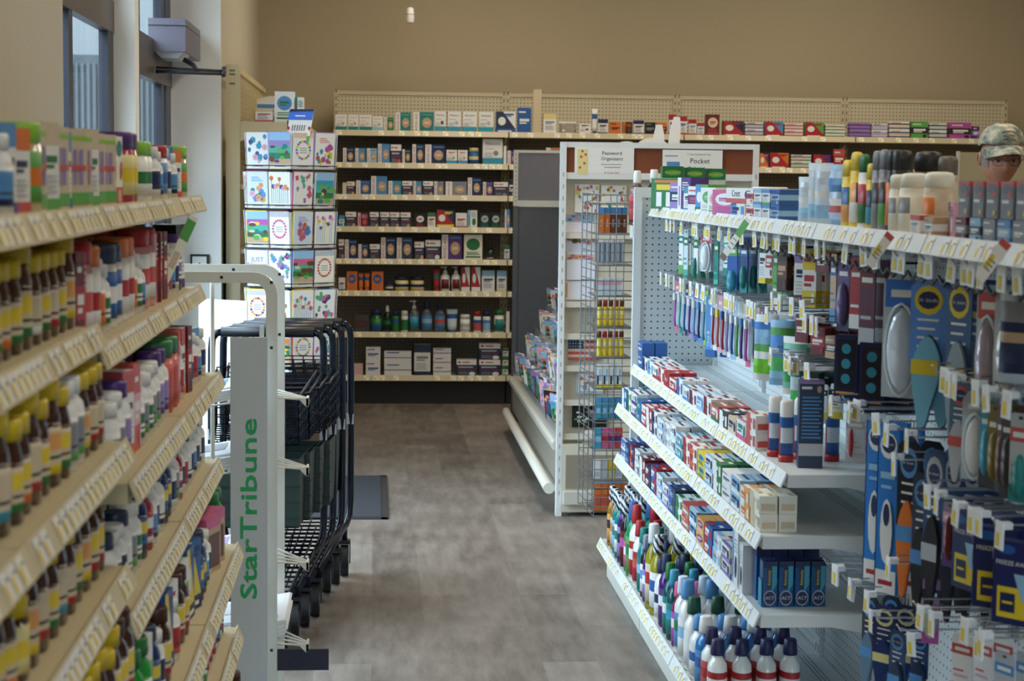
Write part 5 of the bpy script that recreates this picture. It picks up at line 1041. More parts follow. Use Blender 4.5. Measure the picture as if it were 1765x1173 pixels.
# floss bags
fl1 = pouch(.085, .195, .028, ('bcd8f0', dict(rough=.25)), 'W', [(.1, .34, '6fc020'), (.34, .4, 'W'), (.4, .6, 'g'), (.6, .78, 's'), (.78, .9, '3f80d0')], 1)
fl2 = pouch(.08, .185, .028, ('9fd8c0', dict(rough=.25)), 's', [(.1, .25, 's'), (.25, .5, '5cc070'), (.5, .8, '5a9ae0'), (.8, .92, 'g')], 2)
fl3 = pouch(.075, .16, .026, ('8fd8a0', dict(rough=.25)), 'W', [(.1, .3, 's'), (.3, .55, '3fb050'), (.55, .75, 'H'), (.75, .9, 'T')], 3)
hang(hy(1302), Z2 - .01, fl1, 3, 'white, blue and lime floss pick bag', 'floss_bag', 'floss bag', .8, .045); hang(hy(1330), Z2 - .01, fl2, 3, 'large blue and green bag of floss picks', 'floss_bag', 'floss bag', .8, .045)
Z2b = 1.255
for px in (1342, 1354, 1368, 1383): hook(hy(px), Z2b, 'four-hook row above the floss bags')
hang(hy(1369), Z2b - .03, boxp(.05, .075, .03, 'bd', 'M', 'M', 'W'), 2, 'maroon boxed lip remedy', 'hanging_pack', 'pack', .5, .04)
Z2c = 1.225
for px in (1397, 1410, 1424): hook(hy(px), Z2c, 'three-hook row left of the dark boxes')
hang(hy(1397), Z2c - .02, boxp(.05, .07, .03, 'bd', 'M', 'R', 'W'), 3, 'small crimson hanging box', 'hanging_pack', 'pack', .5, .04); hang(hy(1424), Z2c - .03, boxp(.055, .055, .03, 'bd', 'E', 'd', 'W'), 2, 'small tan hanging box', 'hanging_pack', 'pack', .5, .05)
Z3 = 1.10
for px in (1341, 1352, 1364, 1379, 1394): hook(hy(px), Z3, 'hook row below the floss bags')
hang(hy(1352), Z2b - .1, pouch(.08, .16, .028, ('88c8b0', dict(rough=.25)), 'W', [(.2, .5, '2f9a58'), (.5, .8, 'H')], 4), 3, 'pale green bag of flossers', 'floss_bag', 'floss bag', .8, .045)
hang(hy(1366), Z3 - .01, fl3, 2, 'green and white bag of flossers hanging lowest', 'floss_bag', 'floss bag', .8, .05); hang(hy(1383), Z3 - .02, boxp(.055, .085, .03, 'bd', 'J', 'J', 's'), 2, 'dark teal boxed floss', 'hanging_pack', 'pack', .7, .05)
hang(hy(1400), Z3 - .04, card(.04, .09, 'W', 'K', 'Y'), 2, 'white, black and yellow clearance card', 'hanging_pack', 'pack', .6, .04)
# dark navy boxes
nb = (carton(.062, .04, .165, '101c4c', [('r', 'f', .12, .22, .88, .94, '0a0e24'), ('e', 'f', .5, .8, .2, .075, 'C'), ('e', 'f', .5, .58, .2, .075, 'C'), ('e', 'f', .5, .36, .2, .075, 'C'), ('r', 'f', .1, .14, .9, .17, 'o'), ('r', 'f', .1, .05, .7, .08, 'b')]), .165)
hang(hy(1446), 1.21, nb, 2, 'dark navy box with three blue circles', 'hanging_pack', 'box', .95, .07); hang(hy(1475), 1.205, nb, 2, 'dark navy box behind the first ones', 'hanging_pack', 'box', .95, .07, x0=1.17)
for px, py in ((1453, 700), (1471, 700), (1489, 714), (1506, 724)): hook(hy(px), hz(px, py), 'hook row under the dark navy boxes')
hang(hy(1460), hz(1453, 700) - .02, card(.05, .12, 'H', 'a', 'a', (.3, .4, .12, .3, .008), 'R'), 2, 'clear card with a small red stick', 'hanging_pack', 'pack', .8, .04)
tall = (carton(.058, .012, .37, '1a78c8', [('r', 'f', 0, .0, 1, .14, 'W'), ('r', 'f', .15, .05, .85, .08, 'R'), ('e', 'f', .5, .9, .42, .08, 'W'), ('e', 'f', .5, .91, .34, .055, 'N'), ('t', 'f', "Dr. Scholl's", .5, .91, .5, .03, 'W', 0), ('r', 'f', .15, .7, .85, .74, 's'), ('r', 'f', .2, .64, .7, .66, 's'), ('e', 'f', .5, .38, .3, .2, 'W'), ('e', 'f', .5, .48, .16, .07, 'N'), ('r', 'l', 0, 0, 1, 1, 'B')]), .37)
hang(hy(1500), hz(1489, 714) - .02, tall, 2, 'tall bright blue insole pack', 'insole_pack', 'insoles', .55, .05); hang(hy(1522), hz(1506, 724) - .02, tall, 2, 'second tall bright blue insole pack further right', 'insole_pack', 'insoles', .5, .05)
for px, py in ((1549, 750), (1571, 806), (1597, 766)): hook(hy(px), hz(px, py), 'hook row beside the tall blue packs')
ork = insole(.06, .34, ('1a1c24', dict(rough=.3)), 'b', 'O')
hang(hy(1555), hz(1549, 750) - .02, ork, 2, 'black and orange work insole pack', 'insole_pack', 'insoles', .5, .05)
hang(hy(1600), hz(1597, 766) - .02, insole(.06, .36, '2a4a78', 'a', ('16181e', dict(rough=.4))), 4, 'dark blue and black insole pack', 'insole_pack', 'insoles', .45, .04); hang(hy(1580), hz(1571, 806) - .02, insole(.055, .3, '22304a', 'b', '14161c'), 3, 'near-black insole pack', 'insole_pack', 'insoles', .4, .045)
# right-hand rows
for px, py in ((1632, 648), (1657, 659), (1680, 667), (1703, 674), (1727, 685), (1751, 692)): hook(hy(px), hz(px, py), 'hook row below the foot cushion packs')
zr = hz(1657, 659)
hang(hy(1640), zr - .01, insole(.055, .2, '4a6a80', 'r', 'a'), 2, 'teal and grey callus cushion pack', 'foot_pack', 'pack', .4, .05); hang(hy(1668), zr - .02, clam(.055, .17, .012, 'W', 'a'), 2, 'white-fronted cushion clamshell', 'clamshell_pack', 'pack', .8, .05)
for i, (px, c, nm_) in enumerate([(1690, 'C', 'turquoise'), (1703, '7a6a20', 'olive'), (1716, 'd', 'brown'), (1728, 'Z', 'charcoal')]): hang(hy(px), zr - .03, card(.04, .16, c, c, 'k', (.5, .4, .35, .3, .01), c), 3, f'{nm_} nail care card', 'foot_pack', 'pack', .35, .04)
hang(hy(1748), zr - .03, card(.045, .16, 'a', 'r', 'T', (.5, .3, .3, .25, .012), 'T'), 3, 'grey and teal foot file card', 'foot_pack', 'pack', .5, .04)
for px, py in ((1622, 859), (1654, 877), (1678, 891), (1698, 899), (1726, 911), (1751, 927)): hook(hy(px), hz(px, py), 'hook row above the wart remover boxes')
zq = hz(1654, 877)
wb_ = (carton(.085, .03, .15, '16245c', [('r', 'f', 0, .0, 1, .06, 'N'), ('r', 'f', .12, .08, .88, .45, 'Y'), ('e', 'f', .3, .9, .22, .06, 'B'), ('t', 'f', 'FREEZE AWAY', .5, .74, .84, .1, 'W', 0), ('p', 'f', [(.5, .62), (.95, .62), (.95, .3), (.7, .3)], 's'), ('r', 'f', .2, .15, .55, .38, 'N'), ('r', 'f', .25, .25, .5, .28, 'Y'), ('r', 'l', .1, .1, .9, .3, 's'), ('r', 'l', .1, .5, .9, .7, 'y'), ('r', 'l', .1, .75, .9, .9, 'W')]), .15)
hang(hy(1668), zq - .015, wb_, 2, 'navy and white boxed wart treatment, left hook', 'wart_box', 'box', .25, .07); hang(hy(1715), zq - .015, wb_, 2, 'navy and yellow wart remover box facing out', 'wart_box', 'box', .95, .07); hang(hy(1752), zq - .02, wb_, 2, 'navy wart remover box at the frame edge', 'wart_box', 'box', .6, .07)
hang(hy(1630), hz(1622, 859) - .02, card(.04, .13, '8a7a8c', 'p', 'U', (.5, .45, .25, .35, .01), 'M'), 4, 'mauve nail clipper card', 'foot_pack', 'pack', .3, .04)
# lower left rows
for px, py in ((1445, 992), (1464, 1002), (1480, 1022), (1499, 1034), (1521, 1050), (1540, 1094)): hook(hy(px), hz(px, py), 'lowest hook row on the left')
lo = insole(.055, .22, '1e2638', 'b', '5a7890')
hang(hy(1495), hz(1480, 1022) - .02, lo, 2, 'black and grey-blue sport insole pack', 'insole_pack', 'insoles', .5, .05); hang(hy(1520), hz(1499, 1034) - .02, insole(.06, .2, '1a2a58', 'y', '14306a'), 2, 'navy work insole pack with yellow ring', 'insole_pack', 'insoles', .7, .05)
hang(hy(1545), hz(1540, 1094) - .02, insole(.05, .18, '24406a', 'b', '20304a'), 2, 'dark blue slim insole pack', 'insole_pack', 'insoles', .4, .05)
for px, py in ((1565, 994), (1582, 1117), (1611, 1075), (1646, 1095), (1694, 1101), (1716, 1125), (1742, 1135)): hook(hy(px), hz(px, py), 'lowest hook row on the right')
hang(hy(1600), hz(1565, 994) - .0, card(.036, .135, '9a7aa8', 'N', 'V', (.5, .35, .38, .28, .014), ('a8b090', dict(rough=.3))), 1, 'single lilac foot file pack on a hook', 'foot_pack', 'pack', .9)
hang(hy(1660), hz(1646, 1095) - .02, card(.05, .12, 'W', 'r', 'p'), 3, 'white and pink corn cushion card', 'foot_pack', 'pack', .5, .04); hang(hy(1735), hz(1716, 1125) - .02, card(.05, .12, 'a', 'b', 'A'), 3, 'grey bunion cushion card', 'foot_pack', 'pack', .5, .04)
# crossbars with wavy wire under the upper rows
def wavebar(y0, y1, x, z, label):
    n = int((y0 - y1) / .035); t = thing('hook_crossbar', (x, y0, z), label, 'crossbar')
    b = MB(); b.tube([(0, -i * .035, .008 * (-1) ** i) for i in range(n + 1)], .004, 'k', 5); b.obj('wavy_wire', t)
    b = MB()
    for i in (0, n // 2, n): b.tube([(0, -i * .035, 0), (XB - x - .01, -i * .035, 0)], .003, 'k', 4)
    b.obj('support_rod', t)
wavebar(5.6, 2.9, 1.128, 1.378, 'black wavy wire crossbar running behind the upper row of price tags')
b = MB(); b.box(-.02, -1.3, -.012, .02, 1.3, .012, mat('9aa0a2', rough=.4)); b.obj('hook_bar', None, (1.33, 5.6, 1.215)); tag(bpy.data.objects['hook_bar'], 'grey metal slotted bar along the back of the toothbrush row', 'bar')
b = MB(); b.box(-.02, -.9, -.012, .02, .9, .012, mat('8a9092', rough=.4)); b.obj('hook_bar', None, (1.33, 3.8, 1.15)); tag(bpy.data.objects['hook_bar.001'], 'grey metal slotted bar behind the insole packs', 'bar')
# paper strips hanging from the top rail
for i, (px, py0, py1) in enumerate([(1296, 378, 445), (1543, 405, 447), (1745, 418, 470)]):
    Y, z = PX(px, py0, 1.075); _, z2 = PX(px - 30, py1, 1.05)
    b = MB(); L = abs(z - z2) + .03; b.box(-.011, -.0006, -L, .011, .0006, 0, 'W')
    if i == 0: b.box(-.011, -.0012, -L * .42, .011, -.0006, -.01, 'g'); b.box(-.011, -.0012, -L, .011, -.0006, -L * .88, '7a6a58')
    else: b.box(-.011, -.0012, -L * .15, .011, -.0006, 0, 'r'); b.box(-.009, -.0012, -L * .7, .0, -.0006, -L * .4, 'Y')
    for k in range(3): b.box(-.007, -.0012, -L * (.5 + .1 * k) - .003, .007, -.0006, -L * (.5 + .1 * k), 'A')
    o = b.obj('shelf_talker', None, (1.066, Y, z + .002)); o.rotation_euler = (-.1, .62, -.9); tag(o, ['white and green offer strip hanging from the top rail above the dental cards', 'white and red offer strip hanging from the top rail under the shampoo bottles', 'white and red offer strip hanging from the top rail near the frame edge'][i], 'sign')

# ================================================================ GREETING CARD SPINNER
def art(w, h, seed, bg='W', edge=None, word=None):
    """greeting card with envelopes behind; flowers and motifs as flat print"""
    def mk():
        rr = random.Random(seed); b = MB(); b.box(-w / 2, 0, 0, w / 2, .003, h, bg)
        if edge: b.box(-w / 2 - .006, .004, -.0, w / 2 - .008, .006, h + .004, edge)
        b.box(-w / 2 + .008, .007, .0, w / 2 + .004, .024, h - .004, ('e6e4ea', dict(rough=.6)))
        pal = rr.sample(['P', 'O', 'V', 'r', 'b', 'C', 'Y', 'g', 't', 'U', 'o', 'p', 'u', 'T'], 5); ty = seed % 5; i = 0
        def fl(cx, cz, r, c, c2, i):
            n = 4 + seed % 3
            for k in range(n):
                a = 2 * PI * k / n + i; b.op2(w, h, ('e', cx + r * .6 * math.cos(a), cz + r * .42 * math.sin(a), r * .45, r * .3, c), .0004 + .00003 * i)
            b.op2(w, h, ('e', cx, cz, r * .22, r * .16, c2), .0008 + .00003 * i)
        if ty in (0, 3):      # bouquet over leaves
            for i in range(16):
                cx, cz = rr.uniform(.1, .9), rr.uniform(.16, .62 if ty else .88)
                b.op2(w, h, ('e', cx, cz, rr.uniform(.02, .08), rr.uniform(.02, .06), rr.choice(['g', 't', 'y', pal[0]])), .0003); fl(cx, cz + .04, rr.uniform(.06, .15), pal[i % 4], pal[4], i)
            if ty: [b.op2(w, h, ('r', .22, .74 + .05 * q, .78 - .1 * q, .76 + .05 * q, pal[0]), .0005) for q in range(3)]
        elif ty == 1:         # landscape
            for i, (u0, u1, c) in enumerate([(.78, 1, 's'), (.6, .78, pal[0]), (.42, .62, 't'), (.26, .44, 'G'), (.12, .28, 'E')]): b.op2(w, h, ('r', 0, u0, 1, u1, c), .0003 + .00003 * i)
            for i in range(12): b.op2(w, h, ('e', rr.uniform(.1, .9), rr.uniform(.2, .66), rr.uniform(.06, .2), rr.uniform(.03, .08), rr.choice(['g', 'T', 'd', pal[1], 'e'])), .0006 + .00003 * i)
        elif ty == 2:         # wreath round a few lines
            for i in range(18):
                a = 2 * PI * i / 18; b.op2(w, h, ('e', .5 + .33 * math.cos(a), .52 + .24 * math.sin(a), .06, .035, pal[i % 3]), .0004 + .00002 * i)
            for q in range(3): b.op2(w, h, ('r', .32, .44 + .06 * q, .68, .46 + .06 * q, 'A'), .0005)
            for q in range(5): b.op2(w, h, ('r', 0, .86 + q * .028, 1, .872 + q * .028, pal[3]), .0004)
        else:                 # upright stems
            for i in range(9):
                cx = .12 + .095 * i; tz_ = rr.uniform(.5, .85)
                b.op2(w, h, ('r', cx - .012, .14, cx + .012, tz_, rr.choice(['g', pal[1], 'b'])), .0004); fl(cx, tz_, rr.uniform(.07, .11), pal[i % 4], pal[4], i)
        b.op2(w, h, ('r', .06, .02, .94, .12, 'F'), .0009); b.op2(w, h, ('r', .25, .06, .75, .08, 'u'), .001)
        if word:
            b.op2(w, h, ('r', .1, .5, .9, .9, 'W'), .0014); b.op2(w, h, ('r', .12, .54, .88, .62, 'O'), .0018)
            b.text(word, (0, -.0022, h * .72), (1, 0, 0), (0, 0, 1), w * .72, h * .17, 'B')
        return b.data('card')
    return cached(('art', round(w, 3), round(h, 3), seed, bg, edge, word), mk)
def _op2(s, w, h, op, off):
    if op[0] == 'e':
        _, cx, cz, rx, rz_, c = op
        s.add([(-w / 2 + (cx + rx * math.cos(2 * PI * i / 10)) * w, -off, (cz + rz_ * math.sin(2 * PI * i / 10)) * h) for i in range(10)], [tuple(range(10))], c)
    else:
        _, u0, v0, u1, v1, c = op
        s.add([(-w / 2 + u * w, -off, v * h) for u, v in ((u0, v0), (u1, v0), (u1, v1), (u0, v1))], [(0, 1, 2, 3)], c)
MB.op2 = _op2
SCX, SCY = -.437, 9.42; AP = .225
t = thing('card_spinner', (SCX, SCY, 0), 'six-sided black wire greeting card spinner standing in front of the wall fixture', 'card rack')
b = MB(); b.tube([(0, 0, .03), (0, 0, 1.86)], .016, 'K', 10); b.obj('centre_pole', t)
b = MB(); b.lathe([(.24, 0, 'K'), (.24, .03, 'K')], n=20); b.obj('base', t)
tz = [PY(460, py, 9.2)[1] for py in (291, 359, 427, 494, 562, 630, 698)]
tn = ['top tier', 'second tier', 'third tier', 'fourth tier', 'fifth tier', 'sixth tier', 'lowest tier']
ang0 = -.45
WORDS = {(3, 0, 0): 'JUST', (9, 9, 9): ''}
EDG = {0: [None, 'u'], 1: ['P', None], 2: ['Y', 'M'], 3: ['B', 'U'], 4: ['Y', 'C'], 5: ['r', 'V'], 6: ['g', 'b']}
for ti, z in enumerate(tz):
    b = MB()
    for k in range(6):
        a = ang0 + k * PI / 3
        for zz in (0, .022):
            R1 = AP / math.cos(PI / 6) + .012
            b.tube([(R1 * math.sin(a - PI / 6), -R1 * math.cos(a - PI / 6), z + zz - .004), (R1 * math.sin(a + PI / 6), -R1 * math.cos(a + PI / 6), z + zz - .004)], .0025, 'K', 4)
        b.tube([(0, 0, z - .004), (.9 * AP * math.sin(a), -.9 * AP * math.cos(a), z - .004)], .003, 'K', 4)
    b.obj('wire_tier', t)
    for k, fn in ((0, 'facing side'), (1, 'right side'), (5, 'left side'), (2, 'far right side')):
        a = ang0 + k * PI / 3
        for s in range(2):
            if ti > 5 and k: continue
            off = (-.064 if s == 0 else .064); rr = random.Random(ti * 97 + k * 13 + s)
            bgc = rr.choice(['W', 'W', 'F', 'H', 'W', 'W', 's' if ti == 3 else 'W', 'e' if ti == 0 else 'W'])
            me = art(.118, .185, ti * 8 + k * 2 + s + 5, bgc, EDG[ti][s] if k in (0, 1) else None, WORDS.get((ti, k, s)))
            x = SCX + AP * math.sin(a) + off * math.cos(a); y = SCY - AP * math.cos(a) + off * math.sin(a)
            o = put('greeting_card', me, (x, y, z + .001), 0, f'flowery {"ivory" if bgc in "Fe" else ("pale blue" if bgc in "Hs" else "white")} greeting card, {tn[ti]}, {fn}, {["left", "right"][s]} pocket of spinner', 'greeting card', 'cards in the spinner')
            o.rotation_euler = (.06, 0, a + rr.uniform(-.1, .16))
# topper sign
x, z = PY(514, 228, 9.3)
b = MB(); b.prism([(-.06, -.06), (.055, -.06), (.085, .115), (-.035, .115)], 'y', 0, .003, 'W')
b.prism([(-.05, .06), (.073, .06), (.085, .115), (-.035, .115)], 'y', -.001, 0, '3f6fd0'); b.prism([(-.042, .1), (.08, .105), (.085, .115), (-.035, .115)], 'y', -.0015, -.0005, 'N'); b.prism([(-.06, -.06), (.055, -.06), (.062, -.02), (-.055, -.02)], 'y', -.001, 0, 'g')
for i in range(7): b.prism([(-.045 + i * .016, .05), (-.035 + i * .016, .062), (-.03 + i * .016, .05)], 'y', -.0014, -.0004, 'W')
b.box(-.01, -.0018, .078, .04, -.0012, .084, 'W')
for i in range(6): b.prism([(-.03 + i * .012, .005), (-.024 + i * .012, .036), (-.02 + i * .012, .034), (-.026 + i * .012, .005)], 'y', -.0018, -.0012, 'K')
for q in (-.045, .06): b.prism([(q - .008, .02), (q, .03), (q + .008, .02), (q, .005)], 'y', -.0018, -.0006, 'R')
tag(b.obj('spinner_sign', None, (x, 9.2, z)), 'small slanted blue, white and green sign on top of the card spinner', 'sign')
# goods on the wall fixture's top shelf
for i, (px0, px1, py, w, st_, lk, nm) in enumerate([(441, 471, 187, .03, style('hd', 'I', 'R', 'r'), 'low white box with red and green marks on the wall fixture', 'craft_box'), (474, 508, 158, .09, style('bl', 'W', 'b', 'G'), 'tall white box with a blue square on the wall fixture', 'craft_box'), (509, 524, 168, .06, style('vt', 'W', 'T', 'R'), 'white box with red and teal corner on the wall fixture', 'craft_box')]):
    xa, z = PY(px0, py, 9.95); xb, _ = PY(px1, py, 9.95)
    put(nm, carton(xb - xa, .1, z - 1.866, *st_), ((xa + xb) / 2, 9.96, 1.866), 0, lk, 'box', None)
for i, y in enumerate((10.3, 10.6, 10.95, 11.3)):
    put('craft_box', carton(.12, .16, .14 + .02 * i, *style(['sk', 'bd', 'hd', 'dg'][i], 'W', ['b', 'r', 'T', 'g'][i], 'A')), (-.58, y, 1.866), PI / 2, ['white and blue craft box behind the tall white box', 'white and coral craft box on the wall fixture', 'white and teal craft box on the wall fixture', 'white and green craft box furthest back on the wall fixture'][i], 'box', None)
# white board added in place of the bright patch between the door wall and the spinner
x, z = PY(374, 517, 8.75); x2, z2 = PY(431, 600, 8.75)
t = thing('bright_patch_board', ((x + x2) / 2, 8.75, 0), 'plain white board on a floor stand, added for the bright patch behind the carts', 'board', -.5)
b = MB(); b.box((x - x2) / 2 - .12, -.004, z - .75, (x2 - x) / 2, .004, z, 'F'); b.obj('panel', t)
b = MB(); b.tube([(0, .01, 0), (0, .01, z - .2)], .008, 'A'); b.box(-.12, -.08, 0, .12, .1, .012, 'A'); b.obj('stand', t)

# ================================================================ NEWSPAPER RACK
RX, RY = -.30, 4.95
t = thing('newspaper_rack', (RX, RY, 0), 'white metal newspaper rack with a Star Tribune side sign beside the left gondola', 'newspaper rack')
RW = mat('dcdcd2', rough=.35, noise=.04)
def frame(y):
    b = MB(); H = 1.305
    def bar(pts, w=.03, d=.02):
        P = [Vector((p[0], 0, p[1])) for p in pts]; n = len(P); vs = []
        for i, p in enumerate(P):
            dr = (P[min(i + 1, n - 1)] - P[max(i - 1, 0)]).normalized(); nr = Vector((-dr.z, 0, dr.x)) * w / 2
            vs += [(p.x - nr.x, y - d / 2, p.z - nr.z), (p.x + nr.x, y - d / 2, p.z + nr.z), (p.x + nr.x, y + d / 2, p.z + nr.z), (p.x - nr.x, y + d / 2, p.z - nr.z)]
        b.add(vs, [(4 * i + k, 4 * i + 4 + k, 4 * i + 4 + (k + 1) % 4, 4 * i + (k + 1) % 4) for i in range(n - 1) for k in range(4)], RW)
    arc = [(.02 - .05 + .05 * math.sin(a), H - .05 + .05 * math.cos(a) - .012) for a in [i * PI / 12 for i in range(7)]]
    arcl = [(-.36 + .05 - .05 * math.sin(a), H - .05 + .05 * math.cos(a) - .012) for a in [i * PI / 12 for i in range(6, -1, -1)]]
    bar([(-.36, 0)] + arcl + arc + [(.03 - .01, 0)])
    for x_ in (-.008,): b.box(x_ - .006, y + .008, 0, x_ + .006, y + .02, 1.16, RW)
    for z_ in (1.28, 1.1, .25): b.box(.02 - .004, y - .0106, z_ - .004, .024, y - .0099, z_ + .004, 'K')
    b.box(-.12, y - .0106, H - .016, -.112, y - .0099, H - .008, 'K')
    return b
frame(0).obj('front_frame', t); frame(.42).obj('rear_frame', t)
b = MB(); b.tube([(-.145, .03, 0), (-.145, .03, 1.29)], .006, RW); b.obj('inner_rod', t)
b = MB(); b.tube([(-.36, .0, .03), (-.36, .42, .03)], .009, RW); b.tube([(.02, .0, .03), (.02, .42, .03)], .009, RW); b.tube([(-.3, .0, 1.28), (-.3, .42, 1.28)], .007, RW); b.obj('tie_bar', t)
# sign plate facing the camera
sx0, _ = PY(397, 700, RY - .04); sx1, _ = PY(461, 700, RY - .04); _, szt = PY(430, 581, RY - .04)
b = MB(); b.box(sx0 - RX, -.042, .03, sx1 - RX, -.038, szt, mat('c6cacc', rough=.3, noise=.02)); b.box(sx0 - RX, -.038, szt - .02, sx0 - RX + .006, -.03, szt, 'A'); so = b.obj('sign_plate', t)
_, zt0 = PY(430, 722, RY - .04); _, zt1 = PY(430, 1030, RY - .04)
_T = text_geo('StarTribune'); b = MB(); Lz = zt0 - zt1
cx = .001 + (PY(428, 880, RY - .04)[0]) - RX; kx = .044 / _T[3]; kz = Lz / _T[2]
b.add([(cx - y_ * kx * 1.0, -.0424, (zt0 + zt1) / 2 + x_ * kz) for x_, y_ in _T[0]], _T[1], ('1fa35c', dict(rough=.4)))
for dd in (-.0014, .0014):
    for dz in (-.0014, .0014): b.add([(cx - y_ * kx + dd, -.0427 - .0002 * (dd > 0) - .0004 * (dz > 0), (zt0 + zt1) / 2 + x_ * kz + dz) for x_, y_ in _T[0]], _T[1], ('1fa35c', dict(rough=.4)))
o = b.obj('sign_lettering', so); o['label'] = 'green Star Tribune lettering reading upwards'
for i, py in enumerate((686, 805, 968, 1108, 1250)):
    xe, z = PY(532, py, RY + .02); xe -= RX
    b = MB()
    for k in range(4): b.tube([(-.34, .02 + k * .12, z - .05), (.02, .01 + k * .06, z + .004), (xe - .005, .006 + k * .014, z - .003)], .0032, RW, 5)
    b.tube([(-.34, .0, z - .05), (-.34, .42, z - .05)], .004, RW, 5); b.tube([(-.1, .0, z - .012), (-.1, .42, z - .012)], .004, RW, 5)
    b.prism([(xe - .03, z + .004), (xe, z + .002), (xe, z - .022), (xe - .008, z - .02)], 'y', .0, .006, RW); b.box(xe - .006, .0, z - .02, xe, .06, z + .003, RW)
    b.obj('wire_shelf', t)
    def paper(w, d, h, s):
        b = MB(); rr = random.Random(s)
        for q in range(4):
            zz = q * h / 4; dx = rr.uniform(-.012, .012)
            b.prism([(-w / 2 + dx, zz), (w / 2 + dx, zz), (w / 2 + dx + .006, zz + h / 8), (w / 2 + dx, zz + h / 4 - .0006), (-w / 2 + dx, zz + h / 4 - .0006)], 'y', -d / 2, d / 2, ('dedede', dict(rough=.7)))
        b.add([(-w / 2 + .02, -d / 2 + .03, h + .0006), (w / 2 - .02, -d / 2 + .03, h + .0006), (w / 2 - .02, -d / 2 + .07, h + .0006), (-w / 2 + .02, -d / 2 + .07, h + .0006)], [(0, 1, 2, 3)], 'A')
        b.add([(-w / 2 + .02, 0, h + .0006), (w / 2 - .1, 0, h + .0006), (w / 2 - .1, d / 2 - .03, h + .0006), (-w / 2 + .02, d / 2 - .03, h + .0006)], [(0, 1, 2, 3)], ['b', 'A', 'u', 'a', 'a'][s % 5])
        return b.data('newspaper')
    wp = .3 if i != 3 else .36
    o = put('newspaper_stack', paper(wp, .34, [.03, .035, .02, .045, .02][i], i), (RX - .17 + (.05 if i == 3 else 0), RY + .22, z + (-.022 if i != 3 else -.012)), 0, f'folded newspapers on the {["highest", "second", "third", "fourth", "lowest"][i]} tilted wire shelf of the rack', 'newspaper', None)
    o.rotation_euler = (0, -.158, 0)
b = MB(); b.box(.0, .02, -.0, .19, .03, .06, ('1c1c34', dict(rough=.4))); xe, z = PY(487, 1118, RY + .04); b.obj('dark_label_holder', t, (xe - RX - .06, .02, z - .062))

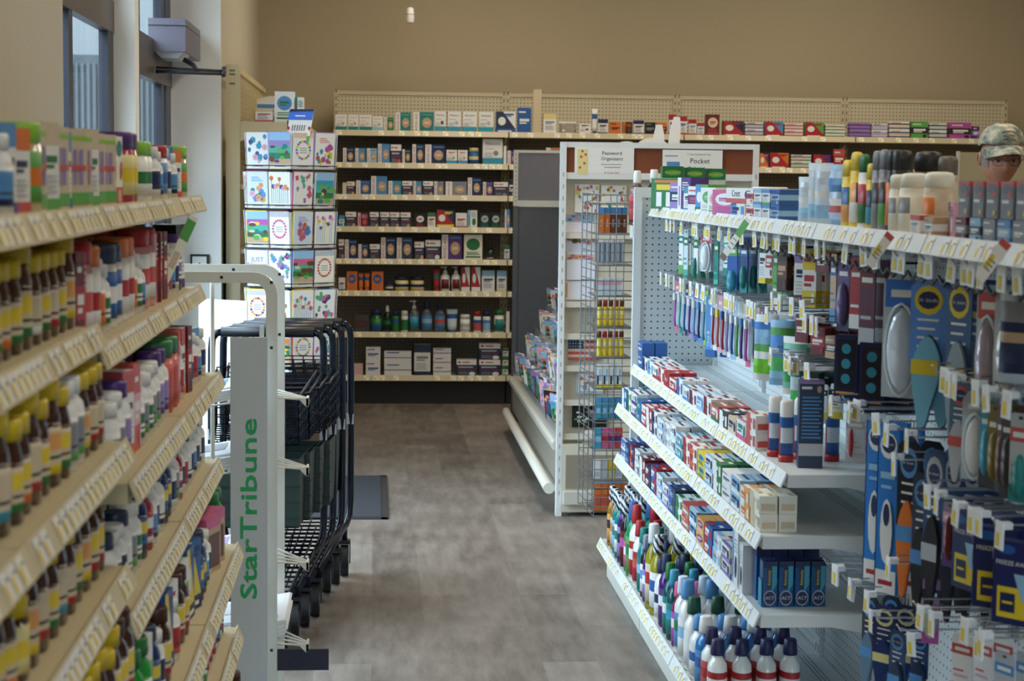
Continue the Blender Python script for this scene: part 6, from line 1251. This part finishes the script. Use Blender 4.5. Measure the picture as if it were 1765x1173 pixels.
# ================================================================ NESTED SHOPPING CARTS
CH = ('20242e', dict(rough=.28, metal=.7)); BLK = mat('14171d', rough=.4, noise=.1); GRN = mat('0b241e', rough=.45, noise=.1)
def sub(p, q, t): return tuple(a + (b_ - a) * t for a, b_ in zip(p, q))
def wirepanel(b, A, B, C, D, nu, nv, r=.0022, col=CH):
    """wire mesh quad A-B (bottom) to D-C (top)"""
    for i in range(nu + 1): b.tube([sub(A, B, i / nu), sub(D, C, i / nu)], r, col, 4)
    for j in range(nv + 1): b.tube([sub(A, D, j / nv), sub(B, C, j / nv)], r, col, 4)
def cart_parts():
    W2, L, P = .205, .74, []
    def add(n, f, sub_=None): b = MB(); f(b); P.append((n, b.data(n), sub_))
    for s in (-1, 1):
        add('frame_side', lambda b, s=s: (b.tube([(s * (W2 - .045), .0, 1.0), (s * (W2 - .018), .0, .995), (s * (W2 - .003), .0, .975), (s * W2, .0, .94), (s * (W2 + .002), .0, .8), (s * (W2 + .003), .012, .5), (s * (W2 + .002), .014, .3), (s * (W2 - .002), .0, .235), (s * (W2 - .014), -.05, .205), (s * (W2 - .03), -.14, .195), (s * (W2 - .09), -L, .165)], .0135, CH, 8), b.box(s * W2 - .014, -.004, .6, s * W2 + .014, .03, .64, 'a')))
    add('handle', lambda b: (b.tube([(-W2 + .035, 0, 1.0), (W2 - .035, 0, 1.0)], .019, BLK, 10),))
    T_0, T_1 = .9, .845; wr, wf = W2 - .02, .13
    def basket(b, zt, zb, l, col=CH, n=1):
        q = lambda s, y, z: (s * (wr + (wf - wr) * (-y / L)), y, z)
        z0, z1 = zt, zt - .04
        wirepanel(b, q(-1, -.02, zb), q(-1, -l, zb), q(-1, -l - .02, z1), q(-1, -.02, z0), 9, 5); wirepanel(b, q(1, -.02, zb), q(1, -l, zb), q(1, -l - .02, z1), q(1, -.02, z0), 9, 5)
        wirepanel(b, q(-1, -l, zb), q(1, -l, zb), q(1, -l - .02, z1), q(-1, -l - .02, z1), 7, 5); wirepanel(b, q(-1, -.02, zb), q(1, -.02, zb), q(1, -l, zb), q(-1, -l, zb), 8, 9)
        b.tube([q(-1, -.02, z0), q(-1, -l - .02, z1), q(1, -l - .02, z1), q(1, -.02, z0)], .006, CH, 6)
    add('upper_basket', lambda b: basket(b, .86, .66, .52))
    def seat(b):
        wirepanel(b, (-wr, -.02, .66), (wr, -.02, .66), (wr, -.01, .87), (-wr, -.01, .87), 9, 6)
        b.box(-wr + .02, -.03, .70, wr - .02, -.022, .80, BLK)
    add('folding_gate', seat)
    def low(b):
        z0, z1 = .60, .36; l = .46
        for s in (-1, 1):
            b.add([(s * wr, -.02, z0), (s * (wf + .015), -l, z0), (s * (wf + .01), -l, z1), (s * (wr - .01), -.02, z1), (s * (wr - .004), -.02, z0), (s * (wf + .011), -l + .004, z0), (s * (wf + .006), -l + .004, z1), (s * (wr - .014), -.02, z1)], [(0, 1, 2, 3), (7, 6, 5, 4), (0, 4, 5, 1), (3, 2, 6, 7)], GRN)
        b.box(-wf - .015, -l, z1, wf + .015, -l + .005, z0, GRN); b.box(-wf - .01, -l, z1, wf + .01, -.02, z1 + .005, GRN)
        for k in range(4): b.box(-wf - .018, -l - .003, z1 + .03 + k * .055, wf + .018, -l, z1 + .036 + k * .055, ('071612', dict(rough=.5)))
    add('lower_bin', low)
    def tray(b): wirepanel(b, (-W2 + .04, -.02, .225), (W2 - .04, -.02, .225), (.12, -L, .185), (-.12, -L, .185), 6, 12, .0032)
    add('bottom_tray', tray)
    def caster(b, x, y, top):
        b.box(x - .022, y - .022, .128, x + .022, y + .022, .142, BLK)
        for q in (-.022, .022): b.box(x + q - .002, y - .014, .05, x + q + .002, y + .016, .14, BLK)
        b.tube([(x, y, .135), (x, y, top)], .012, CH, 6)
    def wheel(b, x, y):
        n = 20; R0 = .0605
        for r_, h_, c_ in ((R0, .016, ('17181a', dict(rough=.6))), (.028, .0175, 'A')):
            b.prism([(y + r_ * math.cos(2 * PI * i / n), .0615 + r_ * math.sin(2 * PI * i / n)) for i in range(n)], 'x', x - h_, x + h_, c_, True)
    for x, y, tp in ((-W2 + .02, -.03, .2), (W2 - .02, -.03, .2), (-.105, -L + .05, .17), (.105, -L + .05, .17)):
        add('caster_fork', lambda b, x=x, y=y, tp=tp: caster(b, x, y, tp)); add('wheel', lambda b, x=x, y=y: wheel(b, x, y), True)
    return P
CPT = cart_parts()
for k in range(4):
    t = thing('shopping_cart', (-.388 + k * .031, 6.60 + k * .145, 0), ['small dark two-tier shopping cart at the front of the nested row', 'second dark shopping cart of the nested row from the front', 'third dark shopping cart of the nested row from the front', 'rearmost dark shopping cart of the nested row, nearest the entrance mat'][k], 'shopping cart', -.02, 'nested shopping carts')
    last = None
    for n, me, sb_ in CPT:
        if sb_: link(n, me, last)
        else: last = link(n, me, t)

# ================================================================ END DISPLAY GOODS, WIRE RACK, CARD GONDOLA
def panelcard(px0, px1, py0, py1, Y, nm, look, cat, draw, t_=.008, grp=None):
    xa, zb = PY(px0, py1, Y); xb, zt = PY(px1, py0, Y); w, h = xb - xa, zt - zb
    b = MB(); b.box(-w / 2, 0, 0, w / 2, t_, h, draw[0])
    for i, op in enumerate(draw[1]):
        if op[0] == 't': b.text(op[1], ((op[2] - .5) * w, -.0012, op[3] * h), (1, 0, 0), (0, 0, 1), op[4] * w, op[5] * h, op[6])
        else: b.op2(w, h, op, .0004 + .0002 * i)
    o = link(nm, b.data(nm), None, ((xa + xb) / 2, Y, zb)); tag(o, look, cat, grp); o.rotation_euler = (-.03, 0, 0)
    return o
def flor(seed, n=14, v0=.0, v1=1, pal=('R', 'O', 'G', 'P', 'T', 'Y')):
    rr = random.Random(seed); k_ = 1 if v1 - v0 > .5 else 1.7
    return [('e', rr.uniform(.07, .93), rr.uniform(v0 + .05, v1 - .05), rr.uniform(.04, .08) * k_, rr.uniform(.04, .08) * max(v1 - v0, .3) * k_, rr.choice(pal)) for _ in range(n)]
Yc = YE + .022
ge = 'stationery on the white end display'
panelcard(991, 1033, 318, 366, Yc, 'pocket_calendar', 'floral pocket calendar, left of two just under the header', 'calendar', ('W', flor(1, 26) + [('e', .5, .62, .3, .22, 'W'), ('r', .35, .6, .65, .64, 'A')]), grp=ge)
panelcard(1036, 1080, 320, 366, Yc, 'pocket_calendar', 'floral pocket calendar, right of two, partly behind the wire rack', 'calendar', ('F', flor(2, 20) + [('e', .5, .55, .28, .22, 'W')]), grp=ge)
panelcard(974, 1024, 370, 432, Yc + .012, 'notepad', 'white notepad with a blue floral head, highest of three', 'notepad', ('e8ecf8', [('r', 0, .8, 1, 1, 's')] + flor(3, 10, .8, 1, ('W', 'b', 'p'))), grp=ge)
panelcard(977, 1026, 400, 460, Yc + .004, 'notepad', 'white notepad with pink roses across the head, middle of three', 'notepad', ('e8ecf8', [('r', 0, .75, 1, 1, 'p')] + flor(4, 14, .62, .98, ('r', 'P', 'o', 'W', 'G'))), grp=ge)
panelcard(977, 1026, 436, 482, Yc - .004, 'notepad', 'white notepad with a cream floral band, lowest of three', 'notepad', ('e8ecf8', [('r', 0, .74, 1, .95, 'e')] + flor(5, 12, .72, .96, ('r', 'P', 'o', 'A'))), grp=ge)
panelcard(975, 1024, 484, 516, Yc - .002, 'notepad', 'plain white notepad under the floral ones', 'notepad', ('e8ecf8', [('r', 0, .1, .06, .9, 'o')]), grp=ge)
panelcard(979, 1032, 577, 620, Yc, 'flag_notepad', 'notepad printed with the stars and stripes flag', 'notepad', ('e', [('r', 0, i / 9, 1, (i + 1) / 9, 'r') for i in range(0, 9, 2)] + [('r', 0, .45, .5, 1, 'n')] + [('e', .06 + .095 * (i % 5), .54 + .12 * (i // 5), .015, .02, 'W') for i in range(20)]), grp=ge)
panelcard(994, 1040, 641, 678, Yc, 'note_card', 'white note card with coral flowers in a pot', 'card', ('W', flor(6, 9, .4, .9, ('r', 'O', 'P')) + [('e', .3, .3, .08, .14, 'b'), ('r', 0, 0, 1, .04, 's'), ('r', 0, 0, .03, 1, 's')]), grp=ge)
panelcard(986, 1046, 692, 736, Yc, 'note_card', 'black note card with large white flowers', 'card', ('K', flor(7, 16, .1, .95, ('W', 'e', 'F', 'g'))), grp=ge)
panelcard(1005, 1034, 739, 797, Yc, 'note_card', 'white note card with a red border', 'card', ('R', [('r', .06, .03, 1, .97, 'W'), ('e', .6, .4, .2, .1, 'p')]), grp=ge)
panelcard(1000, 1022, 540, 572, Yc, 'note_box', 'grey square box in a recess of the end display', 'box', ('b0a89a', []), .02, grp=ge)

# wire rack hanging beside the end panel
x0, _ = PY(1024, 600, 7.25); x1, _ = PY(1090, 335, 7.25); x0, x1 = .905, 1.055
_, zt = PY(1060, 336, 7.2); _, zb = PY(1050, 889, 7.2)
t = thing('wire_rack', (x0, 7.2, 0), 'tall narrow chrome wire rack of small goods past the far end of the right gondola', 'rack')
WR = ('8a9298', dict(rough=.3, metal=.8))
b = MB(); n = 34
for i in range(n + 1):
    z = zb + (zt - zb) * i / n
    b.tube([(.15, 0, z), (0, 0, z), (-.03, .3, z + .004)], .0021, WR, 4)
for x, y in ((0, 0), (.15, 0), (.075, 0), (-.03, .3), (-.012, .12), (-.021, .21)): b.tube([(x, y - .002, zb), (x, y - .002, zt)], .0022, WR, 4)
b.obj('wire_front', t)
b = MB()
for i in range(12): b.tube([(-.03, .3, zb + (zt - zb) * i / 11), (.15, .3, zb + (zt - zb) * i / 11)], .002, WR, 4)
for x in (-.03, .03, .09, .15): b.tube([(x, .302, zb), (x, .302, zt)], .0022, WR, 4)
b.obj('wire_back', t)
b = MB(); b.tube([(.145, .02, 1.46), (.145, -.20, 1.46)], .005, WR); b.tube([(.145, .02, .6), (.145, -.20, .6)], .005, WR); b.obj('hanger', t)
for j in range(11):
    z = zb + .02 + (zt - zb - .05) * j / 10; b = MB(); [b.tube([(-.006, .02 + .05 * q, z - .003), (.15, .02 + .05 * q, z - .003)], .0026, WR, 4) for q in range(6)]; b.obj('ledge', t)
zj = [zb + .02 + (zt - zb - .05) * j / 10 for j in range(11)]
gw = 'small goods in the chrome wire rack'
def wr(j, look, nm, cat, n, mk, w, y=.08):
    for k in range(n):
        me = mk(k); put(nm, me, (x0 + .018 + k * (w + .002), 7.2 + y - .03 + .004 * k, zj[j] + .0006), 0, f'{look}, {nth(k + 1)} from the left, {nth(11 - j)} tray of wire rack', cat, gw)
wr(9, 'orange and black glue pack', 'glue_pack', 'pack', 5, lambda k: carton(.022, .03, .105, 'O' if k < 2 else 'd', [('r', 'f', 0, .75, 1, 1, 'b'), ('t', 'f', 'Gorilla', .5, .4, .7, .3, 'W', 90)]), .022)
wr(8, 'grey and blue pen pack', 'pen_pack', 'pack', 5, lambda k: carton(.02, .02, .10, 'a', [('r', 'f', .2, .1, .4, .9, 'n'), ('r', 'f', .6, .1, .8, .9, 's'), ('r', 'f', 0, .85, 1, 1, 'W')]), .02)
def gstick(k): return bottle('gs', .0105, .105, 'Y', 'R' if k % 2 else 'd', 'Y', 'y', 'can', 'Y')
wr(7, 'white and coral marker', 'marker_pack', 'pack', 4, lambda k: carton(.024, .02, .07, 'H', [('r', 'f', 0, .6, 1, .8, 'p')]), .024)
wr(6, 'yellow glue stick', 'glue_stick', 'glue stick', 5, gstick, .0215); wr(5, 'yellow glue stick with dark cap', 'glue_stick', 'glue stick', 5, gstick, .0215)
wr(4, 'white correction tape pack', 'tape_pack', 'pack', 4, lambda k: carton(.026, .02, .095, 'W', [('r', 'f', .2, .1, .5, .5, 'N'), ('r', 'f', 0, 0, 1, .14, 'Y'), ('r', 'f', .55, .3, .8, .8, 's')]), .026)
wr(3, 'turquoise sharpener pack', 'sharpener_pack', 'pack', 4, lambda k: carton(.026, .02, .085, 'C', [('r', 'f', 0, .8, 1, 1, 'b'), ('r', 'f', .2, .2, .8, .5, 's')]), .026)
wr(2, 'pink and orange eraser pack', 'eraser_pack', 'pack', 4, lambda k: carton(.028, .02, .085, ['C', 'P', 'P', 'r'][k], [('r', 'f', 0, .3, 1, .6, ['s', 'R', 'U', 'U'][k])]), .028)
wr(1, 'yellow and white sticky note pack', 'sticky_notes', 'pack', 4, lambda k: carton(.028, .02, .08, ['W', 'a', 'Y', 'W'][k], [('r', 'f', .1, .1, .9, .4, 'a')]), .028)
wr(0, 'orange index card pack', 'index_card_pack', 'pack', 5, lambda k: carton(.026, .03, .11, 'O', [('r', 'f', 0, .8, 1, .84, 'K'), ('r', 'f', .1, .2, .9, .6, 'r'), ('r', 't', 0, 0, 1, 1, 'b')]), .026, y=.06)

# greeting cards in the stepped pockets
gc = 'cards in the stepped pockets of the card gondola'
for i, (tx_, tz_) in enumerate(TIERS):
    X = .86 + tx_ + .03; ymin = max(8.42, (.86 + tx_) * F / 322)
    y = 10.98; n = 0
    while y > ymin - .05:
        rr = random.Random(i * 50 + n); n += 1
        me = art(.11, rr.choice([.14, .155, .165]), 60 + (i * 7 + n) % 16, rr.choice(['W', 'W', 'p', 's', 'u', 'W', 'K', 'F', 'G']), rr.choice([None, 'P', 'u', 'b', 'o']))
        o = put('greeting_card', me, (X + rr.uniform(-.004, .008), y - .06, tz_ + .001), 0, f'greeting card, {nth(n)} from the grey panel, {["lowest", "second", "middle", "fourth", "highest"][i]} pocket tier of the card gondola', 'greeting card', gc)
        o.rotation_euler = (.12, 0, -PI / 2 + rr.uniform(-.1, .6)); y -= .085
# white plates and slim white pieces standing on the card gondola
for i, (px, py, r_) in enumerate([(1080, 243, .085), (1125, 237, .11)]):
    x, z = PY(px, py, 8.45); b = MB(); n = 24
    b.prism([(r_ * math.cos(2 * PI * q / n), r_ * math.sin(2 * PI * q / n)) for q in range(n)], 'y', 0, .006, 'W', True); b.prism([(r_ * .7 * math.cos(2 * PI * q / n), r_ * .7 * math.sin(2 * PI * q / n)) for q in range(n)], 'y', -.002, 0, 'w', True); b.box(-.02, .006, -r_ - (z - r_ - 1.53) + r_ * 0, .02, .03, 0, 'A')
    tag(b.obj('display_plate', None, (x, 8.45, z - r_)), ['smaller round white plate standing behind the header of the end display', 'larger round white plate standing behind the header of the end display'][i], 'plate')
for i, (px, py, lean) in enumerate([(1139, 215, -.05), (1157, 201, .06)]):
    x, z = PY(px, py, 8.5); hh = z - 1.53
    b = MB(); b.prism([(-.03, 0), (.03, 0), (.03, hh * .85), (.022, hh), (-.006, hh), (-.022, hh * .8)], 'y', 0, .012, 'W')
    o = b.obj('brochure_holder', None, (x, 8.5, 1.5305)); o.rotation_euler = (0, lean, 0); tag(o, ['short pointed white holder behind the brown header', 'taller pointed white holder behind the brown header'][i], 'holder')

# ================================================================ THE PERSON
PX0, PYY = PY(1727, 270, 7.25)[0], 7.25
FL = 0.0
t = thing('person', (PX0, PYY, 0), 'older person in a camouflage cap and thin glasses looking down behind the right gondola', 'person')
SK = bpy.data.materials.new('skin'); SK.use_nodes = True; _b = SK.node_tree.nodes['Principled BSDF']
_nz = _n(SK.node_tree, 'ShaderNodeTexNoise', Scale=30.0, Detail=3.0); _mx = _n(SK.node_tree, 'ShaderNodeMix', data_type='RGBA'); _mx.inputs[6].default_value = lin('c49278'); _mx.inputs[7].default_value = lin('ad7560')
SK.node_tree.links.new(_nz.outputs['Fac'], _mx.inputs[0]); SK.node_tree.links.new(_mx.outputs[2], _b.inputs['Base Color']); _b.inputs['Roughness'].default_value = .5; _b.inputs['Subsurface Weight'].default_value = .1; _b.inputs['Subsurface Scale'].default_value = .01
SHIRT = mat('3a2420', rough=.8, noise=.2); JEAN = mat('2c3648', rough=.85, noise=.2)
def skin(name, nodes, edges, mtl, parent, root=0, levels=2):
    me = bpy.data.meshes.new(name); me.from_pydata([n[0] for n in nodes], edges, []); me.materials.append(mtl)
    o = link(name, me, parent)
    md = o.modifiers.new('skin', 'SKIN'); md.use_smooth_shade = True
    if not me.skin_vertices: me.skin_vertices.new() if hasattr(me.skin_vertices, 'new') else None
    lay = me.skin_vertices[0] if me.skin_vertices else None
    if lay:
        for i, nd in enumerate(nodes):
            r_ = nd[1]; lay.data[i].radius = r_ if isinstance(r_, tuple) else (r_, r_); lay.data[i].use_root = i == root
    sb_ = o.modifiers.new('sub', 'SUBSURF'); sb_.levels = levels; sb_.render_levels = levels
    return o
HZ = 1.655   # eye height; the head faces the camera side and tips down
# body: one continuous surface (legs, trunk, neck, arms, hands with five fingers)
N = []; E = []
def nd(p, r): N.append((p, r)); return len(N) - 1
pel = nd((0, .03, .95), (.15, .11)); wst = nd((0, .02, 1.1), (.145, .11)); chs = nd((0, .02, 1.3), (.17, .12)); ups = nd((0, .03, 1.41), (.13, .09)); nk = nd((0, .02, 1.48), (.062, .062)); nk2 = nd((0, -.005, 1.56), (.058, .06))
E += [(pel, wst), (wst, chs), (chs, ups), (ups, nk), (nk, nk2)]
for s in (-1, 1):
    hp = nd((s * .09, .03, .86), .092); kn = nd((s * .1, .01, .48), .062); an = nd((s * .105, .04, .10), .042); ft = nd((s * .115, -.1, .045), (.04, .03)); E += [(pel, hp), (hp, kn), (kn, an), (an, ft)]
    sh = nd((s * .19, .03, 1.38), .065); el = nd((s * .25, .0, 1.12), .046); wr_ = nd((s * .2, -.22, 1.16), .03); pm = nd((s * .185, -.29, 1.18), (.038, .02)); E += [(ups, sh), (sh, el), (el, wr_), (wr_, pm)]
    for q in range(4):
        o_ = (q - 1.5) * .02; a_ = nd((s * .185 + o_, -.335, 1.178), .0095); c_ = nd((s * .185 + o_ * .95, -.365 - .006 * (q % 3), 1.165), .0085); e_ = nd((s * .185 + o_ * .9, -.375, 1.142 - .004 * (q % 2)), .007); E += [(pm, a_), (a_, c_), (c_, e_)]
    th1 = nd((s * .185 - s * .04, -.285, 1.165), .0105); th2 = nd((s * .185 - s * .052, -.32, 1.15), .009); E += [(pm, th1), (th1, th2)]
body = skin('body', N, E, SK, t)
# clothes follow the trunk, arms and legs
N = []; E = []
a = nd((0, .03, .93), (.165, .125)); b_ = nd((0, .02, 1.1), (.162, .128)); c = nd((0, .02, 1.3), (.188, .137)); d = nd((0, .03, 1.42), (.14, .1)); e = nd((0, .025, 1.47), (.08, .078)); E += [(a, b_), (b_, c), (c, d), (d, e)]
for s in (-1, 1):
    f = nd((s * .195, .03, 1.385), .08); g_ = nd((s * .255, .0, 1.12), .06); h_ = nd((s * .215, -.17, 1.15), .045); E += [(d, f), (f, g_), (g_, h_)]
skin('shirt', N, E, SHIRT, body)
N = []; E = []
a = nd((0, .03, .95), (.168, .125)); 
for s in (-1, 1):
    f = nd((s * .092, .03, .84), .108); g_ = nd((s * .1, .01, .48), .08); h_ = nd((s * .105, .035, .13), .066); E += [(a, f), (f, g_), (g_, h_)]
skin('trousers', N, E, JEAN, body)
for s in (-1, 1):
    b = MB(); pts = [(-.18, .0), (.085, .0), (.085, .06), (.05, .1), (-.02, .09), (-.1, .06), (-.17, .045)]; b.prism(pts, 'x', s * .11 - .05, s * .11 + .05, '2a2420', True); b.obj('shoe', body)
# head
def head_mesh():
    b = MB(); nu, nv = 28, 22; vs = []
    for j in range(nv + 1):
        v = j / nv; ph = PI * v
        for i in range(nu):
            a = 2 * PI * i / nu; x = math.sin(ph) * math.sin(a); y = -math.sin(ph) * math.cos(a); z = math.cos(ph)   # a = 0 is the face
            sx_, sy_, sz_ = .078, .098, .122
            if z < 0: k = -z; sx_ *= 1 - .25 * k * k; 
            X, Y_, Z_ = x * sx_, y * sy_, z * sz_
            fr = max(0, -y)
            def g(cx, cz, w, h): return math.exp(-((X - cx) / w) ** 2 - ((Z_ - cz) / h) ** 2) * (1 if y < -.2 else 0)
            Y_ -= .024 * g(0, -.028, .014, .014) + .013 * g(0, -.008, .011, .026)            # nose
            Y_ -= .008 * g(0, .026, .05, .012)                                                # brow
            Y_ += .011 * (g(.032, .004, .018, .012) + g(-.032, .004, .018, .012))             # eye sockets
            Y_ -= .006 * g(0, -.062, .026, .007) - .004 * g(0, -.067, .022, .003)             # lips
            Y_ -= .010 * g(0, -.1, .028, .02)                                                 # chin
            Y_ -= .006 * (g(.042, -.03, .022, .02) + g(-.042, -.03, .022, .02))               # cheeks
            vs.append((X, Y_, Z_))
    fs = [(j * nu + i, (j + 1) * nu + i, (j + 1) * nu + (i + 1) % nu, j * nu + (i + 1) % nu) for j in range(nv) for i in range(nu)]
    b.add(vs, fs, SK, True)
    for s in (-1, 1):    # ears
        ev = []; 
        for j in range(5):
            for i in range(10):
                a = 2 * PI * i / 10; q = [1, .8, .45, .7, .95][j]; ev.append((s * (.074 + [0, .012, .016, .013, .007][j]), .012 + math.cos(a) * .018 * q + [0, 0, 0, 0, .0][j], -.008 + math.sin(a) * .032 * q))
        b.add(ev, [(j * 10 + i, j * 10 + (i + 1) % 10, (j + 1) * 10 + (i + 1) % 10, (j + 1) * 10 + i) for j in range(4) for i in range(10)], SK, True)
    return b
hb = head_mesh(); hd = hb.obj('head', body, (-.02, -.035, 1.685)); hd.rotation_euler = (.2, 0, -.06)
md = hd.modifiers.new('sub', 'SUBSURF'); md.levels = 1; md.render_levels = 1
b = MB()
for s in (-1, 1):
    b.lathe([(.002, -.011, 'W'), (.009, -.008, 'a89a90'), (.0115, 0, 'a89a90'), (.009, .008, 'a89a90'), (.002, .011, 'a89a90')], cx=s * .032, cy=-.0765, n=12); b.lathe([(.0045, -.004, 'k'), (.0045, .004, 'k')], cx=s * .032, cy=-.0855, n=8)
    b.prism([(s * .018, .024), (s * .034, .030), (s * .052, .024), (s * .05, .02), (s * .034, .025), (s * .02, .02)][::s], 'y', -.098, -.088, '6a6058')
b.obj('eyes', hd)
b = MB(); nu = 24
for lo, hi, rr_ in ((0, 0, 0),):
    vs = []
    for j in range(6):
        z = -.035 + j * .012
        for i in range(nu):
            a = PI * .30 + (2 * PI - PI * .6) * i / (nu - 1); q = math.sqrt(max(0, 1 - (z / .122) ** 2)); vs.append((math.sin(a) * .0795 * q, -math.cos(a) * .0998 * q, z))
    b.add(vs, [(j * nu + i, j * nu + i + 1, (j + 1) * nu + i + 1, (j + 1) * nu + i) for j in range(5) for i in range(nu - 1)], mat('8a847c', rough=.9, noise=.3), True)
b.obj('hair', hd)
b = MB()
for s in (-1, 1):
    ring = [(s * .034 + .024 * math.cos(2 * PI * i / 14), -.104 + .006 * abs(math.cos(2 * PI * i / 14)), -.002 + .0155 * math.sin(2 * PI * i / 14)) for i in range(14)]
    b.tube(ring, .0011, 'k', 5, closed=True); b.tube([(s * .058, -.1, .004), (s * .076, -.07, .004), (s * .082, .015, .002)], .0013, 'k', 5)
b.tube([(-.011, -.106, .002), (0, -.109, .005), (.011, -.106, .002)], .0012, 'k', 5); b.obj('glasses', hd)
# camouflage cap
CM = bpy.data.materials.new('camouflage_cloth'); CM.use_nodes = True; _t = CM.node_tree; _b = _t.nodes['Principled BSDF']
_tc = _n(_t, 'ShaderNodeTexCoord'); _s = _n(_t, 'ShaderNodeVectorMath', operation='SNAP'); _s.inputs[1].default_value = (.005, .005, .005); _t.links.new(_tc.outputs['Object'], _s.inputs[0])
_nz = _n(_t, 'ShaderNodeTexNoise', Scale=24.0, Detail=3.0); _t.links.new(_s.outputs[0], _nz.inputs['Vector']); _r = _n(_t, 'ShaderNodeValToRGB'); _r.color_ramp.interpolation = 'CONSTANT'
_e = _r.color_ramp.elements; _e[0].position = 0; _e[0].color = lin('6c7268'); _e[1].position = .44; _e[1].color = lin('8f958a'); _q = _e.new(.53); _q.color = lin('b5b29c'); _q = _e.new(.61); _q.color = lin('cfc7ad')
_t.links.new(_nz.outputs['Fac'], _r.inputs[0]); _t.links.new(_r.outputs[0], _b.inputs['Base Color']); _b.inputs['Roughness'].default_value = .9
b = MB(); nu, nv = 28, 9; vs = []
for j in range(nv + 1):
    ph = PI / 2 * (1 - j / nv)
    for i in range(nu):
        a = 2 * PI * i / nu; q = math.sin(ph) ** .8; vs.append((math.sin(a) * .090 * q, -math.cos(a) * .112 * q + .004, math.cos(ph) * .092 + (.012 if math.cos(a) > 0 else 0) * q))
b.add(vs, [(j * nu + i, j * nu + (i + 1) % nu, (j + 1) * nu + (i + 1) % nu, (j + 1) * nu + i) for j in range(nv) for i in range(nu)], CM, True)
cap = b.obj('cap', hd, (0, -.0, .045)); cap.rotation_euler = (-.10, 0, 0); sd = cap.modifiers.new('solid', 'SOLIDIFY'); sd.thickness = .002
b = MB(); vs = []; nn = 16
for j in range(5):
    for i in range(nn + 1):
        a = -1.15 + 2.3 * i / nn; e_ = j / 4
        rx, ry = .088, .108; x = math.sin(a) * rx * (1 + .02 * e_); y = -math.cos(a) * (ry + .075 * e_ * math.cos(a * 1.25) ** .7 if abs(a) < 1.2 else ry)
        vs.append((x, y.real if isinstance(y, complex) else y, .012 - .03 * e_ - .018 * (x / .088) ** 2 * (1 + e_)))
b.add(vs, [(j * (nn + 1) + i, j * (nn + 1) + i + 1, (j + 1) * (nn + 1) + i + 1, (j + 1) * (nn + 1) + i) for j in range(4) for i in range(nn)], CM, True)
o = b.obj('cap_brim', cap); sd = o.modifiers.new('solid', 'SOLIDIFY'); sd.thickness = .003
_T = text_geo('ARMY'); b = MB()
for txt, zz, hh in (('ARMY', .05, .014),):
    k = .05 / _T[2]
    b.add([(x_ * k, -.004 - .112 * math.cos(min(1.3, abs(x_ * k) / .09)) * math.cos(math.asin(min(.99, (zz - .012 + y_ * k) / .092))) ** .8 - .0, zz + y_ * k) for x_, y_ in _T[0]], _T[1], 'k')
for zz in (.036, .066): b.tube([(x / 1000, -.006 - .112 * math.cos(abs(x) / 90) * math.cos(math.asin((zz - .012) / .092)) ** .8, zz + .006 * math.cos(x / 16) - .003) for x in range(-26, 27, 4)], .002, 'k', 4)
b.obj('cap_lettering', cap)
